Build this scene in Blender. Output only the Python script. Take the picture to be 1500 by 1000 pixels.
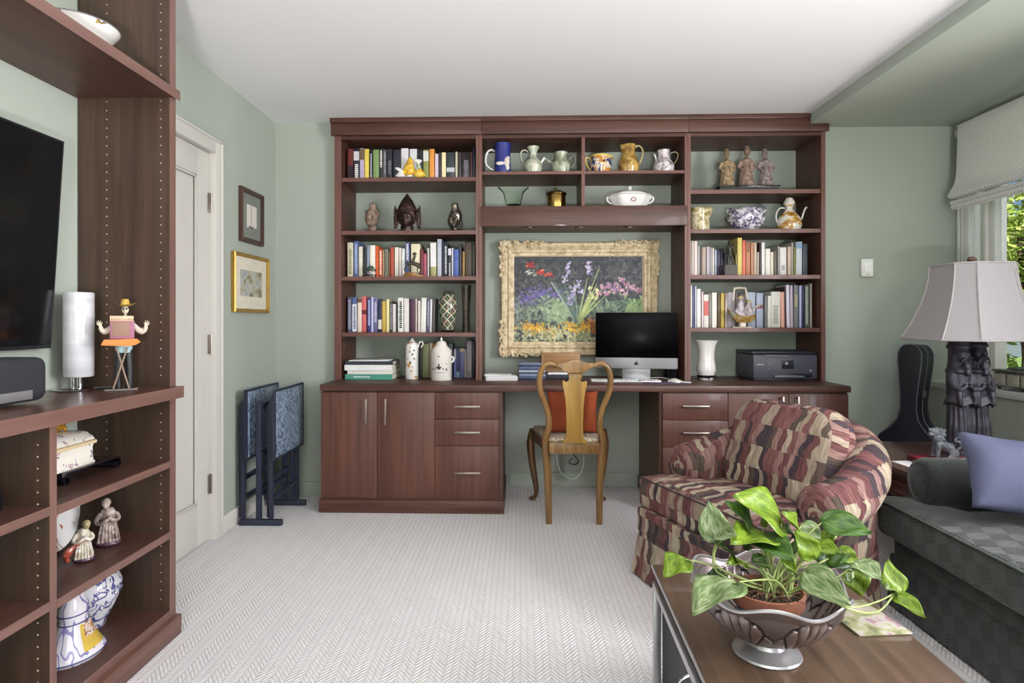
import bpy, bmesh, math, random
import numpy as np
from mathutils import Vector, Matrix
random.seed(7)
for _o in list(bpy.data.objects):
    bpy.data.objects.remove(_o)
sc = bpy.context.scene
COL = sc.collection
PI = math.pi

# ------------------------------------------------------------------ camera
F = 905.0; TH = 0.0306; CX = 762 - F * math.tan(TH); CY = 470.6; H = 1.145
cam = bpy.data.cameras.new('camera')
cam.sensor_width = 36.0; cam.sensor_fit = 'HORIZONTAL'
cam.lens = F / 1500 * 36.0
cam.shift_x = (750 - CX) / 1500
cam.shift_y = (CY - 500) / 1500
cam.clip_start = 0.05; cam.clip_end = 200
camo = bpy.data.objects.new('camera', cam); COL.objects.link(camo)
camo.location = (0, 0, H); camo.rotation_euler = (PI / 2, 0, TH)
sc.camera = camo

# ------------------------------------------------------------------ world, sun, daylight
sc.view_settings.view_transform = 'Standard'
sc.view_settings.look = 'None'
sc.view_settings.gamma = 1.0
sc.view_settings.use_curve_mapping = False
sc.view_settings.exposure = 0.7
sc.cycles.use_denoising = True
sc.cycles.max_bounces = 9; sc.cycles.diffuse_bounces = 6; sc.cycles.glossy_bounces = 4
sc.cycles.transparent_max_bounces = 12; sc.cycles.transmission_bounces = 6
sc.cycles.caustics_reflective = False; sc.cycles.caustics_refractive = False
sc.cycles.sample_clamp_indirect = 6.0
world = bpy.data.worlds.new('sky'); sc.world = world; world.use_nodes = True
wn = world.node_tree; bgn = wn.nodes['Background']
skyt = wn.nodes.new('ShaderNodeTexSky'); skyt.sky_type = 'HOSEK_WILKIE'
skyt.sun_direction = Vector((-0.12, -0.6, 0.79)).normalized(); skyt.turbidity = 3.0; skyt.ground_albedo = 0.35
wn.links.new(skyt.outputs[0], bgn.inputs[0]); bgn.inputs[1].default_value = 1.3
sun = bpy.data.lights.new('sun', 'SUN'); sun.energy = 7.0; sun.angle = 0.01; sun.color = (1, .95, .86)
suno = bpy.data.objects.new('sun', sun); COL.objects.link(suno)
suno.rotation_euler = Vector((-0.12, -0.6, 0.79)).to_track_quat('Z', 'Y').to_euler()
def area(name, loc, tgt, sx, sy, w, col=(1, 1, 1)):
    l = bpy.data.lights.new(name, 'AREA'); l.shape = 'RECTANGLE'; l.size = sx; l.size_y = sy; l.energy = w; l.color = col
    o = bpy.data.objects.new(name, l); COL.objects.link(o); o.location = loc
    o.rotation_euler = (Vector(tgt) - Vector(loc)).to_track_quat('-Z', 'Z').to_euler()
    return o
# soft skylight in the window band along the right wall, outside its panes
area('daylight_side_windows', (3.02, 0.55, 1.50), (1.0, 0.55, 2.15), 5.0, 1.42, 440, (1.0, .985, 1.02))

# ------------------------------------------------------------------ photo pixel -> place on a known plane
_s, _c = math.sin(TH), math.cos(TH)
def ray(px, py):
    u = (px - CX) / F; v = -(py - CY) / F
    return (_c * u - _s, _s * u + _c, v)
def onY(px, py, Y):
    d = ray(px, py); t = Y / d[1]; return Vector((d[0] * t, Y, H + d[2] * t))
def onZ(px, py, Z=0.0):
    d = ray(px, py); t = (Z - H) / d[2]; return Vector((d[0] * t, d[1] * t, Z))
def onX(px, py, X):
    d = ray(px, py); t = X / d[0]; return Vector((X, d[1] * t, H + d[2] * t))
def mpp(x, y):            # metres per photo pixel at a place
    return (-_s * x + _c * y) / F

# ------------------------------------------------------------------ mesh helpers
def lin(h):
    h = h.lstrip('#'); out = []
    for i in (0, 2, 4):
        c = int(h[i:i + 2], 16) / 255
        out.append(c / 12.92 if c <= .04045 else ((c + .055) / 1.055) ** 2.4)
    return tuple(out)

class MB:
    def __init__(s):
        s.bm = bmesh.new(); s.uv = s.bm.loops.layers.uv.new('UVMap')
    def box(s, x0, x1, y0, y1, z0, z1, bev=0, mi=0, seg=2):
        vs = [s.bm.verts.new((x, y, z)) for x in (x0, x1) for y in (y0, y1) for z in (z0, z1)]
        fs = [s.bm.faces.new([vs[i] for i in f]) for f in ((0, 1, 3, 2), (4, 6, 7, 5), (0, 4, 5, 1), (2, 3, 7, 6), (0, 2, 6, 4), (1, 5, 7, 3))]
        for f in fs: f.material_index = mi
        if bev > 0:
            es = list({e for f in fs for e in f.edges})
            bmesh.ops.bevel(s.bm, geom=es, offset=bev, segments=seg, profile=.5, affect='EDGES', material=-1)
        return s
    def loft(s, rings, cap=True, closed=True, mi=0, u0=0.0):
        rows = []; us = [u0]
        for r in rings: rows.append([s.bm.verts.new(p) for p in r])
        n = len(rings[0])
        for a, b in zip(rings, rings[1:]):
            us.append(us[-1] + sum((Vector(p) - Vector(q)).length for p, q in zip(a, b)) / n)
        k = n if closed else n - 1
        for i in range(len(rows) - 1):
            vs = [0.0]
            for j in range(k):
                vs.append(vs[-1] + (Vector(rings[i][(j + 1) % n]) - Vector(rings[i][j])).length)
            for j in range(k):
                j2 = (j + 1) % n
                f = s.bm.faces.new((rows[i][j], rows[i][j2], rows[i + 1][j2], rows[i + 1][j])); f.material_index = mi
                for l, uvv in zip(f.loops, ((us[i], vs[j]), (us[i], vs[j + 1]), (us[i + 1], vs[j + 1]), (us[i + 1], vs[j]))):
                    l[s.uv].uv = uvv
        if cap and closed:
            for r in (rows[0], rows[-1]):
                try:
                    f = s.bm.faces.new(r if r is rows[-1] else r[::-1]); f.material_index = mi
                except ValueError: pass
        return s
    def tube(s, pts, r, seg=8, cap=True, mi=0, flat=1.0, closed=False):
        pts = [Vector(p) for p in pts]; n = len(pts)
        rs = r if isinstance(r, (list, tuple)) else [r] * n
        rings = []; up = None
        for i, p in enumerate(pts):
            if closed: t = pts[(i + 1) % n] - pts[i - 1]
            else: t = pts[min(i + 1, n - 1)] - pts[max(i - 1, 0)]
            t = t.normalized() if t.length > 1e-9 else Vector((0, 0, 1))
            if up is None:
                a = Vector((0, 0, 1)) if abs(t.z) < .9 else Vector((1, 0, 0))
                up = (a - t * a.dot(t)).normalized()
            else:
                up = (up - t * up.dot(t)); up = up.normalized() if up.length > 1e-6 else t.orthogonal().normalized()
            b = t.cross(up)
            rings.append([p + up * (math.cos(2 * PI * k / seg) * rs[i]) + b * (math.sin(2 * PI * k / seg) * rs[i] * flat) for k in range(seg)])
        if closed: rings.append(rings[0]); cap = False
        s.loft(rings, cap=cap, mi=mi)
        return s
    def lathe(s, prof, seg=28, c=(0, 0, 0), sx=1, sy=1, fn=None, mi=0, cap=True):
        rings = []
        for r, z in prof:
            ring = []
            for k in range(seg):
                a = 2 * PI * k / seg
                rr, zz = (r, z) if fn is None else fn(r, z, a)
                ring.append((c[0] + math.cos(a) * rr * sx, c[1] + math.sin(a) * rr * sy, c[2] + zz))
            rings.append(ring)
        s.loft(rings, cap=cap, mi=mi)
        return s
    def sphere(s, c, r, u=14, v=9, rot=None, mi=0, fn=None):
        if not isinstance(r, (tuple, list)): r = (r, r, r)
        R = Matrix.Rotation(rot[1], 3, rot[0]) if rot else None
        rings = []
        for i in range(v + 1):
            t = PI * i / v
            ring = []
            for k in range(u):
                a = 2 * PI * k / u
                st = max(math.sin(t), 1e-3)
                p = Vector((st * math.cos(a) * r[0], st * math.sin(a) * r[1], -math.cos(t) * r[2]))
                if fn: p = Vector(fn(p))
                if R: p = R @ p
                ring.append(Vector(c) + p)
            rings.append(ring)
        s.loft(rings, cap=True, mi=mi)
        return s
    def prism(s, pts, a0, a1, axis='y', mi=0, bev=0):
        def P(p, a):
            return {'y': (p[0], a, p[1]), 'x': (a, p[0], p[1]), 'z': (p[0], p[1], a)}[axis]
        A = [s.bm.verts.new(P(p, a0)) for p in pts]; B = [s.bm.verts.new(P(p, a1)) for p in pts]
        n = len(pts); fs = []
        for i in range(n):
            fs.append(s.bm.faces.new((A[i], A[(i + 1) % n], B[(i + 1) % n], B[i])))
        fs.append(s.bm.faces.new(A[::-1])); fs.append(s.bm.faces.new(B))
        for f in fs: f.material_index = mi
        if bev:
            es = list(set(fs[-1].edges) | set(fs[-2].edges))
            bmesh.ops.bevel(s.bm, geom=es, offset=bev, segments=2, profile=.5, affect='EDGES', material=-1)
        return s
    def grid(s, fn, nu, nv, mi=0):
        V = [[s.bm.verts.new(fn(i / nu, j / nv)) for j in range(nv + 1)] for i in range(nu + 1)]
        for i in range(nu):
            for j in range(nv):
                f = s.bm.faces.new((V[i][j], V[i + 1][j], V[i + 1][j + 1], V[i][j + 1])); f.material_index = mi
                for l, q in zip(f.loops, ((i, j), (i + 1, j), (i + 1, j + 1), (i, j + 1))):
                    l[s.uv].uv = (q[0] / nu, q[1] / nv)
        return s
    def boxuv(s):
        s.bm.normal_update()
        for f in s.bm.faces:
            n = f.normal; a = max(range(3), key=lambda i: abs(n[i]))
            for l in f.loops:
                c = l.vert.co
                l[s.uv].uv = ((c.y, c.z), (c.x, c.z), (c.x, c.y))[a]
        return s
    def build(s, name, mat, parent=None, angle=40, loc=None):
        bmesh.ops.recalc_face_normals(s.bm, faces=s.bm.faces)
        me = bpy.data.meshes.new(name); s.bm.to_mesh(me); s.bm.free()
        for m in (mat if isinstance(mat, (list, tuple)) else [mat]): me.materials.append(m)
        me.polygons.foreach_set('use_smooth', [True] * len(me.polygons))
        if angle < 180: me.set_sharp_from_angle(angle=math.radians(angle))
        o = bpy.data.objects.new(name, me); COL.objects.link(o)
        if parent: o.parent = parent
        if loc: o.location = loc
        return o
def box(name, mat, parent, x0, x1, y0, y1, z0, z1, bev=.002, **k):
    return MB().box(x0, x1, y0, y1, z0, z1, bev).build(name, mat, parent, **k)
def tag(o, label, cat, group=None, kind=None):
    o['label'] = label; o['category'] = cat
    if group: o['group'] = group
    if kind: o['kind'] = kind
    return o
def thing(name, label, cat, loc=(0, 0, 0), rotz=0, group=None, kind=None):
    o = bpy.data.objects.new(name, None); COL.objects.link(o)
    o.empty_display_size = .05; o.location = loc; o.rotation_euler = (0, 0, rotz)
    return tag(o, label, cat, group, kind)
def plabel(o, label):
    o['label'] = label; return o
def blob(name, mat, parent, mb, voxel, smooth=4):
    """several overlapping lumps fused into one carved surface"""
    o = mb.build(name, mat, parent, angle=180)
    r = o.modifiers.new('fuse', 'REMESH'); r.mode = 'VOXEL'; r.voxel_size = voxel; r.use_smooth_shade = True
    if smooth:
        q = o.modifiers.new('soften', 'SMOOTH'); q.factor = .5; q.iterations = smooth
    return o

# ------------------------------------------------------------------ materials (all procedural)
MATS = {}
def base(name, rough=.5, metal=0.0, spec=.5):
    m = bpy.data.materials.new(name); m.use_nodes = True
    b = m.node_tree.nodes['Principled BSDF']
    b.inputs['Roughness'].default_value = rough; b.inputs['Metallic'].default_value = metal
    b.inputs['Specular IOR Level'].default_value = spec
    return m, m.node_tree, b
def M(name, hx, rough=.5, metal=0.0, spec=.5, var=.06, vs=25, bump=0.0, bs=200, coat=0):
    if name in MATS: return MATS[name]
    m, nt, b = base(name, rough, metal, spec)
    c = lin(hx)
    tc = nt.nodes.new('ShaderNodeTexCoord')
    n = nt.nodes.new('ShaderNodeTexNoise'); n.inputs['Scale'].default_value = vs; n.inputs['Detail'].default_value = 3
    nt.links.new(tc.outputs['Object'], n.inputs['Vector'])
    r = nt.nodes.new('ShaderNodeValToRGB')
    r.color_ramp.elements[0].position = .3; r.color_ramp.elements[1].position = .7
    r.color_ramp.elements[0].color = tuple(v * (1 - var) for v in c) + (1,)
    r.color_ramp.elements[1].color = tuple(min(1, v * (1 + var)) for v in c) + (1,)
    nt.links.new(n.outputs['Fac'], r.inputs['Fac']); nt.links.new(r.outputs[0], b.inputs['Base Color'])
    if bump:
        n2 = nt.nodes.new('ShaderNodeTexNoise'); n2.inputs['Scale'].default_value = bs; n2.inputs['Detail'].default_value = 2
        nt.links.new(tc.outputs['Object'], n2.inputs['Vector'])
        bp = nt.nodes.new('ShaderNodeBump'); bp.inputs['Strength'].default_value = bump; bp.inputs['Distance'].default_value = .004
        nt.links.new(n2.outputs['Fac'], bp.inputs['Height']); nt.links.new(bp.outputs[0], b.inputs['Normal'])
    if coat: b.inputs['Coat Weight'].default_value = coat
    MATS[name] = m; return m
def ramp_mat(name, stops, scale=10, stretch=(1, 1, 1), detail=3, dist=0.0, rough=.5, metal=0.0, const=False, tex='NOISE',
             bump=0.0, coords='Object', spec=.5, coat=0, feature='F1', colour_out=False, rotz=0, bdist=.003):
    """colour ramp over a noise / voronoi / wave texture"""
    if name in MATS: return MATS[name]
    m, nt, b = base(name, rough, metal, spec)
    tc = nt.nodes.new('ShaderNodeTexCoord'); mp = nt.nodes.new('ShaderNodeMapping')
    mp.inputs['Scale'].default_value = stretch; mp.inputs['Rotation'].default_value = (0, 0, rotz)
    nt.links.new(tc.outputs[coords], mp.inputs['Vector'])
    if tex == 'NOISE':
        t = nt.nodes.new('ShaderNodeTexNoise'); t.inputs['Detail'].default_value = detail; t.inputs['Distortion'].default_value = dist; out = t.outputs['Fac']
    elif tex == 'VORONOI':
        t = nt.nodes.new('ShaderNodeTexVoronoi'); t.feature = feature
        out = t.outputs['Distance']
        if colour_out:
            sp = nt.nodes.new('ShaderNodeSeparateColor'); nt.links.new(t.outputs['Color'], sp.inputs[0]); out = sp.outputs[0]
    else:
        t = nt.nodes.new('ShaderNodeTexWave'); t.inputs['Distortion'].default_value = dist; t.inputs['Detail'].default_value = detail; out = t.outputs['Fac']
    t.inputs['Scale'].default_value = scale
    nt.links.new(mp.outputs[0], t.inputs['Vector'])
    r = nt.nodes.new('ShaderNodeValToRGB'); cr = r.color_ramp
    if const: cr.interpolation = 'CONSTANT'
    while len(cr.elements) < len(stops): cr.elements.new(.5)
    for e, (p, h) in zip(cr.elements, stops): e.position = p; e.color = lin(h) + (1,)
    nt.links.new(out, r.inputs['Fac']); nt.links.new(r.outputs[0], b.inputs['Base Color'])
    if bump:
        bp = nt.nodes.new('ShaderNodeBump'); bp.inputs['Strength'].default_value = bump; bp.inputs['Distance'].default_value = bdist
        nt.links.new(out, bp.inputs['Height']); nt.links.new(bp.outputs[0], b.inputs['Normal'])
    if coat: b.inputs['Coat Weight'].default_value = coat
    MATS[name] = m; return m
def math_node(nt, op, a, b=None, c=None):
    n = nt.nodes.new('ShaderNodeMath'); n.operation = op
    for i, v in enumerate((a, b, c)):
        if v is None: continue
        if isinstance(v, (int, float)): n.inputs[i].default_value = v
        else: nt.links.new(v, n.inputs[i])
    return n.outputs[0]
def wood(name, dark, mid, light, axis='z', rough=.48, k=1.0, coat=.05):
    st = {'x': (1.2, 26, 26), 'y': (26, 1.2, 26), 'z': (26, 26, 1.2)}[axis]
    return ramp_mat(name, [(.25, dark), (.5, mid), (.75, light)], scale=1.6 * k, stretch=st, detail=6, dist=.6, rough=rough, coat=coat)
CH = ('3c231b', '503126', '603e32')
cherry_z = wood('cherry_wood_upright', *CH, axis='z')
cherry_x = wood('cherry_wood_lengthwise', *CH, axis='x')
cherry_y = wood('cherry_wood_depthwise', *CH, axis='y')
edge_band = wood('cherry_edge_band', '5c3a32', '6c473e', '7a5349', axis='x', rough=.42)
edge_band_z = wood('cherry_edge_band_upright', '5c3a32', '6c473e', '7a5349', axis='z', rough=.42)
wall_paint = M('sage_wall_paint', 'a5aca1', .75, var=.012, vs=3, bump=.04, bs=300, spec=.25)
ceil_paint = M('white_ceiling_paint', 'e5e4e5', .9, var=.008, vs=2, spec=.2)
white_paint = M('white_gloss_paint', 'ccc9c2', .42, var=.01, vs=4)
steel = M('brushed_steel', '9c948c', .32, 1.0, var=.05, vs=60)
chrome = M('chrome', 'd8d8da', .08, 1.0, var=.01)
black_plastic = M('black_plastic', '16161a', .38, var=.05)
black_lacquer = M('black_lacquer', '15131a', .18, var=.05, coat=.5)
white_glaze = M('white_glaze', 'e9e6e2', .14, var=.02, vs=12, coat=.4)
page_paper = M('page_paper', 'e2dccb', .85, var=.05, vs=90)
# ------------------------------------------------------------------ room shell
XL, YB, YN, NX0, NX1, ZC, ZS, XSOF = -1.61, 4.02, 4.318, -1.207, 1.93, 2.45, 2.388, 1.822
XRL, XG, YREAR = 2.56, 2.78, -2.7
def carpet():
    m, nt, b = base('loop_carpet', .95, 0, .1)
    tc = nt.nodes.new('ShaderNodeTexCoord'); sp = nt.nodes.new('ShaderNodeSeparateXYZ')
    nt.links.new(tc.outputs['Object'], sp.inputs[0])
    w = 0.05
    tri = math_node(nt, 'PINGPONG', sp.outputs[0], w)                 # zigzag across the room
    ph = math_node(nt, 'MULTIPLY_ADD', tri, 1.35, sp.outputs[1])
    sn = math_node(nt, 'SINE', math_node(nt, 'MULTIPLY', ph, 2 * PI / 0.021))
    rib = math_node(nt, 'SINE', math_node(nt, 'MULTIPLY', sp.outputs[0], 2 * PI / w))
    rib2 = math_node(nt, 'ABSOLUTE', rib)
    hgt = math_node(nt, 'MULTIPLY', math_node(nt, 'MULTIPLY_ADD', sn, .5, .5), math_node(nt, 'POWER', rib2, .6))
    no = nt.nodes.new('ShaderNodeTexNoise'); no.inputs['Scale'].default_value = 260; no.inputs['Detail'].default_value = 2
    nt.links.new(tc.outputs['Object'], no.inputs['Vector'])
    hh = math_node(nt, 'MULTIPLY_ADD', no.outputs['Fac'], .35, hgt)
    r = nt.nodes.new('ShaderNodeValToRGB')
    r.color_ramp.elements[0].position = .1; r.color_ramp.elements[0].color = lin('c6c2c2') + (1,)
    r.color_ramp.elements[1].position = .75; r.color_ramp.elements[1].color = lin('e6e4e5') + (1,)
    nt.links.new(hh, r.inputs['Fac']); nt.links.new(r.outputs[0], b.inputs['Base Color'])
    bp = nt.nodes.new('ShaderNodeBump'); bp.inputs['Strength'].default_value = .55; bp.inputs['Distance'].default_value = .006
    nt.links.new(hh, bp.inputs['Height']); nt.links.new(bp.outputs[0], b.inputs['Normal'])
    return m
def struct(o, label, cat):
    return tag(o, label, cat, kind='structure')
struct(box('floor', carpet(), None, XL - .12, XG + .06, YREAR - .1, YN + .12, -.06, 0, 0), 'off-white chevron loop carpet covering the whole room', 'carpet')
struct(box('ceiling', ceil_paint, None, XL - .12, XG + .3, YREAR - .1, YN + .12, ZC, ZC + .1, 0), 'smooth white painted ceiling', 'ceiling')
struct(box('ceiling_soffit', wall_paint, None, XSOF, XG + .3, YREAR - .1, YB, ZS, ZC, 0), 'lowered sage green soffit along the window side', 'soffit')
# back wall with the shallow recess that takes the desk wall
mb = MB()
mb.box(XL - .12, NX0, YB, YN + .1, 0, ZC); mb.box(NX1, XG + .3, YB, YN + .1, 0, ZC); mb.box(NX0, NX1, YN, YN + .1, 0, ZC)
struct(mb.build('wall_back', wall_paint, None), 'sage green back wall with the recess behind the desk', 'wall')
DY0, DY1, DZ = 2.40, 3.195, 2.03
mb = MB()
mb.box(XL - .12, XL, YREAR, DY0, 0, ZC); mb.box(XL - .12, XL, DY1, YB, 0, ZC); mb.box(XL - .12, XL, DY0, DY1, DZ, ZC)
struct(mb.build('wall_left', wall_paint, None), 'sage green left wall with a white door', 'wall')
mb = MB()
mb.box(XRL, XG + .1, YREAR, YB, 0, .742)
mb.box(XG - .02, XG + .1, YREAR, YB, 2.3, ZS)
struct(mb.build('wall_right', wall_paint, None), 'low sage green wall under the windows', 'wall')
mb = MB(); mb.box(XL - .12, XG + .1, YREAR - .1, YREAR, 0, ZC)
struct(mb.build('wall_rear', wall_paint, None), 'plain sage green wall opposite the desk', 'wall')
# glass that lets daylight straight through with a faint reflection
def glass_mat(name, refl=.06, tint=(1, 1, 1)):
    m = bpy.data.materials.new(name); m.use_nodes = True; nt = m.node_tree; nt.nodes.clear()
    o = nt.nodes.new('ShaderNodeOutputMaterial'); t = nt.nodes.new('ShaderNodeBsdfTransparent'); g = nt.nodes.new('ShaderNodeBsdfGlossy')
    t.inputs[0].default_value = tint + (1,); g.inputs['Roughness'].default_value = .02
    mx = nt.nodes.new('ShaderNodeMixShader'); fr = nt.nodes.new('ShaderNodeLayerWeight'); fr.inputs[0].default_value = refl
    nt.links.new(fr.outputs['Fresnel'], mx.inputs[0]); nt.links.new(t.outputs[0], mx.inputs[1]); nt.links.new(g.outputs[0], mx.inputs[2])
    nt.links.new(mx.outputs[0], o.inputs[0]); return m
pane_glass = glass_mat('window_glass', .04)
alu = M('window_frame_paint', 'c9cbc9', .4, var=.02)
# window band on the right
w1 = thing('window_1', 'long window band with pale metal frames above the sill', 'window', kind='structure')
box('window_sill', M('sill_paint', 'd8d8d6', .4, var=.02), w1, XRL - .02, XG + .02, YREAR, YB - .004, .742, .778, .004)
fz0, fz1 = .778, 2.30
posts = [3.99, 3.73, 2.55, 1.35, .15, -1.05, -2.25]
for i, y in enumerate(posts):
    wd = .10 if i == 0 else .05
    box('window_post', alu, w1, XG - .02, XG + .05, y - wd, y, fz0, fz1, .003)
    if i: box('window_bead', white_paint, w1, XG - .045, XG - .021, y - .012, y + .006, fz0, fz1, .002)
for a, bb in zip(posts, posts[1:] + [YREAR]):
    wd = .10 if a == 3.99 else .05
    y1, y0 = a - wd, bb
    box('window_rail', alu, w1, XG - .012, XG + .04, y0, y1, fz0, fz0 + .05, .002)
    box('window_rail', alu, w1, XG - .012, XG + .04, y0, y1, fz1 - .05, fz1, .002)
    box('pane', pane_glass, w1, XG + .012, XG + .018, y0, y1, fz0 + .05, fz1 - .05, 0)
# door
d1 = thing('door_1', 'white panelled door with steel hinges in the left wall', 'door', kind='structure')
mb = MB(); X0, X1 = XL - .055, XL - .018
py0, py1, pz0, pz1 = DY0 + .12, 3.072, .215, 1.885
mb.box(X0, X1, DY0 + .004, py0, .008, DZ - .006, .002); mb.box(X0, X1, py1, DY1 - .006, .008, DZ - .006, .002)
mb.box(X0, X1, py0, py1, .008, pz0, .002); mb.box(X0, X1, py0, py1, pz1, DZ - .006, .002)
mb.build('door_leaf', white_paint, d1)
mb = MB(); mb.box(X0 + .004, X1 - .019, py0 - .002, py1 + .002, pz0 - .002, pz1 + .002)
mb.build('door_panel', white_paint, d1)
mb = MB()
for a in ((py0, py1, pz1 - .012, pz1), (py0, py1, pz0, pz0 + .012), (py0, py0 + .012, pz0, pz1), (py1 - .012, py1, pz0, pz1)):
    mb.box(X1 - .013, X1 - .004, *a, .003)
mb.build('panel_moulding', white_paint, d1)
for z in (1.765, 1.025, .295):
    hg = MB(); hg.box(XL - .019, XL - .012, DY1 - .024, DY1 + .004, z - .05, z + .05, .001)
    hg.tube([(XL - .010, DY1 - .002, z - .052), (XL - .010, DY1 - .002, z + .052)], .007, 10)
    hg.build('hinge', steel, d1)
mb = MB(); cw = .072
for y0, y1, z0, z1 in ((DY1 - .004, DY1 + cw, 0, DZ + cw), (DY0 - cw, DY0 + .002, 0, DZ + cw), (DY0, DY1, DZ - .004, DZ + cw)):
    mb.box(XL - .1, XL + .016, y0, y1, z0, z1, .003)
mb.box(XL - .06, XL + .022, DY1 + cw - .014, DY1 + cw, 0, DZ + cw, .003); mb.box(XL - .06, XL + .022, DY0 - cw, DY1 + cw, DZ + cw - .014, DZ + cw, .003)
struct(mb.build('trim_1', white_paint, None), 'white painted casing around the door', 'trim')
# baseboards
bbp = wall_paint
def bboard(name, label, *a, mat=None):
    mb = MB()
    for q in a:
        mb.box(*q, 0, .095, .002)
    return struct(mb.build(name, mat or bbp, None), label, 'baseboard')
bboard('baseboard_left', 'white baseboard between the door casing and the corner', (XL + .0005, XL + .014, DY1 + cw + .001, YB - .016), mat=white_paint)
bboard('baseboard_back', 'sage baseboard along the back wall and recess', (XL + .001, NX0 - .03, YB - .014, YB - .0005), (-.07, .79, YN - .014, YN - .0005), (NX1 + .01, XRL - .002, YB - .014, YB - .0005))
bboard('baseboard_right', 'sage baseboard below the windows', (XRL - .014, XRL - .0005, YREAR + .01, YB - .016))

# ------------------------------------------------------------------ desk wall: bookcases, hutch, counter, cabinets
YF, YK = 3.955, YN - .003
BX = [-1.199, -1.154, -.284, -.245, .392, .413, 1.044, 1.082, 1.897, 1.923]
ZT = 2.32
def pins(parent, name, x, ys, zs, nx):
    mb = MB()
    for y in ys:
        for z in zs:
            mb.tube([(x, y, z), (x + nx * .0008, y, z)], .0028, 6)
    o = mb.build(name, M('shelf_pin_hole', 'b7a79c', .5), parent); o['kind'] = 'stuff'; return o
ZCT = .768
def bookcase(label, xl0, xl1, xr0, xr1, shelves, th=.025):
    t = thing('bookcase', label, 'bookcase', (0, 0, 0))
    for a, bb in ((xl0, xl1), (xr0, xr1)):
        mb = MB(); mb.box(a, bb, YF + .0015, YK, ZCT + .0005, ZT + .02); mb.build('side_panel', cherry_z, t)
        box('edge_band', edge_band_z, t, a, bb, YF, YF + .0014, ZCT + .0005, ZT + .02, 0)
    mb = MB(); mb.box(xl1, xr0, YF + .006, YK, ZT, ZT + .02); mb.build('top_panel', cherry_x, t)
    for z in shelves:
        sh = box('shelf', cherry_x, t, xl1 + .0005, xr0 - .0005, YF + .0095, YK, z - th, z, 0)
        box('edge_band', edge_band, sh, xl1 + .0005, xr0 - .0005, YF + .008, YF + .0094, z - th, z, 0)
    pins(t, 'pin_holes', xl1 + .0003, (YF + .06, YK - .07), [.85 + .064 * i for i in range(22)], 1)
    return t
SL = [1.073, 1.435, 1.73, 2.073]; SR = [1.104, 1.439, 1.731, 1.981]
bookcase('tall cherry bookcase at the door end of the desk wall', BX[0], BX[1], BX[2], (BX[2] + BX[3]) / 2 - .0005, SL)
bookcase('tall cherry bookcase at the window end of the desk wall', (BX[6] + BX[7]) / 2 + .0005, BX[7], BX[8], BX[9], SR)
hut = thing('hutch', 'open cherry hutch of four cubbies bridging the two bookcases', 'hutch')
hx0, hx1 = (BX[2] + BX[3]) / 2 + .0005, (BX[6] + BX[7]) / 2 - .0005
for a, bb in ((hx0, BX[3]), (BX[6], hx1)):
    MB().box(a, bb, YF + .0015, YK, ZCT + .0005, ZT + .02).build('side_panel', cherry_z, hut)
    box('edge_band', edge_band_z, hut, a, bb, YF, YF + .0014, ZCT + .0005, ZT + .02, 0)
MB().box(BX[3], BX[6], YF + .006, YK, ZT, ZT + .02).build('top_panel', cherry_x, hut)
box('divider', edge_band_z, hut, BX[4], BX[5], YF + .004, YK, 1.8775, ZT - .0005, 0)
HZ = 2.106
for a, bb in ((BX[3] + .0005, BX[4] - .0005), (BX[5] + .0005, BX[6] - .0005)):
    sh = box('shelf', cherry_x, hut, a, bb, YF + .0075, YK, HZ - .019, HZ, 0)
    box('edge_band', edge_band, sh, a, bb, YF + .006, YF + .0074, HZ - .019, HZ, 0)
HB = 1.877
box('bottom_panel', cherry_x, hut, BX[3] + .0005, BX[6] - .0005, YF + .002, YK, 1.762, HB, 0)
box('valance', cherry_x, hut, BX[3] - .008, BX[6] + .012, YF - .02, YF - .0002, 1.753, HB + .001, .002)
for px in (775, 850, 921):
    p = onY(px, 333, 4.07)
    q = MB(); q.lathe([(.0, 1.7625), (.034, 1.7625), (.034, 1.755), (.028, 1.752), (.024, 1.756), (.0, 1.756)], 20, (p.x, 4.07, 0))
    q.build('puck_light', steel, hut)
# cornice (notched under the soffit)
cor = thing('cornice', 'cherry cornice board running along the top of the bookcases', 'cornice')
for a, bb in ((BX[0] - .018, BX[3] - .002), (BX[3] - .001, BX[6] + .02), (BX[6] + .021, XSOF - .002)):
    box('fascia', cherry_x, cor, a, bb, 3.932, YF + .004, ZT + .0205, ZC - .032, .002)
    box('crown_strip', cherry_x, cor, a - (.004 if a < -1 else 0), bb, 3.922, YF + .006, ZC - .0315, ZC - .001, .003)
box('fascia', cherry_x, cor, XSOF - .0015, BX[9] + .014, 3.932, YF + .004, ZT + .0205, ZS - .002, .002)
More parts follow.
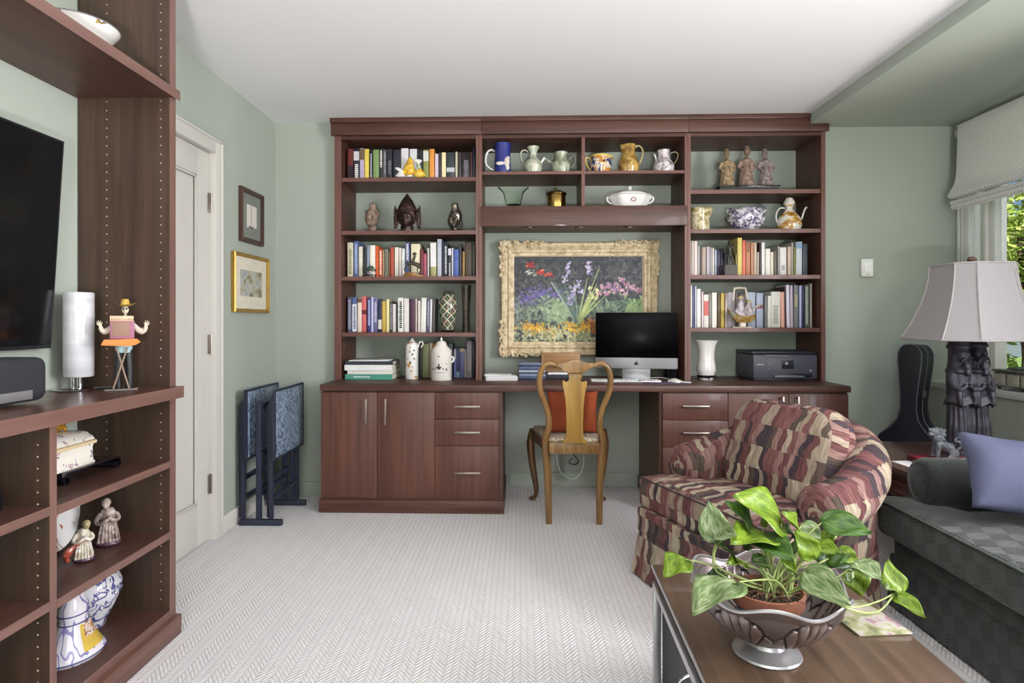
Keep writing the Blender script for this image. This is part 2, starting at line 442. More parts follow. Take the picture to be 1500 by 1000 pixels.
# counter
cnt = tag(MB().box(-1.197, 1.926, 3.656, YK, .731, ZCT, .003).build('desk_counter', cherry_x, None), 'long cherry desktop spanning both base cabinets', 'counter')
cherry_front = wood('cherry_cabinet_front', '452820', '58352a', '684234', axis='z', k=.7)
def bar_handle(parent, c, length, vertical):
    mb = MB(); d = Vector((0, 0, 1)) if vertical else Vector((1, 0, 0)); c = Vector(c)
    mb.box(*(lambda a: (a[0] - (.006 if vertical else length / 2), a[0] + (.006 if vertical else length / 2), a[1] - .004, a[1] + .004,
                        a[2] - (length / 2 if vertical else .006), a[2] + (length / 2 if vertical else .006)))(c), .002)
    for s_ in (-1, 1):
        e = c + d * (s_ * (length / 2 - .01))
        mb.tube([e, e + Vector((0, .028, 0))], .005, 8)
    return mb.build('handle', steel, parent)
YFR = 3.69
def cabinet(label, x0, x1, plx0, plx1, fronts, side_x=None):
    t = thing('base_cabinet', label, 'cabinet')
    MB().box(x0 + .002, x1 - .002, YFR + .0015, YK, .087, .7305).build('carcass', cherry_z, t)
    for kind, a, bb, z0, z1, hs in fronts:
        f = box('door' if kind == 'door' else 'drawer', cherry_front, t, a + .0015, bb - .0015, YFR - .018, YFR + .001, z0 + .0015, z1 - .0015, .0015)
        f_h = hs
        bar_handle(f, (f_h[0], YFR - .046, f_h[1]), .155, f_h[2])
    mb = MB(); mb.box(plx0, plx1, 3.664, YK, 0.0005, .078, .003); mb.box(x0 + .001, x1 - .001, 3.68, YK, .078, .087)
    mb.build('plinth', cherry_x, t)
    return t
cabinet('cherry base cabinet with two doors and three drawers, left of the desk chair', -1.196, -.103, -1.206, -.096, [
    ('door', -1.196, -.855, .088, .722, (-.918, .607, True)), ('door', -.855, -.509, .088, .722, (-.801, .607, True)),
    ('drawer', -.509, -.126, .563, .722, (-.314, .640, False)), ('drawer', -.509, -.126, .404, .563, (-.314, .487, False)),
    ('drawer', -.509, -.126, .088, .404, (-.312, .247, False))])
cabinet('cherry base cabinet with drawers and doors behind the striped armchair', .822, 1.922, .814, 1.924, [
    ('drawer', .839, 1.222, .563, .722, (1.03, .647, False)), ('drawer', .839, 1.222, .404, .563, (1.03, .49, False)),
    ('drawer', .839, 1.222, .088, .404, (1.03, .247, False)),
    ('door', 1.222, 1.576, .088, .722, (1.532, .63, True)), ('door', 1.576, 1.92, .088, .722, (1.62, .63, True))])

# ------------------------------------------------------------------ media wall unit on the left
UX = -1.267; UYE0, UYE1 = 2.198, 2.236
mu = thing('media_wall_unit', 'cherry wall unit with open shelves below and around the television', 'wall unit')
dk = wood('cherry_unit_panel', '35261d', '423126', '4f3c2e', axis='z')
dkx = wood('cherry_unit_shelf', '3c261f', '4c3128', '5a3c31', axis='y')
eby = wood('cherry_unit_edge', '60453d', '6b4e46', '76584f', axis='y', rough=.45)
ebz = wood('cherry_unit_edge_upright', '60453d', '6b4e46', '76584f', axis='z', rough=.45)
UY0 = -.6
W0 = XL + .002
def upanel(y0, y1, z0, z1):
    p = box('side_panel', dk, mu, W0, UX - .0016, y0, y1, z0, z1, 0)
    box('edge_band', ebz, p, UX - .0015, UX, y0, y1, z0, z1, 0)
    return p
upanel(UYE0, UYE1, .0705, .865); upanel(UYE0, UYE1, .9085, ZC - .003)
upanel(1.627, 1.652, .0995, .865); upanel(.6, .625, .0995, .865); upanel(UY0, UY0 + .025, .0705, .865); upanel(UY0, UY0 + .025, .9085, ZC - .003)
def ushelf(y0, y1, z, th=.025, name='shelf', xf=UX):
    p = box(name, dkx, mu, W0, xf - .0016, y0 + .0006, y1 - .0006, z - th, z, 0)
    box('edge_band', eby, p, xf - .0015, xf, y0 + .0006, y1 - .0006, z - th, z, 0)
for z in (.64, .384): ushelf(1.652, UYE0, z); ushelf(.625, 1.627, z + .006)
for a, bb in ((1.652, UYE0), (.625, 1.627), (UY0 + .025, .6)): ushelf(a, bb, .099, .028)
box('upper_shelf', dkx, mu, W0, -1.2516, UY0 + .026, UYE0 - .0006, 1.955, 1.99, 0)
box('edge_band', eby, mu, -1.2515, -1.25, UY0 + .026, UYE1, 1.955, 1.99, 0)
mb = MB(); mb.box(W0, -1.247, UY0, 2.241, .0005, .07, .003)
mb.build('plinth', wood('cherry_unit_plinth', '57372f', '67453b', '765346', axis='y'), mu)
for yy, nx in ((UYE0, -1), (1.627, -1)):
    mb = MB()
    zs = [.14 + .032 * i for i in range(22)] + ([.95 + .032 * i for i in range(46)] if yy == UYE0 else [])
    for x in (-1.30, -1.50):
        for z in zs:
            mb.tube([(x, yy - .0002, z), (x, yy - .001, z)], .0026, 6)
    o = mb.build('pin_holes', M('shelf_pin_hole', 'b7a79c', .5), mu); o['kind'] = 'stuff'
mc = thing('media_counter', 'long cherry counter carrying the soundbar and white cylinder lamp', 'counter')
box('top', wood('cherry_unit_top', '432a22', '54362c', '644236', axis='y', rough=.3), mc, W0, -1.2416, UY0, 2.243, .866, .908, 0)
box('edge_band', eby, mc, -1.2415, -1.24, UY0, 2.243, .866, .908, 0)

# added fill light behind the viewer, can uplighter put in to brighten the ceiling
tl_ = thing('added_fill_uplighter', 'added steel can fill light on the carpet, put in to brighten the ceiling', 'added fill light', (.15, -1.5, 0))
MB().lathe([(0, .0008), (.17, .0008), (.17, .02), (.16, .024), (0, .024)], 28).build('base', steel, tl_)
MB().lathe([(.12, .0245), (.14, .40), (.20, .60), (.205, .62), (.195, .62), (.13, .42), (.11, .05), (.0, .05)], 32, cap=False).build('can', steel, tl_)
MB().lathe([(0, .59), (.18, .59), (.18, .594), (0, .594)], 28).build('diffuser_ring', white_paint, tl_)
tlo = area('added_fill_light', (.15, -1.5, .622), (.15, -1.5, 3), .34, .34, 190, (1, .985, 1.0))
# ------------------------------------------------------------------ books
ORD = ['', 'first', 'second', 'third', 'fourth', 'fifth', 'sixth', 'seventh', 'eighth', 'ninth', 'tenth', 'eleventh', 'twelfth', 'thirteenth',
       'fourteenth', 'fifteenth', 'sixteenth', 'seventeenth', 'eighteenth', 'nineteenth', 'twentieth']
def ordn(n):
    if n <= 20: return ORD[n]
    return {2: 'twenty', 3: 'thirty'}[n // 10] + '-' + ORD[n % 10] if n % 10 else {3: 'thirtieth'}[n // 10]
def colour_word(hx):
    r, g, b_ = (int(hx[i:i + 2], 16) for i in (0, 2, 4))
    mx, mn = max(r, g, b_), min(r, g, b_); v = mx / 255; s_ = (mx - mn) / max(mx, 1)
    if v < .27: return 'black'
    if s_ < .14: return 'white' if v > .84 else 'pale grey' if v > .66 else 'grey' if v > .42 else 'charcoal'
    import colorsys
    h = colorsys.rgb_to_hsv(r / 255, g / 255, b_ / 255)[0] * 360
    if v < .36: return 'dark blue' if 200 < h < 290 else 'dark green' if 80 < h < 200 else 'dark brown'
    if s_ < .3 and v > .8: return 'cream' if h < 80 else 'pale blue' if 180 < h < 270 else 'pale pink'
    if h < 14 or h > 330: return 'maroon' if v < .55 else 'pink' if s_ < .4 else 'red'
    if h < 32: return 'brown' if v < .72 else 'peach' if s_ < .45 else 'orange'
    if h < 62: return 'olive' if v < .6 else 'tan' if s_ < .4 else 'mustard yellow'
    if h < 170: return 'green'
    if h < 265: return 'blue'
    return 'mauve'
_bm = {}
def cover_mat(hx, gloss=.45):
    k = 'book_cover_' + hx
    return M(k, hx, gloss, var=.07, vs=30)
def book(x0, x1, top, hx, Zs, ys, band=None, title=None, lean=0.0, depth=.15):
    a, bb = onY(x0, top, ys), onY(x1, top, ys)
    w = max(bb.x - a.x - .0008, .004); h = max(a.z - Zs, .08); dpt = depth
    t = min(.0028, w * .22)
    mb = MB()
    mb.box(-w / 2, w / 2, 0, t, 0, h, min(.0016, t * .5))
    mb.box(-w / 2, -w / 2 + t * .8, t, dpt, 0, h); mb.box(w / 2 - t * .8, w / 2, t, dpt, 0, h)
    o = mb.build('book', cover_mat(hx), None)
    o.location = ((a.x + bb.x) / 2 + math.tan(lean) * h * 0.0, ys, Zs)
    if lean: o.rotation_euler = (0, lean, 0)
    MB().box(-w / 2 + t, w / 2 - t, t + .0004, dpt - .004, .003, h - .004).build('page_block', page_paper, o)
    if band:
        f0, f1, bh = band
        MB().box(-w / 2 - .0002, w / 2 + .0002, -.0004, t * .8, h * f0, h * f1).build('spine_band', cover_mat(bh), o)
    if title and w > .012:
        f0, f1, th_ = title
        rnd = random.Random(int(x0 * 10)); mb = MB(); z = h * f0
        while z < h * f1:
            dz = rnd.uniform(.006, .012); ww = w * rnd.uniform(.42, .6)
            mb.box(-ww / 2, ww / 2, -.0008, t * .5, z, z + dz); z += dz + .0035
        mb.build('spine_lettering', cover_mat(th_), o)
    return o
NBOOK = 0
def row(data, Zs, ys, anchor, where, group, depth=.16):
    for i, b_ in enumerate(data, 1):
        x0, x1, top, hx = b_[:4]; kw = b_[4] if len(b_) > 4 else {}
        o = book(x0, x1, top, hx, Zs + .0006, kw.get('ys', ys) + (i * 37 % 5) * .0022, kw.get('band'), kw.get('title'), kw.get('lean', 0), depth)
        wd = x1 - x0; size = 'thin ' if wd < 3.2 else 'thick ' if wd > 8.5 else ''
        ph = kw.get('desc') or colour_word(hx)
        tag(o, f'{size}{ph} book, {ordn(i)} from the {anchor}, {where}', 'book', group)
D = dict
W_, K_ = 'e8e4de', '22222a'
row([(509, 517, 218, '6b2f2c', D(band=(0, .47, '2a1c22'))), (518, 526.5, 217, '2b2638', D(band=(.62, .9, 'cfc8cf'), title=(.08, .5, W_))),
     (527, 533.2, 217, 'b9aac8', D(band=(.64, .98, '6b5a40'))), (534, 540.5, 218, 'e8cf5a'), (541.5, 545.7, 219, '1d1d24', D(title=(.1, .85, 'b8b8c0'))),
     (546.5, 555, 219, '7f9a60'), (555.5, 561, 217, '2a2a30', D(title=(.4, .9, W_))), (561.2, 566, 219, '55555c', D(title=(.2, .9, '9a9aa4'))),
     (567, 574.5, 218, '2a2a2e', D(title=(.2, .6, '77757c'))), (576, 587, 219, '30323e'), (587.5, 598, 217, 'dfdde0'), (600, 611, 218, 'dcdce0'),
     (611.5, 619, 219, '2c2c30'), (620, 628, 219, '8e9454', D(band=(.62, .95, 'd6d4cc'))), (629, 636, 218, 'e0973f'), (637, 642, 225, 'd9c6d3'),
     (642.5, 646, 223, '3a3a40'), (647, 653, 223, 'efe0b0'), (654, 666, 223, '333b3e', D(band=(.28, .44, 'b8bcbc'))), (667, 670.2, 222, 'c8c0a8'),
     (671, 676, 223, '3a3536'), (677, 688.5, 223, '352a2c', D(title=(.1, .7, '8e8a96'))), (689, 692, 223, '5d3434'), (692.5, 695.6, 214, '1b2540')],
    SL[3], 4.03, 'outer end', 'row above the sculpted heads', 'books on the top shelf by the door')
row([(509, 517, 355, 'd9d3b8', D(title=(.1, .8, '8e8a62'))), (518, 525, 353, '5b6b96', D(title=(.1, .9, 'a9b6d8'))), (525.5, 531, 361, 'e3dfcc'), (532, 537, 362, '2f3433'),
     (537.2, 541.5, 359, '8b97a6'), (542, 549.5, 359, 'f3ebdf'), (550, 554.5, 360, 'd8632f'), (555, 560, 365, 'c8502a', D(title=(.1, .9, 'ecd9c4'))), (560.6, 563, 366, 'a89a78'),
     (563.5, 568, 365, '8f907c', D(title=(.1, .9, '55564c'))), (568.6, 571, 368, '7a5a4a'), (572, 577, 362, 'b8523d'), (578, 583.5, 362, 'e6e0d2'), (584.5, 588, 363, 'e4d4d2'),
     (588.5, 593, 364, 'dfe2dc'), (593.5, 600, 355, '4c5c8f', D(title=(.5, .95, W_))), (602, 615, 357, 'e8ddbe'), (616, 620, 365, '7a3340'), (620.5, 625, 371, 'b05a6a'),
     (626, 628.5, 363, 'c9c6c4'), (630.5, 639, 355, 'a8a46a', D(band=(.3, .99, 'e6e2e0'))), (640.5, 647, 350, 'b9bcc8'), (647.6, 650, 352, '1d2340'),
     (650.5, 655.5, 356, '32343f', D(title=(.1, .9, 'c8c8cc'))), (656.5, 661, 363, '2e2e34', D(band=(.75, .98, 'd4d2d8'), title=(.05, .5, 'c8c8cc'))), (661.6, 664, 363, 'c9cad6'),
     (665, 672, 365, '4e63a8', D(band=(.66, .7, '2c3c78'))), (673, 676, 360, '44444a'), (677.5, 681, 368, 'b08a50'), (681.5, 691, 355, '5b4a3c'), (691.6, 695.6, 354, '46483e')],
    SL[1], 4.04, 'outer end', 'row under the sculpted heads', 'books on the middle shelf by the door')
row([(509, 515, 435, '54566e', D(title=(.1, .9, 'a6a4b4'))), (516, 522.5, 435, '5a6aa0', D(band=(.02, .8, 'dfe2ea'), title=(.1, .7, '5a6a96'))), (523.5, 529.6, 436, 'e3d3c3', D(band=(.86, .99, '6a4a3a'))),
     (530, 536.6, 434, 'd4686a', D(band=(.5, .62, '5a1c28'))), (538, 543.5, 436, '3e3e76', D(title=(.2, .9, 'b9bce0'))), (543.8, 546.6, 435, 'c9cdea'), (547, 553, 437, '6a6a92', D(title=(.3, .9, 'c9c6d8'))),
     (554, 559, 440, '26304a', D(band=(.1, .4, 'd8d4cc'))), (559.5, 565.5, 441, 'c9a84e'), (566, 570, 438, 'efe0a6'), (571, 574.5, 441, '444444', D(title=(.1, .9, 'b0b0ac'))),
     (575, 580, 445, 'dcd2d2'), (580.4, 582.5, 444, '423c3e'), (583, 591, 436, 'efede6', D(title=(.12, .9, K_))), (591.5, 599, 437, 'e0dad6'),
     (600.5, 608, 438, '4e2e44'), (608.4, 611, 438, 'c9b8b0'), (612, 616, 440, 'd8cfc8'), (616.5, 624, 436, 'e8e6e0', D(lean=.02)), (624.6, 629, 437, '5c5c74', D(lean=.02, title=(.2, .9, 'a8a8bc'))),
     (629.4, 632.2, 438, 'dcd8de', D(lean=.02)), (632.6, 636.5, 437, '4e4844', D(lean=.02))],
    SL[0], 4.04, 'outer end', 'row beside the lattice-patterned vase', 'books on the lower shelf by the door')
row([(613.5, 618.6, 506, '424242'), (619, 628.5, 503, '8c9468'), (629, 633, 502, 'b09a8a'), (633.4, 641, 502, '7a5a2c'), (657, 663, 503, '46524f'),
     (665, 668.4, 511, '7a7fc0', D(band=(.64, .98, 'bdbac6'))), (668.7, 673, 510, '343a6a', D(band=(.0, .2, '7fa0b0'))), (673.4, 680, 510, '5c6290', D(band=(.88, .99, 'b5a588'))),
     (680.3, 683, 511, 'a59e94'), (683.5, 691, 499, '9c8f98', D(title=(.08, .16, '54505a'))), (691.6, 695.4, 500, '24243f')],
    ZCT, 4.13, 'outer end', 'row on the desktop behind the white canister', 'books behind the canisters', depth=.14)
row([(1010.6, 1013, 353, 'd8d0c0'), (1014, 1016.5, 353, 'e6e0d6'), (1017, 1021.5, 353, 'f0d8d0'), (1022, 1025.5, 360, 'a8a8a4'), (1026, 1028.2, 361, '5a4a48'),
     (1028.5, 1034, 362, 'b09c8c'), (1035, 1040, 361, 'b8b0b4'), (1040.3, 1043, 362, 'a8a4a8'), (1043.3, 1046.5, 363, 'c8c0bc'), (1047.5, 1049.8, 366, 'b8bccc'),
     (1050.2, 1055, 366, '3c3450'), (1055.5, 1059.5, 364, '2e2840'), (1061, 1066, 370, '2a2a2c'), (1067, 1073, 370, '3a3430'), (1077.6, 1080, 372, '8a7a3a'), (1080.5, 1087, 348, 'd8c46a'), (1087.5, 1092.5, 352, 'd8705a'), (1093, 1099, 354, 'b87850', D(title=(.7, .95, '5a3020'))),
     (1100, 1104, 355, 'c08a6a'), (1104.5, 1108.5, 355, 'c8b098'), (1109, 1112, 369, 'b8a89a'), (1112.5, 1115.5, 355, '3a2024'), (1115.8, 1120.5, 355, 'e8e6e2'),
     (1121.5, 1128.5, 364, 'ece6de'), (1129, 1133, 369, 'e8e0cc'), (1133.5, 1138, 368, '6a6252'), (1139.5, 1142, 360, 'a8a2a2'), (1142.5, 1152, 362, 'e4dedc', D(title=(.2, .35, '9a949a'))),
     (1154, 1159, 361, 'c8b4a0'), (1159.5, 1162, 355, 'b0a49c'), (1163, 1165.5, 362, '8a8a40'), (1166, 1175, 354, 'c8ccd0', D(band=(.8, .97, '7c98b8'))), (1176, 1183, 357, '3c4450')],
    SR[1], 4.04, 'desk-side panel', 'row under the ewer', 'books on the middle shelf by the window')
row([(1010.6, 1014, 417.5, 'f0ece8'), (1014.5, 1017.5, 418, '5a5e86'), (1018, 1020.5, 419, 'c8c8d8'), (1021, 1026.5, 423, 'efece2'), (1028, 1030.5, 427, 'e6d4d8'),
     (1031, 1038, 431, 'e8e2da', D(band=(.36, .8, 'd0625a'))), (1038.5, 1042.5, 430, '8a8580'), (1043, 1050, 428.5, 'f0e8dc'), (1051, 1055.5, 430, '5a4420'), (1056, 1061, 429, 'c0a848'),
     (1062, 1066, 429, 'b8a8a0'), (1066.5, 1077, 428, 'b9b0b8'), (1077.5, 1082, 430, '6a5a58'), (1083, 1094, 430, '5e5450'), (1095, 1106.5, 428, 'a8b0c0'), (1108, 1118, 429, 'a8b0c8', D(band=(.55, .66, '8a4a52'))),
     (1120, 1124, 433, '7a7a78'), (1124.5, 1129, 433, 'ece8de', D(lean=.01)), (1129.5, 1143, 427, 'e4e2da', D(title=(.1, .6, 'a8a8a0'))), (1144, 1149.5, 427.5, 'e8b0a0', D(lean=-.012)), (1150, 1152, 420, '4a1e30', D(lean=-.015)),
     (1152.5, 1157, 417, 'e8e4f0', D(lean=-.015)), (1158, 1162, 418, 'c8b4c8', D(lean=-.012)), (1163, 1169.5, 417.5, '7a7c7c', D(title=(.5, .75, 'c8b888'))), (1171, 1174.5, 418, 'b0b0d8'),
     (1175.2, 1178, 418, '242b4c'), (1179, 1185, 417.5, '5a605a', D(title=(.08, .95, 'b8bab2'))), (1187, 1189.5, 415, 'a8a8a4')],
    SR[0], 4.04, 'desk-side panel', 'row above the printer', 'books on the lower shelf by the window')
# flat stack on the counter
def flat_book(x0, x1, y, z, w, d, th, hx, label, edge=None, rot=0, front=None):
    p = onY((x0 + x1) / 2, 540, y); o = MB().box(-w / 2, w / 2, 0, d, 0, .0026).box(-w / 2, w / 2, 0, d, th - .0026, th).box(-w / 2, w / 2, 0, .003, .0026, th - .0026).build('book', cover_mat(hx), None)
    o.location = (p.x, y, z); o.rotation_euler = (0, 0, rot)
    MB().box(-w / 2 + .002, w / 2 - .002, .0034, d - .003, .003, th - .003).build('page_block', page_paper, o)
    if front:
        mb = MB(); x = -w * .32
        for k in range(7):
            mb.box(x, x + .012, -.0006, .001, th * .35, th * .65); x += .016
        mb.build('spine_lettering', cover_mat(front), o)
    return tag(o, label, 'book', 'books stacked flat on the desktop')
s4 = mpp(-.95, 3.98)
flat_book(505, 575, 3.97, ZCT + .0008, 70 * s4, .24, .034, '4f9683', 'thick teal green paperback lying at the bottom of the flat book stack', rot=-.02, front='cfe4d8')
flat_book(508, 576, 3.975, ZCT + .0356, 67 * s4, .24, .024, 'e6e2da', 'cream book lying on the teal book in the flat stack', rot=-.01)
flat_book(503, 576, 3.965, ZCT + .0604, 70 * s4, .25, .035, 'e8e6e4', 'white binder-like book lying under the black-edged folder', rot=.01)
flat_book(504, 577, 3.965, ZCT + .0962, 70 * s4, .25, .022, '2e323c', 'dark folder with a white sheet on top of the flat book stack', rot=.015)
o = MB().box(-.13, .13, 0, .22, 0, .006, .001).build('paper_sheaf', M('white_paper', 'ecebec', .8, var=.03), None)
o.location = onY(540, 527, 3.98); o.location.z = ZCT + .1190; tag(o, 'white paper sheaf lying on the dark folder by the green book', 'paper')
# ------------------------------------------------------------------ shelf ornaments
class Item:
    """ornament standing on Zs at depth Y; profiles given in photo pixels about column cx"""
    def __init__(s, name, label, cat, cx, Y, Zs, group=None):
        p = onY(cx, 400, Y); s.s = mpp(p.x, Y); s.cx, s.Y, s.Z = cx, Y, Zs; s.x = p.x
        s.t = thing(name, label, cat, (p.x, Y, Zs + .0006), 0, group)
    def z(s, py): return max(0, onY(s.cx, py, s.Y).z - s.Z)
    def prof(s, pts):
        q = [(hw * s.s, s.z(py)) for hw, py in pts]
        return q
    def pt(s, px, py, dy=0.0):
        return (onY(px, py, s.Y).x - s.x, dy, max(.0, onY(px, py, s.Y).z - s.Z))
def vessel(it, pts, mat, seg=28, name='body', sx=1, sy=1, fn=None, wall=.003):
    """hollow thrown pot: outer profile from the foot up, then back down inside"""
    pr = it.prof(pts); pr[0] = (pr[0][0], 0.0)
    inner = [(max(r - wall, .001), z) for r, z in pr[1:]][::-1]
    inner = [(r, max(z, .006)) for r, z in inner]; inner[0] = (inner[0][0], pr[-1][1])
    full = [(.0005, 0.0)] + pr + inner + [(.0005, max(.006, inner[-1][1]))]
    return MB().lathe(full, seg, sx=sx, sy=sy, fn=fn, cap=False).build(name, mat, it.t)
def handle(it, pts, r, mat, name='handle', flat=1.0):
    P = [Vector(it.pt(*p)) for p in pts]
    return MB().tube(smooth_path(P, 5), r, 8, flat=flat).build(name, mat, it.t)
def smooth_path(P, k):
    P = [Vector(p) for p in P]; out = []
    n = len(P)
    for i in range(n - 1):
        p0, p1, p2, p3 = P[max(i - 1, 0)], P[i], P[i + 1], P[min(i + 2, n - 1)]
        for j in range(k):
            t = j / k
            out.append(.5 * ((2 * p1) + (p2 - p0) * t + (2 * p0 - 5 * p1 + 4 * p2 - p3) * t * t + (3 * p1 - p0 - 3 * p2 + p3) * t ** 3))
    out.append(P[-1]); return out

# sculpted heads --------------------------------------------------
def head(mb, c, w, d, h, turn=0.0, mi=0, long_ears=True):
    """face looks along -Y before turning"""
    def f(p):
        x, y, z = p.x / w, p.y / d, p.z / h
        k = 1.0 - .22 * max(0, -z) ** 1.5
        q = Vector((p.x * k, p.y * (1 - .1 * max(0, -z)), p.z))
        if y < 0:
            g = lambda cx, cz, sx, sz: math.exp(-((x - cx) / sx) ** 2 - ((z - cz) / sz) ** 2)
            o = .40 * g(0, -.12, .12, .2) + .16 * g(0, .12, .09, .2)                # nose
            o -= .22 * (g(.33, .10, .2, .1) + g(-.33, .10, .2, .1))                # eye hollows
            o += .13 * (g(.33, .07, .16, .055) + g(-.33, .07, .16, .055))          # lids
            o += .12 * (g(.33, .28, .25, .06) + g(-.33, .26, .25, .06))            # brows
            o += .17 * g(0, -.45, .24, .06) + .14 * g(0, -.58, .2, .06) - .06 * g(0, -.51, .22, .03)            # lips
            o += .14 * g(0, -.82, .22, .14)                                        # chin
            q.y -= o * d
        return q
    mb.sphere(c, (w, d, h), 40, 30, rot=('Z', turn) if turn else None, fn=f, mi=mi)
    if long_ears:
        for s_ in (-1, 1):
            e = Matrix.Rotation(turn, 3, 'Z') @ Vector((s_ * w * 1.0, d * .12, -h * .12))
            mb.sphere(Vector(c) + e, (w * .12, d * .2, h * .38), 10, 8, rot=('Z', turn) if turn else None, mi=mi)
stone = ramp_mat('weathered_sandstone', [(.3, '5c4a40'), (.5, '8a7464'), (.72, 'a8927e')], 34, detail=6, rough=.8, bump=.5)
bronze = ramp_mat('dark_bronze', [(.3, '241a18'), (.55, '46332e'), (.8, '6a5148')], 40, detail=5, rough=.42, metal=.6, bump=.5)
silver = ramp_mat('tarnished_silver', [(.3, '3a3630'), (.55, '8a8274'), (.8, 'cfc6b4')], 28, detail=4, rough=.3, metal=.85, bump=.35)
dark_base = M('dark_wood_base', '2a1512', .3, var=.1, coat=.3)
it = Item('stone_bust', 'small sandstone head with a topknot, left of the large bronze head', 'sculpture', 544, 4.06, SL[2])
s_ = it.s; mb = MB()
head(mb, (0, 0, 21 * s_), 9.5 * s_, 10 * s_, 14 * s_, .45, long_ears=False)
mb.lathe([(6 * s_, 2 * s_), (6 * s_, 10 * s_)], 16, (1 * s_, 2 * s_, 0))
mb.sphere((1 * s_, 3.5 * s_, 28 * s_), (10.2 * s_, 9.5 * s_, 8.5 * s_))
mb.lathe([(9.6 * s_, 29 * s_), (10.3 * s_, 30.5 * s_), (9.4 * s_, 32 * s_)], 20, (.6 * s_, .6 * s_, 0))
mb.lathe([(5.6 * s_, 34 * s_), (4.4 * s_, 37 * s_), (5 * s_, 40 * s_), (4.4 * s_, 43 * s_), (.2 * s_, 44.5 * s_)], 16, (1.5 * s_, 2 * s_, 0))
blob('head', stone, it.t, mb, .0017, 0)
MB().lathe([(0, 0), (13 * s_, 0), (13 * s_, 1.6 * s_), (10 * s_, 2.6 * s_), (0, 2.6 * s_)], 24).build('base', dark_base, it.t)
it = Item('bronze_bust', 'large dark bronze head with a pointed flame crown and side flanges', 'sculpture', 596, 4.08, SL[2])
s_ = it.s; mb = MB()
head(mb, (0, -1 * s_, 21 * s_), 11.5 * s_, 12 * s_, 16 * s_, -.15)
mb.lathe([(14.5 * s_, 20 * s_), (15 * s_, 30 * s_), (13 * s_, 38 * s_), (8.5 * s_, 47 * s_), (3.5 * s_, 54 * s_), (.5 * s_, 58 * s_)], 28, (0, 2 * s_, 0), sy=.8)
for q in (-1, 1):
    mb.sphere((q * 16.5 * s_, 3 * s_, 22 * s_), (3.4 * s_, 4 * s_, 15 * s_)); mb.tube([(q * 17 * s_, 3 * s_, 30 * s_), (q * 18.5 * s_, 3 * s_, 41 * s_)], [2.6 * s_, .6 * s_], 8)
    for k in range(6): mb.sphere((q * 18 * s_, 2 * s_, (9 + k * 5) * s_), 2.2 * s_, 8, 6)
mb.lathe([(9 * s_, 3 * s_), (10 * s_, 10 * s_)], 18, (0, 2 * s_, 0))
for k in range(26):
    a = k * 2.4; zz = 30 + k * .8; rr = max(14.5 - max(0, zz - 34) * .62, 2)
    mb.sphere((math.cos(a) * rr * s_, (2 + math.sin(a) * rr * .8) * s_, zz * s_), 1.7 * s_, 8, 6)
blob('head', bronze, it.t, mb, .0019, 0)
MB().lathe([(0, 0), (16 * s_, 0), (16 * s_, 2.6 * s_), (12 * s_, 3.6 * s_), (0, 3.6 * s_)], 24).build('base', dark_base, it.t)
it = Item('silver_bust', 'slim silvered head with a cylindrical crown on a dark base', 'sculpture', 666, 4.08, SL[2])
s_ = it.s; mb = MB()
head(mb, (-1.5 * s_, -1 * s_, 18 * s_), 8 * s_, 9 * s_, 14 * s_, .12)
mb.sphere((1.5 * s_, 2 * s_, 24 * s_), (9.5 * s_, 9.5 * s_, 12 * s_))
mb.lathe([(6.2 * s_, 32 * s_), (5.6 * s_, 36 * s_), (5.4 * s_, 41 * s_), (4 * s_, 43 * s_), (.3 * s_, 43.6 * s_)], 18, (.3 * s_, 1 * s_, 0))
mb.tube([(7 * s_, 3 * s_, 26 * s_), (9.5 * s_, 4 * s_, 14 * s_), (8.5 * s_, 4 * s_, 5 * s_)], 2 * s_, 8)
mb.lathe([(6 * s_, 2 * s_), (5.4 * s_, 9 * s_)], 16, (0, 1 * s_, 0))
blob('head', silver, it.t, mb, .0016, 0)
MB().lathe([(0, 0), (11.5 * s_, 0), (11.5 * s_, 1.8 * s_), (8 * s_, 4 * s_), (0, 4 * s_)], 24).build('base', dark_base, it.t)

# yellow ceramic hen on the top shelf ------------------------------------
ylw = ramp_mat('yellow_glaze', [(.3, 'c8901c'), (.55, 'e6bc3a'), (.8, 'f2dd88')], 30, rough=.2, coat=.5)
it = Item('ceramic_bird', 'yellow and white ceramic bird pair in front of the top shelf books', 'ornament', 601, 3.99, SL[3])
s_ = it.s; mb = MB()
mb.sphere((-2 * s_, 0, 13 * s_), (8 * s_, 6 * s_, 10 * s_)); mb.tube([(-1 * s_, 0, 18 * s_), (0, 0, 27 * s_), (-1 * s_, 0, 31 * s_)], [6 * s_, 4 * s_, 1.5 * s_], 10)
mb.sphere((13 * s_, 0, 6.4 * s_), (9 * s_, 6 * s_, 6 * s_)); mb.tube([(5 * s_, 0, 8 * s_), (15 * s_, 0, 10 * s_), (22 * s_, 0, 3 * s_)], [4 * s_, 5 * s_, 1 * s_], 10)
mb.sphere((-10 * s_, 0, 9 * s_), (7 * s_, 4.5 * s_, 4 * s_))
blob('body', ylw, it.t, mb, .004, 3)
mb = MB(); mb.tube([(-10 * s_, -2 * s_, 8 * s_), (-17 * s_, -2 * s_, 13 * s_), (-22 * s_, -2 * s_, 15 * s_)], [3 * s_, 3 * s_, 1.2 * s_], 8)
mb.sphere((-14 * s_, -2 * s_, 3.2 * s_), (8 * s_, 5 * s_, 2.6 * s_)); mb.sphere((0, -4 * s_, 2.3 * s_), (5 * s_, 4 * s_, 1.7 * s_)); mb.sphere((-14 * s_, -2 * s_, 6 * s_), (5 * s_, 4 * s_, 3 * s_))
blob('feet', white_glaze, it.t, mb, .004, 2)
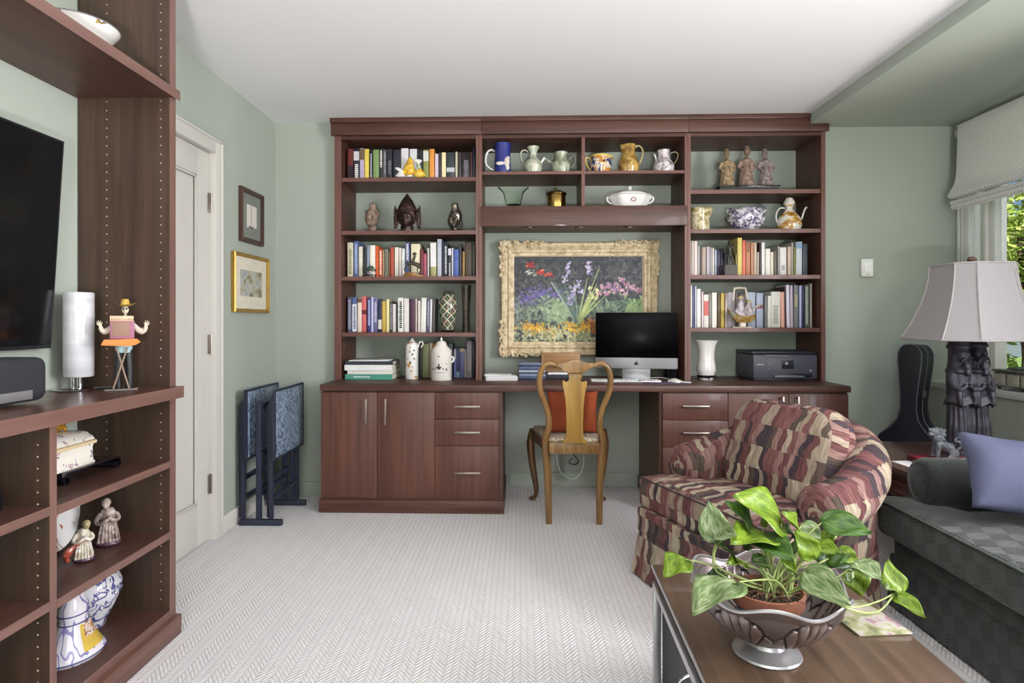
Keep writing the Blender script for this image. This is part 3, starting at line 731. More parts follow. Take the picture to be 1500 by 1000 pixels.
mb = MB(); mb.tube([(10 * s_, 0, 8 * s_), (12 * s_, 0, 17 * s_), (11 * s_, 0, 24 * s_)], [4 * s_, 3.6 * s_, 3.4 * s_], 10)
blob('neck', ramp_mat('green_white_glaze', [(.4, '6f8f5a'), (.55, 'd8d8cc'), (.8, 'f0ede6')], 40, rough=.2, coat=.4), it.t, mb, .004, 2)
mb = MB(); mb.sphere((11 * s_, 0, 25 * s_), (6.5 * s_, 4.5 * s_, 3 * s_)); mb.tube([(6 * s_, 0, 25 * s_), (3 * s_, -1 * s_, 23.5 * s_)], [1.6 * s_, .5 * s_], 8)
blob('head', white_glaze, it.t, mb, .003, 2)

# pitchers and pots in the hutch ---------------------------------------
blue_gl = M('cobalt_stoneware', '2b3680', .25, var=.12, vs=30, coat=.4)
it = Item('toby_mug', 'cobalt blue relief mug with a scrolled white handle', 'mug', 736.5, 4.05, HZ)
vessel(it, [(11.5, 250), (12, 246), (11.6, 238), (11.3, 226), (11.8, 216), (12.2, 211.5), (11.8, 211)], blue_gl)
handle(it, [(724, 222), (720, 219.5), (714, 223), (711.5, 232), (712, 240), (717, 246), (723, 249.5)], .0062, white_glaze)
s_ = it.s; mb = MB()
mb.sphere((6 * s_, -9.6 * s_, 16 * s_), (4.4 * s_, 3 * s_, 8 * s_)); mb.sphere((8 * s_, -9 * s_, 22 * s_), (2.6 * s_, 2.4 * s_, 3 * s_)); mb.sphere((-3 * s_, -11 * s_, 14 * s_), (7 * s_, 1.6 * s_, 3 * s_)); mb.sphere((7 * s_, -9 * s_, 8 * s_), (3.4 * s_, 2.6 * s_, 4 * s_))
blob('relief_figures', M('relief_white', 'd6cabd', .4, var=.15, vs=60), it.t, mb, .003, 1)
MB().lathe([(11.8 * s_, .0), (12.6 * s_, .001), (12.4 * s_, .006), (11.9 * s_, .007)], 28).build('foot_ring', white_glaze, it.t)
celadon = ramp_mat('crackled_celadon', [(.35, '8f9a84'), (.5, 'b9bfa8'), (.62, 'd2cdb8'), (.75, 'b08e86')], 26, detail=5, rough=.28, coat=.3, dist=.8)
it = Item('celadon_ewer', 'tall-necked celadon ewer with looped handle beside the blue mug', 'ewer', 781, 4.05, HZ)
vessel(it, [(10, 250), (13.5, 246), (13.6, 241), (11, 236.5), (6, 232), (5, 226), (5.4, 222), (8.5, 217), (8.8, 215.5)], celadon)
handle(it, [(774, 223), (769, 220), (764, 222), (762.5, 228), (766, 238), (769, 242)], .0045, celadon)
handle(it, [(791, 240), (794, 236), (797, 231)], .009, celadon, 'spout')
cel2 = ramp_mat('mottled_celadon', [(.35, '77806a'), (.5, 'a5ab92'), (.66, 'c2bba8'), (.8, '93866f')], 40, detail=5, rough=.28, coat=.3, dist=.8)
it = Item('celadon_teapot', 'squat celadon pot with a short spout and curled handle', 'teapot', 822, 4.05, HZ)
vessel(it, [(11, 250), (14, 246), (13.5, 240), (9.5, 235), (7.5, 232), (8, 227), (9.3, 223.5)], cel2)
handle(it, [(834, 234), (838, 229), (843, 231), (842.5, 238), (836, 247)], .0038, cel2)
handle(it, [(810, 240), (804, 236), (799, 233)], .0085, cel2, 'spout')
fai = ramp_mat('painted_faience', [(.36, '4c4a70'), (.45, 'd8cfc0'), (.55, 'c88a3c'), (.66, '33344a'), (.75, 'dcd6cc')], 22, detail=2, rough=.2, const=True, coat=.4, dist=.4)
yel_rim = M('yellow_rim_glaze', 'cfb95c', .2, var=.08, coat=.4)
it = Item('faience_creamer', 'low painted creamer with a yellow rim and yellow handle', 'pitcher', 880, 4.05, HZ)
vessel(it, [(12, 250), (15.5, 245), (16, 240), (14.5, 234), (13.8, 230.5)], fai)
pr = it.prof([(14.2, 232), (15.2, 229.5), (13.6, 229), (13.2, 231)])
MB().lathe(pr + pr[:1], 28, fn=lambda r, z, a: (r * (1 + .22 * max(0, math.cos(a)) ** 6), z - .008 * max(0, math.cos(a)) ** 2 + .004), cap=False).build('rim', yel_rim, it.t)
handle(it, [(867, 236), (863, 231.5), (859, 231), (857.5, 236), (861, 244), (865, 249.5)], .005, yel_rim)
amb = ramp_mat('amber_majolica', [(.3, '5a3a18'), (.48, '9c7838'), (.6, 'c8a860'), (.75, '6a4826')], 18, detail=4, rough=.15, coat=.6, dist=.5)
it = Item('amber_jug', 'amber glazed pear-shaped jug with a tall curved handle', 'jug', 921, 4.05, HZ)
vessel(it, [(13, 250), (15, 247), (15.5, 242), (13, 234), (9.5, 227), (9, 221), (10.5, 213.5), (10.2, 212.6)], amb, fn=lambda r, z, a: (r * (1 + (.28 if z > .14 else 0) * max(0, -math.cos(a)) ** 8), z))
handle(it, [(929, 217), (935, 213.5), (940.5, 218), (941.5, 226), (938, 237), (935, 241)], .0055, M('ochre_handle', 'b5a578', .2, coat=.4))
mau = ramp_mat('mauve_white_glaze', [(.4, '8c7780'), (.52, 'c9c2c4'), (.64, 'e0dcdc'), (.76, '84806f')], 30, detail=4, rough=.18, coat=.4)
it = Item('mauve_pitcher', 'small white and mauve pitcher with a thin ochre handle', 'pitcher', 972, 4.05, HZ)
vessel(it, [(14, 250), (15.5, 246), (14, 240), (9.5, 234), (8, 230), (8.2, 224), (9.3, 221), (9, 220.4)], mau)
handle(it, [(982, 225), (988, 222.5), (993, 226), (991, 235), (985, 242)], .0036, M('ochre_handle', 'b5a578', .2, coat=.4))
handle(it, [(962, 238), (960.5, 231), (958.5, 226)], .006, mau, 'spout')
# lower cubbies
it = Item('glass_bowl', 'clear flared glass bowl in the lower hutch cubby', 'bowl', 752, 4.05, HB)
vessel(it, [(9, 302), (10.5, 300), (12.5, 293), (14.5, 284), (18, 279), (22, 276), (22.4, 275.2)], glass_mat('bowl_glass', .05, (.95, .975, .95)), wall=.0025)
brass = M('polished_brass', 'a58a4c', .22, 1.0, var=.12, vs=20)
it = Item('brass_box', 'fluted brass lidded box beside the glass bowl', 'box', 815, 4.05, HB)
vessel(it, [(12.5, 302), (13, 300), (13, 286), (12.6, 285)], brass, seg=48, fn=lambda r, z, a: (r * (1 + .05 * abs(math.sin(4 * a))), z))
s_ = it.s
MB().lathe([(14.6 * s_, it.z(285.5)), (14.8 * s_, it.z(284)), (12 * s_, it.z(282)), (3 * s_, it.z(281)), (1.4 * s_, it.z(280)), (2 * s_, it.z(278)), (1.8 * s_, it.z(276.4)), (.1 * s_, it.z(275.6))], 48,
           fn=lambda r, z, a: (r * (1 + .04 * abs(math.sin(4 * a))), z)).build('lid', M('dark_brass', '4a3a1c', .3, 1.0, var=.15), it.t)
it = Item('tureen', 'white oval lidded tureen with small feet and a floral spray', 'tureen', 923, 4.06, HB)
s_ = it.s
wob = lambda r, z, a: (r * (1 + .05 * math.cos(6 * a)), z)
MB().lathe([(.1, it.z(301) * .5)] and [(0, .006), (20 * s_, .006), (25 * s_, .03), (28.5 * s_, .065), (31 * s_, .083), (29 * s_, .088), (0, .088)], 48, sy=.62, fn=wob).build('body', white_glaze, it.t)
MB().lathe([(29.5 * s_, .089), (29 * s_, .094), (22 * s_, .108), (9 * s_, .122), (2.4 * s_, .126), (1.8 * s_, .133), (3.2 * s_, .139), (2.4 * s_, .146), (.1 * s_, .153)], 48, sy=.62, fn=wob).build('lid', white_glaze, it.t)
for q in (-1, 1):
    MB().tube(smooth_path([(q * 27 * s_, 0, .06), (q * 32 * s_, 0, .078), (q * 34 * s_, 0, .07), (q * 32 * s_, 0, .05), (q * 27 * s_, 0, .035)], 5), .006, 8).build('handle', white_glaze, it.t)
    for w_ in (-1, 1):
        MB().sphere((q * 15 * s_, w_ * 8 * s_, .0075), (.009, .009, .0075), 10, 7).build('foot', white_glaze, it.t)
mb = MB()
for k in range(9):
    a = k * .7; mb.sphere(((2 + math.cos(a) * 3.2) * s_, -.0785 - .004 * (k % 2), .05 + math.sin(a) * .012), (.004, .002, .004), 8, 5)
mb.build('floral_spray', M('rose_enamel', 'a06a76', .3, var=.3, vs=120), it.t)

# window-end bookcase --------------------------------------------------
st = Item('display_stand', 'low black display stand under the three kneeling figures', 'stand', 1092, 4.10, SR[3])
s_ = st.s
mb = MB(); mb.box(-44 * s_, 44 * s_, -.075, .075, .033, .040, .001); mb.box(-47 * s_, 47 * s_, -.085, .085, 0, .006, .001); mb.box(-41 * s_, 41 * s_, -.065, .065, .006, .033)
mb.build('stand', black_lacquer, st.t)
def kneeling(cx, label, top, mat, tilt=0.0):
    it = Item('kneeling_figure', label, 'figurine', cx, 4.09, SR[3] + .0405, 'kneeling figures on the black stand')
    s_ = it.s; hh = it.z(top); u = hh / 50
    mb = MB()
    mb.lathe([(8.5 * u, .0), (9 * u, 3 * u), (8 * u, 12 * u), (6.8 * u, 20 * u), (7 * u, 27 * u), (5.5 * u, 33 * u), (2.4 * u, 36 * u)], 20, sy=.8)
    mb.sphere((0, -6 * u, 4 * u), (8 * u, 5 * u, 4.2 * u)); mb.sphere((0, -1 * u, 31 * u), (7.2 * u, 4 * u, 4 * u))
    for q in (-1, 1):
        mb.tube([(q * 6.8 * u, 0, 31 * u), (q * 9 * u, -1 * u, 24 * u), (q * 6 * u, -5 * u, 20 * u), (q * 1.4 * u, -7.5 * u, 25 * u)], [2.6 * u, 2.8 * u, 2.2 * u, 1.6 * u], 8)
        mb.tube([(q * 3 * u, -5.5 * u, 22 * u), (q * 5 * u, -6.4 * u, 10 * u), (q * 6 * u, -6 * u, 1 * u)], [.9 * u, 1.3 * u, 1.3 * u], 6)
    mb.tube([(0, -5 * u, 33 * u), (0, 0, 38 * u)], 1.9 * u, 8)
    head(mb, (tilt * u, -.5 * u, 42.5 * u), 3.8 * u, 4.2 * u, 5.6 * u, tilt * .1, long_ears=False)
    mb.sphere((tilt * u, .6 * u, 47.5 * u), (3 * u, 3 * u, 2.8 * u))
    blob('figure', mat, it.t, mb, .0018, 0)
tc1 = ramp_mat('ochre_terracotta', [(.3, '6a5340'), (.55, '9c8564'), (.8, 'b8a488')], 40, detail=5, rough=.8, bump=.3)
tc2 = ramp_mat('pink_terracotta', [(.3, '5e4a42'), (.55, '93796a'), (.8, 'b59e8e')], 40, detail=5, rough=.8, bump=.3)
tc3 = ramp_mat('grey_terracotta', [(.3, '5a4e4c'), (.55, '8c7c7c'), (.8, 'b8aaa8')], 40, detail=5, rough=.75, bump=.3)
kneeling(1064.5, 'ochre kneeling terracotta figure with a pointed cap', 218, tc1)
kneeling(1093, 'tallest kneeling terracotta figure, between the other two', 214, tc2, 1)
kneeling(1121.5, 'greyish kneeling terracotta figure nearest the window', 217.5, tc3, -1)
it = Item('leafy_jug', 'mottled yellow ceramic jug with a wide pouring lip', 'jug', 1024.5, 4.06, SR[2])
mot = ramp_mat('mottled_yellow_glaze', [(.35, '7a6a3a'), (.48, 'b8a878'), (.6, 'ddd4bc'), (.75, '8a7a50')], 34, detail=4, rough=.2, coat=.4, const=False)
vessel(it, [(14, 335), (14.5, 333), (13.8, 324), (14.5, 313), (16.5, 307), (17, 306)], mot, fn=lambda r, z, a: (r * (1 + (.22 if z > .11 else 0) * max(0, math.cos(a)) ** 8), z))
handle(it, [(1011, 312), (1008.5, 316), (1009, 326), (1012, 331)], .005, mot)
it = Item('ruffled_bowl', 'round white and violet bowl covered in ruffled applied leaves', 'bowl', 1093, 4.08, SR[2])
vio = ramp_mat('violet_white_glaze', [(.38, '55486a'), (.48, '9a92a8'), (.58, 'e0dde2'), (.8, 'f0edf0')], 40, detail=4, rough=.15, coat=.5, dist=.6)
s_ = it.s; mb = MB()
mb.lathe([(.001, .0), (13 * s_, .0), (20 * s_, 6 * s_), (25 * s_, 16 * s_), (24 * s_, 25 * s_), (17 * s_, 33 * s_), (15 * s_, 33 * s_), (21 * s_, 25 * s_), (18 * s_, 8 * s_), (.001, 5 * s_)], 32, cap=False)
mb.build('body', vio, it.t)
rnd = random.Random(3); mb = MB()
for k in range(110):
    a = rnd.uniform(0, 2 * PI); z = rnd.uniform(5, 32); rr = float(np.interp(z, [0, 6, 16, 25, 33], [13, 20, 25, 24, 17]))
    c = (math.cos(a) * rr * s_, math.sin(a) * rr * s_, z * s_)
    mb.sphere(c, (1.9 * s_, 2.6 * s_, 1.5 * s_), 7, 5, rot=('Z', a))
mb.build('applied_leaves', vio, it.t)
for a in (-.35, 2.7):
    c = Vector((math.cos(a) * 22 * s_, math.sin(a) * 22 * s_, 31 * s_)); n_ = Vector((math.cos(a), math.sin(a), 0))
    MB().tube([c + n_ * (math.cos(q) * 4 * s_) + Vector((0, 0, math.sin(q) * 4 * s_)) for q in [i * PI / 6 for i in range(12)]], 1.1 * s_, 6, closed=True).build('ring_handle', vio, it.t)
it = Item('ewer', 'white and amber onion-shaped ewer with a curved spout', 'ewer', 1156, 4.06, SR[2])
amw = ramp_mat('amber_white_glaze', [(.36, '8a5a24'), (.46, 'c89a4a'), (.52, 'e0dad0'), (.9, 'ddd6cc')], 12, detail=3, rough=.12, coat=.6, stretch=(1, 1, 2.2))
vessel(it, [(15, 335), (17.5, 331), (17.5, 326), (14, 318), (8, 311), (4.5, 305.5), (5, 303), (8, 299.5), (8, 296), (6, 292.5), (5, 291), (5, 290.4)], amw)
handle(it, [(1150, 305), (1143, 305), (1138, 311), (1137, 320), (1140, 328)], .0042, white_glaze)
handle(it, [(1170, 325), (1174, 321), (1177, 312), (1180, 305), (1182, 304)], [.011] + [.008] * 4 + [.006] * 16, amw, 'spout')
# dark figure sculpture among the books
it = Item('bronze_figure', 'dark bronze striding figure on a grey block in front of the books', 'sculpture', 1069, 3.995, SR[1])
s_ = it.s
MB().box(-9 * s_, 9 * s_, -.03, .03, 0, 15 * s_, .004).build('plinth', M('grey_stone_block', '56524c', .6, var=.15, bump=.2), it.t)
mb = MB()
mb.tube([(-3 * s_, 0, 14 * s_), (-2 * s_, 0, 24 * s_), (0, 0, 33 * s_)], [1.3 * s_, 1.8 * s_, 2.6 * s_], 8); mb.tube([(6 * s_, 0, 14 * s_), (4 * s_, 0, 24 * s_), (0, 0, 33 * s_)], [1.3 * s_, 1.8 * s_, 2.6 * s_], 8)
mb.tube([(0, 0, 32 * s_), (-1 * s_, 0, 40 * s_), (-1 * s_, 0, 45 * s_)], [2.8 * s_, 3.6 * s_, 2 * s_], 10); mb.sphere((-1 * s_, -1 * s_, 48.5 * s_), (2.4 * s_, 2.6 * s_, 3 * s_))
mb.tube([(2 * s_, 0, 43 * s_), (6 * s_, -1 * s_, 38 * s_), (7 * s_, -1 * s_, 30 * s_)], [1.5 * s_, 1.3 * s_, 1 * s_], 8); mb.tube([(-4 * s_, 0, 43 * s_), (-6 * s_, -2 * s_, 38 * s_), (-5 * s_, -4 * s_, 33 * s_)], [1.5 * s_, 1.3 * s_, 1 * s_], 8)
mb.tube([(3 * s_, 0, 42 * s_), (7 * s_, 1 * s_, 48 * s_)], 1 * s_, 6)
blob('figure', M('green_bronze', '3c3a30', .4, .5, var=.3, vs=60), it.t, mb, .0026, 1)
# ceramic boat with figures
it = Item('boat_teapot', 'ceramic boat with two seated figures and a square bail handle', 'ornament', 1086, 3.985, SR[0])
s_ = it.s
MB().loft([[(x * s_, y * s_, z * s_) for x, y, z in ((x0, -w, zt), (x0 * .98, -w * .6, zb), (x0 * .98, w * .6, zb), (x0, w, zt))]
           for x0, w, zt, zb in ((-21, .6, 29, 27), (-16, 5, 24, 17), (-8, 8, 19, 9), (3, 9, 17, 7), (12, 8, 18, 8), (19, 6, 20, 12))]).build('hull', ramp_mat('ochre_hull_glaze', [(.4, '8a6a30'), (.55, 'b0905a'), (.7, '8fa090')], 30, rough=.25, coat=.4), it.t)
MB().box(-3 * s_, 5 * s_, -5 * s_, 5 * s_, 0, 9 * s_, .002).box(-14 * s_, 14 * s_, -5 * s_, 5 * s_, 0, 1.4 * s_, .001).build('stand', M('cream_glaze', 'cbbfae', .3, var=.15, coat=.3), it.t)
for xx, hh, nm in ((-1, 46, 0), (11, 40, 1)):
    mb = MB(); mb.lathe([(6.5 * s_, 13 * s_), (7.4 * s_, 18 * s_), (5.4 * s_, 28 * s_), (4.6 * s_, hh * .8 * s_), (2 * s_, hh * .86 * s_)], 16, (xx * s_, 0, 0), sy=.8)
    mb.sphere((xx * s_, 0, (hh - 5) * s_), (3.6 * s_, 3.6 * s_, 4 * s_))
    mb.tube([(xx * s_ - 4 * s_, 0, 30 * s_), (xx * s_ - 8 * s_, -2 * s_, 24 * s_), (xx * s_ - 4 * s_, -4 * s_, 20 * s_)], 1.8 * s_, 8)
    blob('seated_figure', ramp_mat('mauve_robe_glaze', [(.4, '8a7a80'), (.55, 'b0a4a8'), (.7, 'cfc8cc')], 40, rough=.3, coat=.3), it.t, mb, .003, 1)
    MB().lathe([(5.4 * s_, 0), (3 * s_, 2.4 * s_), (.2 * s_, 4 * s_)], 14, (xx * s_, 0, (hh - 3) * s_)).build('hat', M('straw_glaze', 'd0bc8c', .35, var=.1), it.t)
MB().tube(smooth_path([(-12 * s_, 0, 40 * s_), (-10.5 * s_, 0, 55 * s_), (-8 * s_, 0, 58 * s_), (4 * s_, 0, 58 * s_), (6.5 * s_, 0, 55 * s_), (8 * s_, 0, 41 * s_)], 4), 1.5 * s_, 8).build('bail_handle', M('cream_glaze', 'cbbfae', .3), it.t)
MB().tube(smooth_path([(16 * s_, 0, 22 * s_), (20 * s_, 0, 30 * s_), (26 * s_, 0, 32 * s_)], 4), 1.4 * s_, 8).build('spout', M('cream_glaze', 'cbbfae', .3), it.t)

# lower shelf vases by the door ----------------------------------------
lat, nt, b = base('lattice_enamel', .2)
tc = nt.nodes.new('ShaderNodeTexCoord'); sp = nt.nodes.new('ShaderNodeSeparateXYZ'); nt.links.new(tc.outputs['Object'], sp.inputs[0])
ang = math_node(nt, 'ARCTAN2', sp.outputs[1], sp.outputs[0])
u1 = math_node(nt, 'MULTIPLY_ADD', sp.outputs[2], 18.0, math_node(nt, 'MULTIPLY', ang, .95)); u2 = math_node(nt, 'MULTIPLY_ADD', sp.outputs[2], 18.0, math_node(nt, 'MULTIPLY', ang, -.95))
l1 = math_node(nt, 'LESS_THAN', math_node(nt, 'PINGPONG', u1, .5), .07); l2 = math_node(nt, 'LESS_THAN', math_node(nt, 'PINGPONG', u2, .5), .07)
ln = math_node(nt, 'MAXIMUM', l1, l2)
no = nt.nodes.new('ShaderNodeTexNoise'); no.inputs['Scale'].default_value = 55; no.inputs['Detail'].default_value = 3; nt.links.new(tc.outputs['Object'], no.inputs['Vector'])
r = nt.nodes.new('ShaderNodeValToRGB'); cr = r.color_ramp; cr.interpolation = 'CONSTANT'
for p_, h_ in ((.44, '4e6e54'), (.52, '6c5c4a'), (.57, '7a3c34'), (.63, '2c4a40')): e = cr.elements.new(p_); e.color = lin(h_) + (1,)
cr.elements[0].color = lin('3c4a3c') + (1,); cr.elements[-1].color = lin('c8c0a8') + (1,); cr.elements[-1].position = .7
nt.links.new(no.outputs['Fac'], r.inputs['Fac'])
mx = nt.nodes.new('ShaderNodeMix'); mx.data_type = 'RGBA'; nt.links.new(ln, mx.inputs['Factor']); nt.links.new(r.outputs[0], mx.inputs['A']); mx.inputs['B'].default_value = lin('cfc8b0') + (1,)
nt.links.new(mx.outputs['Result'], b.inputs['Base Color']); b.inputs['Coat Weight'].default_value = .5
it = Item('lattice_vase', 'green and red enamel vase with a cream lattice on a dark base', 'vase', 656.5, 4.07, SL[0])
s_ = it.s
MB().lathe([(0, 0), (9.5 * s_, 0), (10 * s_, 1.6 * s_), (8 * s_, 3.8 * s_), (0, 3.8 * s_)], 24).build('base', dark_base, it.t)
vessel(it, [(8, 487), (8.2, 482.5), (9, 478), (11.5, 466), (13.4, 452), (13.4, 444), (11, 436), (8.6, 432), (8.2, 431)], lat)
it = Item('slender_vase', 'tall narrow dark mottled vase beside the lattice vase', 'vase', 683, 4.10, SL[0])
vessel(it, [(5.5, 487), (5.4, 478), (4.8, 470), (5, 455), (6.2, 437), (7.4, 421), (7.6, 418)], ramp_mat('mottled_brown_glaze', [(.35, '2a241c'), (.55, '4c4234'), (.75, '6a5a48')], 30, detail=5, rough=.35))
# small carved pieces in front of the middle-row books
it = Item('jade_tree', 'tiny jade tree ornament on a dark oval base', 'ornament', 541, 3.99, SL[1])
s_ = it.s
MB().lathe([(0, 0), (11 * s_, 0), (11 * s_, 2 * s_), (9 * s_, 3 * s_), (0, 3 * s_)], 20, sy=.6).build('base', dark_base, it.t)
mb = MB(); rnd = random.Random(5)
for k in range(70):
    a = rnd.uniform(0, 2 * PI); rr = rnd.uniform(1, 9); zz = 8 + rnd.uniform(0, 11) * (1 - rr / 14)
    mb.sphere((math.cos(a) * rr * s_, math.sin(a) * rr * .6 * s_, zz * s_), (1.2 * s_, 1.2 * s_, .9 * s_), 6, 4)
mb.build('leaves', M('jade_green', '46584a', .3, var=.3, vs=80), it.t)['kind'] = 'stuff'
MB().tube([(0, 0, 2 * s_), (1 * s_, 0, 8 * s_), (-1 * s_, 0, 14 * s_)], [1.6 * s_, 1.1 * s_, .5 * s_], 8).build('trunk', M('pink_quartz', 'a48c90', .4, var=.2), it.t)
it = Item('wire_horse', 'small dark rearing horse ornament on a gilt stand', 'ornament', 606, 3.985, SL[1])
s_ = it.s
MB().box(-15 * s_, 15 * s_, -.02, .02, 0, 2 * s_, .001).box(-13 * s_, 4 * s_, -.016, .016, 2 * s_, 6 * s_, .002).build('stand', M('gilt_wood', '8a6434', .35, .3, var=.2), it.t)
mb = MB()
mb.tube([(-11 * s_, 0, 18 * s_), (-3 * s_, 0, 20 * s_), (6 * s_, 0, 17 * s_), (10 * s_, 0, 13 * s_)], [1.6 * s_, 3 * s_, 3.4 * s_, 2.4 * s_], 10)
mb.tube([(-2 * s_, 0, 21 * s_), (1 * s_, 0, 28 * s_), (3 * s_, 0, 35 * s_)], [2.4 * s_, 1.9 * s_, 1.4 * s_], 8); mb.tube([(2 * s_, 0, 35 * s_), (-2 * s_, 0, 32 * s_)], [1.7 * s_, 1 * s_], 8)
for x0, x1 in ((-9, -14), (-5, -7), (7, 10), (9, 5)): mb.tube([(x0 * s_, 0, 17 * s_), (x1 * s_, 0, 11 * s_), ((x0 + x1) / 2 * s_, 0, 3 * s_)], [1.5 * s_, 1 * s_, .8 * s_], 6)
blob('horse', M('olive_bronze', '4c4838', .45, .4, var=.3, vs=70), it.t, mb, .0025, 1)
# canisters on the counter
def floral(name, sc):
    return ramp_mat(name, [(.0, 'e9e6e1'), (.60, 'e9e6e1'), (.63, 'b98a4a'), (.67, '8c5a6a'), (.70, '6a7a5a'), (.73, 'e9e6e1')], sc, detail=2, rough=.16, const=True, coat=.5)
it = Item('porcelain_flask', 'tall white porcelain flask painted with flowers, knob stopper and curled handle', 'canister', 603.5, 4.04, ZCT)
s_ = it.s
MB().lathe([(0, 0), (9 * s_, 0), (9.4 * s_, 1 * s_), (9.4 * s_, 48 * s_), (8 * s_, 52 * s_), (4 * s_, 54.5 * s_), (3 * s_, 56 * s_), (0, 56 * s_)], 28).build('body', floral('flower_painted_porcelain', 20), it.t)
mb = MB()
for k, (a, z, w_) in enumerate(((-.35, 20, 3.6), (-.1, 24, 2.4), (.25, 36, 2), (.45, 42, 1.6), (-.2, 40, 1.4), (.1, 12, 1.6), (.5, 30, 1.8), (-.55, 30, 1.2), (.2, 18, 1.2), (-.1, 46, 1.2))):
    for q in range(5): mb.sphere((math.sin(a + .1 * math.cos(q * 1.3)) * 9.4 * s_, -math.cos(a + .1 * math.cos(q * 1.3)) * 9.4 * s_, (z + 1.2 * math.sin(q * 1.3)) * s_), (w_ * .5 * s_, .0012, w_ * .5 * s_), 7, 5, rot=('Z', a))
mb.build('painted_flowers', ramp_mat('flower_enamels', [(.42, 'c08a34'), (.5, '94606a'), (.58, '67785a')], 40, detail=1, rough=.25, const=True), it.t)
MB().lathe([(3.6 * s_, 56 * s_), (3.4 * s_, 57 * s_), (1.6 * s_, 58 * s_), (2.2 * s_, 59 * s_), (.1 * s_, 60.5 * s_)], 16).build('stopper', white_glaze, it.t)
MB().tube(smooth_path([(9 * s_, 0, 46 * s_), (11 * s_, 0, 53 * s_), (15 * s_, 0, 54 * s_), (16 * s_, 0, 50 * s_), (13 * s_, 0, 46 * s_)], 4), 1.1 * s_, 8).build('handle', white_glaze, it.t)
it = Item('porcelain_canister', 'wide white porcelain canister with a domed lid and dark painted urn', 'canister', 646.5, 3.965, ZCT)
s_ = it.s
MB().lathe([(0, 0), (14.6 * s_, 0), (15.2 * s_, 1 * s_), (15.2 * s_, 41 * s_), (15.6 * s_, 43 * s_), (14.6 * s_, 44 * s_), (0, 44 * s_)], 32).build('body', M('ivory_porcelain', 'e6e1d9', .16, var=.03, coat=.5), it.t)
MB().lathe([(14.6 * s_, 44 * s_), (13 * s_, 46 * s_), (8 * s_, 51 * s_), (7 * s_, 55 * s_), (5 * s_, 56.5 * s_), (1.4 * s_, 57.5 * s_), (1.8 * s_, 60 * s_), (.1 * s_, 63 * s_)], 32).build('lid', M('ivory_porcelain', 'e6e1d9', .16), it.t)
mb = MB(); r0 = 15.5 * s_
def deco(a, z, w, h): mb.sphere((math.sin(a) * r0, -math.cos(a) * r0, z * s_), (w * s_, .0012, h * s_), 10, 6, rot=('Z', a))
deco(-.1, 19, 3.6, 1.8); deco(-.1, 22.5, 1.2, 2.2); deco(-.1, 17, 1.6, 1); deco(-.1, 35, .8, 1.2); deco(-.5, 17, 1, 1); deco(.3, 17, 1, 1); deco(-.35, 20, .8, .6); deco(.62, 16, 1, 2.2); deco(-.8, 17, 1, 2.4); deco(.6, 24, .6, 1.2); deco(-.7, 24, .6, 1.4)
for k in range(9): deco(-.55 + k * .11, 11.5, .9, .4)
mb.build('painted_urn', M('dark_enamel', '3a3236', .3, var=.2), it.t)
MB().tube(smooth_path([(15 * s_, 0, 34 * s_), (18 * s_, 0, 32 * s_), (17.6 * s_, 0, 28 * s_), (15 * s_, 0, 26 * s_)], 4), 1.5 * s_, 8).build('side_lug', M('ivory_porcelain', 'e6e1d9', .16), it.t)
# white beaker vase
it = Item('white_vase', 'white flared porcelain vase on a black footed stand', 'vase', 1034.5, 4.02, ZCT)
s_ = it.s
vessel(it, [(9, 549), (12, 546), (14.2, 541.5), (13, 535), (11.4, 525), (11.6, 515), (13.4, 505), (17, 499), (17.2, 498.6)], white_glaze)
for ch in it.t.children: ch.location.z = 0
MB().lathe([(0, 4 * s_), (12 * s_, 4 * s_), (14 * s_, 6 * s_), (13 * s_, 7.4 * s_), (0, 7.4 * s_)], 24).build('stand_top', black_lacquer, it.t)
for k in range(5):
    a = k * 2 * PI / 5 - .3
    MB().tube([(math.cos(a) * 10 * s_, math.sin(a) * 10 * s_, 5 * s_), (math.cos(a) * 14 * s_, math.sin(a) * 14 * s_, 3.2 * s_), (math.cos(a) * 14.5 * s_, math.sin(a) * 14.5 * s_, 1.1 * s_)], 1.1 * s_, 6).build('stand_foot', black_lacquer, it.t)
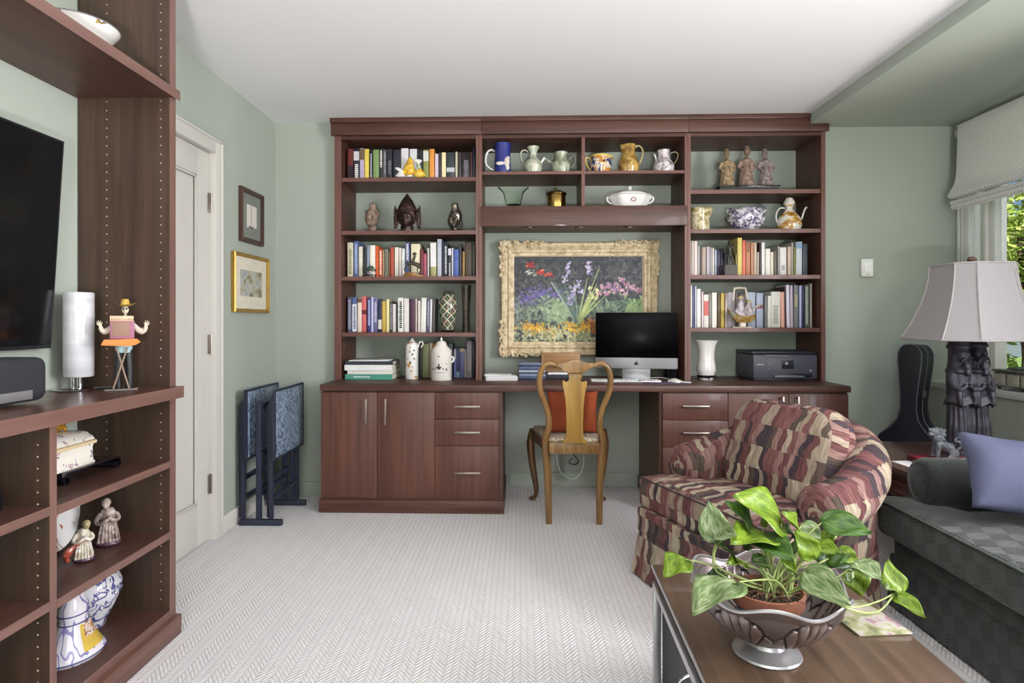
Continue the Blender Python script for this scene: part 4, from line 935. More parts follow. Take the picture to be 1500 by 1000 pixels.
# ------------------------------------------------------------------ garden painting in a carved frame
YP = YN - .004
fx0, fz1_ = onY(731, 352, 4.25).x, onY(731, 352, 4.25).z
fx1, fz0_ = onY(967, 523, 4.25).x, onY(731, 523, 4.25).z
cx0, cz1 = onY(753, 376, 4.27).x, onY(753, 376, 4.27).z
cx1, cz0 = onY(941, 500, 4.27).x, onY(753, 500, 4.27).z
pt = thing('garden_painting', 'flower garden painting in a cream carved frame above the desk', 'painting', ((fx0 + fx1) / 2, YP, fz0_))
px_, pz_ = pt.location.x, pt.location.z
NU, NV = 260, 170
def paint():
    rg = np.random.default_rng(4)
    img = np.zeros((NV + 1, NU + 1, 3)); yy, xx = np.mgrid[0:NV + 1, 0:NU + 1]; xx = xx / NU; yy = yy / NV
    img[:] = lin('3e3f45')
    asp = NU / NV
    def dab(x, y, l, w, a, hx, al=.9):
        ca, sa = math.cos(a), math.sin(a)
        i0, i1 = max(int((x - l) * NU), 0), min(int((x + l) * NU) + 2, NU + 1); j0, j1 = max(int((y - l * asp) * NV), 0), min(int((y + l * asp) * NV) + 2, NV + 1)
        if i0 >= i1 or j0 >= j1: return
        X = xx[j0:j1, i0:i1] - x; Y = (yy[j0:j1, i0:i1] - y) / asp
        u = (X * ca + Y * sa) / l; v = (-X * sa + Y * ca) / w
        mk = (u * u + v * v < 1)[..., None] * al
        c = np.array(lin(hx)) * rg.uniform(.8, 1.15)
        img[j0:j1, i0:i1] = img[j0:j1, i0:i1] * (1 - mk) + c * mk
    def many(n, xr, yr, l, w, ar, cols, al=.85):
        for _ in range(n): dab(rg.uniform(*xr), rg.uniform(*yr), rg.uniform(*l), rg.uniform(*w), rg.uniform(*ar), cols[rg.integers(len(cols))], al)
    def clus(n, c, sg, l, w, ar, cols, al=.8):
        for _ in range(n): dab(rg.normal(c[0], sg[0]), rg.normal(c[1], sg[1]), rg.uniform(*l), rg.uniform(*w), rg.uniform(*ar), cols[rg.integers(len(cols))], al)
    G = ['6c7d68', '7f9179', '55665a', '94a386', '4a584e', '66776c']
    many(1300, (0, 1), (0, 1), (.012, .03), (.004, .008), (0, 3.1), ['46474c', '53555a', '3b3c42', '5c5d5c', '4b504c'], .6)
    clus(260, (.9, .82), (.12, .12), (.012, .028), (.003, .007), (0, 3.1), ['66666a', '747476', '55555a', '5e625e'], .55)
    clus(420, (.3, .68), (.14, .12), (.01, .022), (.003, .007), (0, 3.1), ['5c605c', '44484a', '6a6e68', '565a60'], .55)
    clus(300, (.07, .36), (.07, .12), (.015, .04), (.002, .005), (.6, 2.4), ['767e78', '909a92', '566058', '828a82'], .7)
    clus(150, (.13, .5), (.07, .05), (.008, .016), (.004, .008), (0, 3.1), ['62568a', '776a9e', '544c76', '8a80a8'])
    clus(230, (.28, .55), (.07, .045), (.008, .018), (.004, .008), (0, 3.1), ['6c5c9a', '8376b2', '574b86', '7466a4'])
    clus(380, (.3, .36), (.1, .09), (.012, .026), (.006, .012), (0, 3.1), G)
    clus(120, (.36, .36), (.05, .06), (.014, .022), (.009, .013), (0, 3.1), ['93a684', 'a7b692', '7f9672'])
    clus(420, (.82, .34), (.14, .09), (.015, .03), (.006, .012), (0, 3.1), G)
    clus(110, (.95, .34), (.04, .09), (.015, .03), (.008, .012), (.8, 2.2), ['839b6c', '97ad7a', '708a60'])
    many(420, (0, 1), (.0, .22), (.008, .02), (.004, .009), (0, 3.1), ['6c765a', '868e6c', '525c4c', '9ca083', 'b5b590'])
    clus(130, (.16, .15), (.05, .035), (.007, .014), (.004, .008), (0, 3.1), ['d8a634', 'e6bb4c', 'c28c30'])
    clus(80, (.32, .1), (.06, .03), (.007, .014), (.004, .008), (0, 3.1), ['d2a63c', 'd8c684', 'bfbe86'])
    clus(150, (.52, .17), (.07, .04), (.007, .014), (.004, .008), (0, 3.1), ['dcaa36', 'e8c252', 'c89236'])
    clus(70, (.62, .22), (.04, .03), (.007, .012), (.004, .008), (0, 3.1), ['c48a34', 'a8663a'])
    clus(140, (.4, .06), (.2, .04), (.01, .018), (.006, .01), (0, 3.1), ['aeb08a', 'c8c6a2', '88906c'])
    for x0, y0, x1, y1, hx, w in ((.48, .22, .32, .68, '6f8378', .006), (.49, .22, .37, .62, '5c7268', .007), (.5, .24, .42, .55, '7d937f', .007), (.5, .24, .66, .84, '8fa07a', .005),
                                  (.51, .24, .62, .55, 'a9b56a', .008), (.51, .23, .58, .5, 'b9c27c', .008), (.52, .23, .68, .6, '9cac72', .006), (.49, .22, .45, .6, '55695f', .006), (.5, .22, .54, .55, '90a46c', .006), (.3, .68, .47, .26, 'a9b3a9', .003), (.5, .22, .7, .52, 'a3ae76', .005), (.5, .22, .4, .66, '6a7e74', .005), (.5, .22, .64, .66, 'b4ba84', .004), (.5, .22, .47, .7, '7c9080', .004), (.5, .22, .57, .72, '9aa87a', .004)):
        n = 26
        for k in range(n):
            t = k / (n - 1); dab(x0 + (x1 - x0) * t, y0 + (y1 - y0) * t, .018, w * 1.7 * (1 - .6 * t), math.atan2((y1 - y0) / asp, x1 - x0), hx, .9)
    for x, y in ((.43, .9), (.42, .84), (.58, .9), (.59, .84), (.4, .74), (.46, .62), (.45, .55), (.5, .68), (.52, .6), (.44, .48)):
        many(14, (x - .02, x + .02), (y - .045, y + .045), (.006, .012), (.005, .009), (0, 3.1), ['a89cc0', 'c2bad0', '8a7eaa', 'd0c8d6', '948ab2'])
    for x, y, q in ((.13, .9, 1), (.21, .82, 1), (.27, .79, .7)):
        many(int(22 * q), (x - .03, x + .03), (y - .02, y + .025), (.006, .013), (.004, .008), (-1.5, 1.5), ['b53a30', 'c9483a', '9c322a', 'd67a5e'])
    many(16, (.1, .17), (.78, .85), (.008, .016), (.003, .006), (-.3, .5), ['c8cabc', 'a9a894', 'd8d4c4'])
    for x, y in ((.7, .64), (.74, .66), (.72, .58), (.8, .67), (.84, .72), (.83, .62), (.88, .66), (.92, .64), (.97, .6), (.78, .6), (.87, .58), (.66, .57)):
        many(16, (x - .022, x + .022), (y - .03, y + .03), (.007, .013), (.004, .008), (0, 3.1), ['b98796', 'cc9ea8', 'a0708a', 'd8b6ba', '93789e'])
    many(30, (.58, .66), (.5, .64), (.008, .014), (.004, .007), (.6, 1.5), ['e0dca8', 'c9cc92'])
    many(90, (.6, .7), (.1, .22), (.008, .014), (.004, .008), (0, 3.1), ['9a4c2a', 'b5642e', '5c4a3c'])
    return np.clip(img * 1.08 + .022, 0, 1)
img = paint()
mb = MB(); mb.grid(lambda u, v: (cx0 - px_ + (cx1 - cx0) * u, -.040, cz0 - pz_ + (cz1 - cz0) * v), NU, NV)
m, nt, b = base('oil_paint', .7, 0, .2)
vc = nt.nodes.new('ShaderNodeVertexColor'); vc.layer_name = 'paint'; nt.links.new(vc.outputs[0], b.inputs['Base Color'])
no = nt.nodes.new('ShaderNodeTexNoise'); no.inputs['Scale'].default_value = 160; bp = nt.nodes.new('ShaderNodeBump'); bp.inputs['Strength'].default_value = .25; bp.inputs['Distance'].default_value = .002
tcn = nt.nodes.new('ShaderNodeTexCoord'); nt.links.new(tcn.outputs['Object'], no.inputs['Vector']); nt.links.new(no.outputs['Fac'], bp.inputs['Height']); nt.links.new(bp.outputs[0], b.inputs['Normal'])
cv = mb.build('canvas', m, pt)
att = cv.data.color_attributes.new('paint', 'FLOAT_COLOR', 'POINT')
vals = np.ones((len(cv.data.vertices), 4), dtype=np.float32)
co = np.empty(len(cv.data.vertices) * 3); cv.data.vertices.foreach_get('co', co); co = co.reshape(-1, 3)
iu = np.clip(np.rint((co[:, 0] - (cx0 - px_)) / (cx1 - cx0) * NU).astype(int), 0, NU); iv = np.clip(np.rint((co[:, 2] - (cz0 - pz_)) / (cz1 - cz0) * NV).astype(int), 0, NV)
vals[:, :3] = img[iv, iu]; att.data.foreach_set('color', vals.ravel())
MB().box(cx0 - px_ - .01, cx1 - px_ + .01, -.038, -.002, cz0 - pz_ - .01, cz1 - pz_ + .01).build('stretcher_board', M('raw_linen', 'b09c7a', .9), pt)
cream_f = ramp_mat('aged_cream_gilding', [(.3, 'ab9470'), (.52, 'd8c5a2'), (.75, 'eadcc0')], 30, detail=5, rough=.6, bump=.3)
def frame_ring(x0, x1, z0, z1, prof, name, mat, parent, px=0, pz=0):
    """mitred moulding; prof = [(inset, y)] closed section"""
    rings = []
    for cx_, cz_ in ((0, 0), (1, 0), (1, 1), (0, 1), (0, 0)):
        rings.append([((x0 + i if cx_ == 0 else x1 - i) - px, y, (z0 + i if cz_ == 0 else z1 - i) - pz) for i, y in prof])
    return MB().loft(rings, cap=False).build(name, mat, parent, angle=25)
iw = cx0 - fx0
frame_ring(fx0 + .008, fx1 - .008, fz0_ + .008, fz1_ - .008, [(0, -.002), (0, -.04), (.012, -.062), (.03, -.066), (.042, -.055), (.05, -.046), (.05, -.002)], 'frame', cream_f, pt, px_, pz_)
frame_ring(fx0 + .059, fx1 - .059, fz0_ + .059, fz1_ - .059, [(0, -.002), (0, -.05), (.010, -.060), (.020, -.058), (.028, -.046), (iw - .058, -.042), (iw - .058, -.002)], 'inner_frame', cream_f, pt, px_, pz_)
rnd = random.Random(11)
for cxs, czs in ((0, 0), (1, 0), (1, 1), (0, 1)):
    mb = MB(); X = (fx0 if cxs == 0 else fx1) - px_; Z = (fz0_ if czs == 0 else fz1_) - pz_; sx = 1 if cxs == 0 else -1; sz = 1 if czs == 0 else -1
    for leg in (0, 1):
        L = .30 if leg == 0 else .24
        n = int(L / .012)
        for k in range(n):
            d = .012 + L * k / n; wv = math.sin(d * 95) * .008
            for off in (.014, .034):
                a, c_ = d + rnd.uniform(-.004, .004), off + wv + rnd.uniform(-.005, .005)
                x, z = (a, c_) if leg == 0 else (c_, a)
                r_ = rnd.uniform(.007, .013)
                mb.sphere((X + sx * x, -.062 - rnd.uniform(0, .008), Z + sz * z), (r_ * rnd.uniform(.7, 1.3), r_ * .8, r_ * rnd.uniform(.7, 1.3)), 8, 6)
    for k in range(5):                       # corner scroll
        a = k * .9; mb.sphere((X + sx * (.022 + .012 * math.cos(a)), -.068, Z + sz * (.022 + .012 * math.sin(a))), .012, 8, 6)
    mb.build('carved_corner', cream_f, pt, angle=180)

# ------------------------------------------------------------------ computer and desk things
def desk_pt(px, py): return onZ(px, py, ZCT)
cp = thing('desktop_computer', 'slim all-in-one computer with a black screen and silver chin', 'computer', (onY(932, 500, 4.07).x, 4.07, ZCT + .0006), -.17)
alum = M('satin_aluminium', 'c0c0c4', .35, .85, var=.02)
scr = M('black_screen_glass', '040405', .22, var=.0, spec=.06)
z0c, z1c = onY(932, 540, 4.07).z - ZCT, onY(932, 457.5, 4.07).z - ZCT
wdt = .264
MB().box(-wdt, wdt, -.012, .012, z0c, z1c, .006).build('housing', alum, cp)
MB().box(-wdt + .001, wdt - .001, -.0135, -.0118, z0c + .072, z1c - .001, .0005).build('screen', scr, cp)
MB().box(-.09, .09, .0, .006, .004, z0c + .12, .002).box(-.09, .09, -.08, .1, 0, .006, .002).build('stand', alum, cp)
mb = MB(); mb.sphere((0, -.0125, z0c + .036), (.0115, .0012, .0105), 16, 10); mb.sphere((-.004, -.0125, z0c + .032), (.0085, .0012, .009), 12, 8); mb.sphere((.004, -.0125, z0c + .032), (.0085, .0012, .009), 12, 8)
mb.sphere((.003, -.0125, z0c + .05), (.0022, .001, .005), 8, 6, rot=('Y', .5)); mb.build('fruit_logo', black_plastic, cp)
k0 = desk_pt(912, 556.5)
kb = thing('keyboard', 'white and aluminium keyboard in front of the computer', 'keyboard', (k0.x, 3.90, ZCT + .0006), -.03)
MB().box(-.215, .215, -.056, .056, 0, .007, .002).build('plate', alum, kb)
km = M('white_keycaps', 'e8e8ea', .5, var=.02)
mb_ = MB().box(-.0078, .0078, -.0078, .0078, 0, .005, .0012); ky = mb_.build('key', km, kb); first = True
for r_ in range(6):
    for c_ in range(21):
        if c_ in (14, 17 + 40): continue
        k = ky if first else ky.copy()
        if not first: COL.objects.link(k); k.parent = kb
        first = False
        k.location = (-.204 + c_ * .0204, -.046 + r_ * .0184, .0072)
mp_ = desk_pt(972, 560)
o = MB().box(-.13, .13, -.09, .09, 0, .003, .001).build('mouse_mat', M('purple_mat', '5c4a5e', .7, var=.06), None); o.location = (mp_.x, 3.80, ZCT + .0006); tag(o, 'dull purple mouse mat at the right end of the keyboard', 'mouse mat')
ms = thing('computer_mouse', 'white computer mouse on the purple mat', 'mouse', (onZ(973, 556, ZCT).x + .02, 3.83, ZCT + .004), .2)
MB().sphere((0, 0, .0), (.03, .056, .03), 20, 12, fn=lambda p: (p.x, p.y, max(p.z, 0) * .75 + .001)).build('shell', white_glaze, ms)
MB().tube(smooth_path([(0, .055, .008), (.0, .12, .012), (-.03, .17, .014), (-.08, .22, .008)], 6), .0022, 6).build('cord', M('white_cable', 'dededc', .5), ms)
o = MB().tube(smooth_path([(0, 0, .003), (.05, -.02, .012), (.08, -.05, .003), (.12, -.075, .003)], 6), .005, 6).build('white_cable', M('white_cable', 'dededc', .5), None)
o.location = (onZ(997, 562, ZCT).x - .06, 3.83, ZCT + .006); tag(o, 'short white cable lying across the purple mat', 'cable')
sp_ = thing('desk_speaker', 'small black speaker beside the right edge of the computer', 'speaker', (1.004, 4.17, ZCT + .0006))
MB().box(-.032, .032, -.06, .06, 0, .17, .008).build('cabinet', black_plastic, sp_); MB().box(-.027, .027, -.0625, -.0602, .01, .16, .002).build('grille', M('grille_cloth', '1d1d20', .9, bump=.4, bs=900), sp_)
# papers, magazines, wooden letter box
pp = M('white_paper', 'ecebec', .8, var=.03)
for i, (px, w_, d_, r_, lb) in enumerate(((727, .20, .13, .1, 'stack of white papers on the desk beside the bookcase'), (722, .15, .10, -.25, 'loose envelope on top of the white papers'))):
    mb = MB()
    for k in range(5 if i == 0 else 2):
        q = MB(); a = random.uniform(-.12, .12); ca, sa = math.cos(a), math.sin(a)
        pts = [(x * ca - y * sa, x * sa + y * ca) for x, y in ((-w_ / 2, -d_ / 2), (w_ / 2, -d_ / 2), (w_ / 2, d_ / 2), (-w_ / 2, d_ / 2))]
        mb.prism(pts, k * .0052, k * .0052 + .005, 'z')
    o = mb.build('paper_pile', pp, None); o.location = (onZ(px, 555, ZCT).x + .035, 3.99, ZCT + .0006 + i * .0265); o.rotation_euler = (0, 0, r_); tag(o, lb, 'paper')
mz = onY(777, 540, 4.1)
cols = ['35425e', '4c5a78', '8a98b0', '2c3850', 'a8b4c4', '3e4c6c', '56668a', '28324a', '6c7a94']
for k in range(9):
    o = MB().box(-.085, .085, -.11, .11, 0, .0115, .0015).build('magazine', M('magazine_' + str(k), cols[k], .4, var=.15, vs=14), None)
    o.location = (mz.x + random.uniform(-.004, .004) + .012, 4.12, ZCT + .0008 + k * .0118); tag(o, f'blue-grey magazine, {ordn(k + 1)} up in the pile by the wooden box', 'magazine', 'magazines piled on the desk')
oak = wood('golden_oak', '75502c', '966c40', 'ac8456', axis='x', rough=.45, k=.8)
wb0, wb1 = onY(793, 520, 4.05), onY(852, 520, 4.05)
wb = thing('letter_box', 'open golden oak desk box with a carved front behind the chair', 'box', ((wb0.x + wb1.x) / 2, 4.05, ZCT + .0006))
hw = (wb1.x - wb0.x) / 2; hb = wb0.z - ZCT + .012
box('back_board', oak, wb, -hw, hw, .10, .112, .0, hb, .002); box('shelf', oak, wb, -hw + .012, hw - .012, -.03, .0995, hb * .62, hb * .62 + .01, .001)
box('side_board', oak, wb, -hw, -hw + .0118, -.03, .0995, 0, hb, .002); box('side_board', oak, wb, hw - .0118, hw, -.03, .0995, 0, hb * .7, .002)
box('front_apron', oak, wb, -hw + .012, hw - .012, -.03, -.02, hb * .64 + .004, hb, .002)
box('tray', M('dark_tray', '2b2834', .5), wb, -hw + .014, hw - .014, -.02, .09, .001, .03, .002)
o = MB().box(-.07, .07, -.05, .05, 0, .012, .002).build('letter', pp, None); o.location = (wb.location.x - .02, 4.07, ZCT + .032); tag(o, 'white letters lying inside the oak desk box', 'paper')
# printer
pr = thing('printer', 'dark grey inkjet printer with a small touch screen', 'printer', (1.68, 4.13, ZCT + .0006))
pg = M('printer_grey', '504f5c', .42, var=.03); pd = M('printer_dark', '2c2b33', .4, var=.04)
MB().box(-.2, .205, -.155, .165, .012, .165, .012).build('body', pg, pr)
MB().box(-.2, .205, -.13, .165, .166, .186, .008).build('scanner_lid', pd, pr); MB().box(-.19, .195, -.14, .15, 0, .0125, .003).build('base', pd, pr)
MB().box(-.02, .055, -.1575, -.155, .075, .128, .001).build('touch_screen', M('lcd_glass', '2a2a34', .15), pr)
MB().box(-.075, .17, -.158, -.14, .022, .045, .003).build('paper_slot', black_plastic, pr); MB().box(-.068, .12, -.166, -.142, .019, .034, .003).build('output_tray', M('tray_grey', '6c6b78', .4), pr)
MB().box(-.13, .03, -.16, -.154, .150, .164, .003).build('lid_lip', M('tray_grey', '6c6b78', .4), pr)
mb = MB()
for k in range(4): mb.box(-.175 + k * .011, -.167 + k * .011, -.1565, -.155, .098, .106)
mb.box(.155, .165, -.1565, -.155, .06, .07, .001); mb.box(-.1, -.094, -.1565, -.155, .104, .110); mb.box(-.1, -.095, -.1565, -.155, .072, .077)
mb.build('front_marks', M('light_grey_print', 'b9b8c4', .5), pr)
# hanging cable below the desk
o = MB().tube(smooth_path([(-.10, .0, .49), (-.105, .0, .05), (-.085, 0, -.1), (-.03, 0, -.16), (.03, 0, -.165), (.075, 0, -.1), (.085, 0, .02), (.085, 0, .49)], 7), .003, 6).build('hanging_cable', M('white_cable', 'dededc', .5), None)
o.location = (onY(837, 660, 4.25).x, 4.25, .235); tag(o, 'white cable looping below the desk behind the chair', 'cable')
o = MB().tube(smooth_path([(-.02, 0, .505), (-.02, 0, .1), (-.01, 0, .02), (.03, 0, -.03), (.02, -.01, -.06), (-.03, -.01, -.05), (-.01, -.01, -.02)], 6), .0035, 6).build('black_hanging_cable', black_plastic, None)
o.location = (onY(840, 660, 4.28).x, 4.285, .22); tag(o, 'black cable dangling below the desk by the wall', 'cable')

# ------------------------------------------------------------------ desk chair, seen from behind
honey = wood('honey_elm', '5e4424', '7e5c32', '987446', axis='z', rough=.35, k=.9, coat=.3)
honey_d = wood('darker_elm', '3e2816', '5a3c22', '70502c', axis='z', rough=.35, k=.9, coat=.3)
ch = thing('desk_chair', 'golden wood splat-back chair with shaped stiles at the desk', 'chair', (.305, 3.75, 0))
def P3(x, y, z): return Vector((x, y, z))
YR = -.235   # rear leg line (towards camera)
for s_ in (-1, 1):
    pts = smooth_path([P3(s_ * .142, YR - .01, .0), P3(s_ * .146, YR + .008, .2), P3(s_ * .156, YR + .012, .42), P3(s_ * .16, YR + .004, .48), P3(s_ * .142, YR - .012, .56),
                       P3(s_ * .152, YR - .028, .64), P3(s_ * .19, YR - .05, .75), P3(s_ * .197, YR - .062, .82), P3(s_ * .182, YR - .07, .885), P3(s_ * .145, YR - .074, .912), P3(s_ * .098, YR - .074, .898)], 6)
    n = len(pts); rr = [.017 + .006 * math.sin(min(1, i / (n * .45)) * PI) - .004 * max(0, i / n - .6) for i in range(n)]
    mb = MB(); mb.tube(pts, rr, 10, flat=.9); mb.build('leg', honey, ch)
# crest and splat
crest = [(-.105, .905), (-.09, .918), (-.06, .912), (-.03, .93), (0, .935), (.03, .93), (.06, .912), (.09, .918), (.105, .905), (.092, .888), (.055, .872), (.045, .858), (-.045, .858), (-.055, .872), (-.092, .888)]
MB().prism(crest, YR - .088, YR - .062, 'y', bev=.004).build('crest_rail', honey, ch)
half = [(.042, .859), (.031, .846), (.027, .83), (.031, .812), (.044, .802), (.056, .806), (.060, .818), (.069, .808), (.068, .785), (.060, .755), (.053, .72), (.048, .66), (.047, .60), (.045, .588), (.044, .50), (.052, .486), (.068, .475), (.068, .462)]
MB().prism([(x, z) for x, z in half] + [(-x, z) for x, z in half[::-1]], YR - .05, YR - .036, 'y', bev=.003).build('splat', wood('splat_elm', '73531f', '946f2c', 'ac863c', axis='z', rough=.3, k=.7, coat=.4), ch)
box('back_rail', honey, ch, -.142, .142, YR - .028, YR + .016, .398, .462, .004)
for s_ in (-1, 1):
    a = [(s_ * .155, YR + .015), (s_ * .235, .2), (s_ * .213, .2), (s_ * .133, YR + .015)]
    MB().prism(a if s_ > 0 else a[::-1], .395, .452, 'z', bev=.003).build('side_rail', honey_d, ch)
    pts = smooth_path([P3(s_ * .222, .215, .45), P3(s_ * .238, .232, .37), P3(s_ * .228, .225, .24), P3(s_ * .205, .2, .1), P3(s_ * .205, .198, .045), P3(s_ * .218, .215, .018), P3(s_ * .225, .225, .006)], 6)
    n = len(pts); rr = [.024 if i < n * .15 else .027 - .014 * min(1, (i / n - .15) / .5) for i in range(n)]
    for q in range(5): rr[-1 - q] = .022 - .001 * q
    MB().tube(pts, rr, 12).build('leg', honey_d, ch)
box('front_rail', honey_d, ch, -.213, .213, .196, .222, .395, .452, .004)
seatf = ramp_mat('woven_seat_fabric', [(.35, '8a7a68'), (.5, 'b3a592'), (.65, 'd0c6b6')], 60, detail=3, rough=.9, bump=.4)
def cushion_outline(name, mat, parent, outline, z0, z1, r, crown=.0, flat_bottom=True, uv=True, loc=None):
    """upholstered pad: outline in plan, rounded edges, crowned top"""
    cx_ = sum(p[0] for p in outline) / len(outline); cy_ = sum(p[1] for p in outline) / len(outline)
    h_ = z1 - z0; r = min(r, h_ / 2)
    size = max(max(abs(p[0] - cx_), abs(p[1] - cy_)) for p in outline)
    def ring(ins, z):
        k = 1 - ins / size; return [(cx_ + (x - cx_) * k, cy_ + (y - cy_) * k, z) for x, y in outline]
    rings = []
    for i in range(5): a = PI / 2 * i / 4; rings.append(ring(r * (1 - math.sin(a)), z0 + r * (1 - math.cos(a))))
    for i in range(5): a = PI / 2 * i / 4; rings.append(ring(r * (1 - math.cos(a)), z1 - r * (1 - math.sin(a))))
    for k in (.25, .5, .75, .93): rings.append(ring(r + (size - r) * k, z1 + crown * math.sin(k * PI / 2)))
    mb = MB(); mb.loft(rings); 
    if uv: mb.boxuv()
    return mb.build(name, mat, parent, angle=60, loc=loc)
def dense(pts, step=.03):
    out = []
    for a, b_ in zip(pts, pts[1:] + pts[:1]):
        a, b_ = Vector(a), Vector(b_); n = max(1, int((b_ - a).length / step))
        out += [tuple(a + (b_ - a) * (k / n)) for k in range(n)]
    return out
cushion_outline('seat', seatf, ch, dense([(-.14, YR + .02), (.14, YR + .02), (.222, .205), (-.222, .205)]), .435, .482, .018, .012)
def pillow(name, label, mat, w, h, t, loc, rot, cat='cushion', wr=.004, seed=1, top=True, n=26):
    rnd = np.random.default_rng(seed); ph = rnd.uniform(0, 6, 6)
    def f(sg):
        def g(u, v):
            x, y = u * 2 - 1, v * 2 - 1
            k = max(0, (1 - abs(x) ** 2.6) * (1 - abs(y) ** 2.6)) ** .5
            pin = 1 - .07 * (abs(x) ** 2 * (1 - abs(y) ** 2) * 0 + (1 - abs(x) ** 2) * abs(y) ** 2 + (1 - abs(y) ** 2) * abs(x) ** 2)
            wz = wr * k * (math.sin(5 * x + 3 * y + ph[0]) + math.sin(7 * y - 4 * x + ph[1]) + .6 * math.sin(11 * x + ph[2]))
            return (x * w / 2 * pin, sg * (t / 2 * k + (wz if sg > 0 else -wz * .5)), y * h / 2 * pin)
        return g
    mb = MB(); mb.grid(f(1), n, n); mb.grid(f(-1), n, n); bmesh.ops.remove_doubles(mb.bm, verts=mb.bm.verts, dist=1e-5)
    for fc in mb.bm.faces:
        for l in fc.loops: l[mb.uv].uv = (l.vert.co.x, l.vert.co.z)
    o = mb.build(name, mat, None, angle=180); o.location = loc; o.rotation_euler = rot
    if label: tag(o, label, cat)
    return o
pillow('orange_cushion', 'rust orange square cushion propped on the desk chair seat', M('rust_velvet', '8c3c18', .85, var=.12, vs=9, bump=.3, bs=500), .30, .25, .09, (.305, 3.625, .615), (.06, 0, 0), seed=3)

# ------------------------------------------------------------------ pictures on the left wall, sensor
def wall_picture(label, y0, y1, z0, z1, fw, fmat, mat_w, matc, imgm, name='framed_picture'):
    t = thing(name, label, 'picture', (XL + .001, (y0 + y1) / 2, z0), PI / 2)
    w = (y1 - y0) / 2; h = z1 - z0      # local x runs along the wall, local -y faces the room
    frame_ring(-w, w, 0, h, [(0, -.001), (0, -.02), (fw * .3, -.026), (fw * .75, -.018), (fw, -.014), (fw, -.001)], 'frame', fmat, t)
    MB().box(-w + fw - .001, w - fw + .001, -.010, -.002, fw - .001, h - fw + .001).build('mat_board', matc, t)
    MB().box(-w + mat_w, w - mat_w, -.0112, -.0101, mat_w * 1.05, h - mat_w * 1.05).build('print', imgm, t)
    MB().box(-w + fw - .001, w - fw + .001, -.0135, -.0125, fw - .001, h - fw + .001).build('glass', glass_mat('picture_glass', .05), t)
    return t
mon, nt, b = base('column_print', .7)
tc = nt.nodes.new('ShaderNodeTexCoord'); sp = nt.nodes.new('ShaderNodeSeparateXYZ'); nt.links.new(tc.outputs['Object'], sp.inputs[0])
col = math_node(nt, 'LESS_THAN', math_node(nt, 'ABSOLUTE', math_node(nt, 'ADD', sp.outputs[0], .008)), .0032)
up_ = math_node(nt, 'LESS_THAN', sp.outputs[2], .225); col = math_node(nt, 'MULTIPLY', col, up_)
no = nt.nodes.new('ShaderNodeTexNoise'); no.inputs['Scale'].default_value = 60; nt.links.new(tc.outputs['Object'], no.inputs['Vector'])
gr = math_node(nt, 'LESS_THAN', math_node(nt, 'MULTIPLY_ADD', no.outputs['Fac'], -.06, sp.outputs[2]), .068)
mk = math_node(nt, 'MAXIMUM', col, gr)
mx = nt.nodes.new('ShaderNodeMix'); mx.data_type = 'RGBA'; nt.links.new(mk, mx.inputs['Factor']); mx.inputs['A'].default_value = lin('dcd6cc') + (1,); mx.inputs['B'].default_value = lin('6a5f5a') + (1,)
nt.links.new(mx.outputs['Result'], b.inputs['Base Color'])
wall_picture('small dark wood framed print of a column with a grey mat', 3.482, 3.785, 1.607, 1.922, .028, wood('walnut_frame', '2c1c18', '40291f', '523629', axis='z'), .085, M('grey_mat', '7c8078', .9), mon)
aqua = ramp_mat('landscape_watercolour', [(.3, '6a6450'), (.45, '9a8f70'), (.55, 'b9bcae'), (.7, '8c94a0')], 14, detail=5, rough=.8, dist=.6)
wall_picture('gold framed landscape watercolour with a wide cream mat', 3.39, 3.866, 1.197, 1.539, .022, M('gilt_frame', 'b58f45', .35, .7, var=.12, vs=20), .09, M('cream_mat', 'e0d8c4', .9), aqua)
se = thing('wall_sensor', 'small white rounded sensor on the wall right of the bookcase', 'sensor', (onY(1267.5, 393, YB).x, YB - .0008, onY(1267, 406, YB).z))
MB().box(-.038, .038, -.03, 0, 0, .118, .012).build('housing', M('white_abs', 'e4e3df', .4), se); MB().box(-.026, .026, -.0325, -.0302, .03, .1, .006).build('lens', M('lens_white', 'ecece9', .25), se)
MB().box(-.012, .012, -.0325, -.0302, .014, .018, .0005).build('slot', M('slot_grey', 'a8a8a6', .5), se)

# ------------------------------------------------------------------ folding tray tables in the corner
navy = M('navy_painted_wood', '252a3c', .45, var=.1)
marb = ramp_mat('blue_speckled_laminate', [(.35, '34445a'), (.48, '647890'), (.58, 'a3b1be'), (.72, '506580')], 70, detail=5, rough=.3, coat=.3)
rk = thing('tray_rack', 'navy wooden rack holding the folded tray tables', 'rack', (-1.475, 3.62, 0))
for y in (-.19, .19):
    box('foot', navy, rk, -.10, .14, y - .014, y + .014, .0008, .034, .003)
    box('upright', navy, rk, -.006, .022, y - .012, y + .012, .0345, .70, .002)
box('handle_bar', navy, rk, -.008, .024, -.178, .178, .655, .685, .003); box('stretcher', navy, rk, -.004, .02, -.178, .178, .16, .19, .002)
def tray(x, label):
    t = thing('tray_table', label, 'tray table', (x, 3.635, 0.036), 0, 'folded tray tables')
    box('tray_top', marb, t, -.006, .006, -.225, .225, .335, .722, .003)
    frame_ring(-.228, .228, .332, .725, [(0, -.008), (0, .008), (.012, .0085), (.012, -.0085)], 'rim', navy, t).rotation_euler = (0, 0, PI / 2)
    for y in (-.2, .2):
        box('leg', navy, t, -.034, -.014, y - .014, y + .014, .0, .66, .002)
        box('leg', navy, t, -.056, -.036, y * .86 - .014, y * .86 + .014, .0, .64, .002)
    box('crossbar', navy, t, -.032, -.016, -.186, .186, .1, .124, .002); box('crossbar', navy, t, -.054, -.038, -.158, .158, .2, .224, .002)
    for y in (-.15, .15): MB().box(-.0135, -.0062, y - .01, y + .01, .55, .58, .001).build('clip', brass, t)
    return t
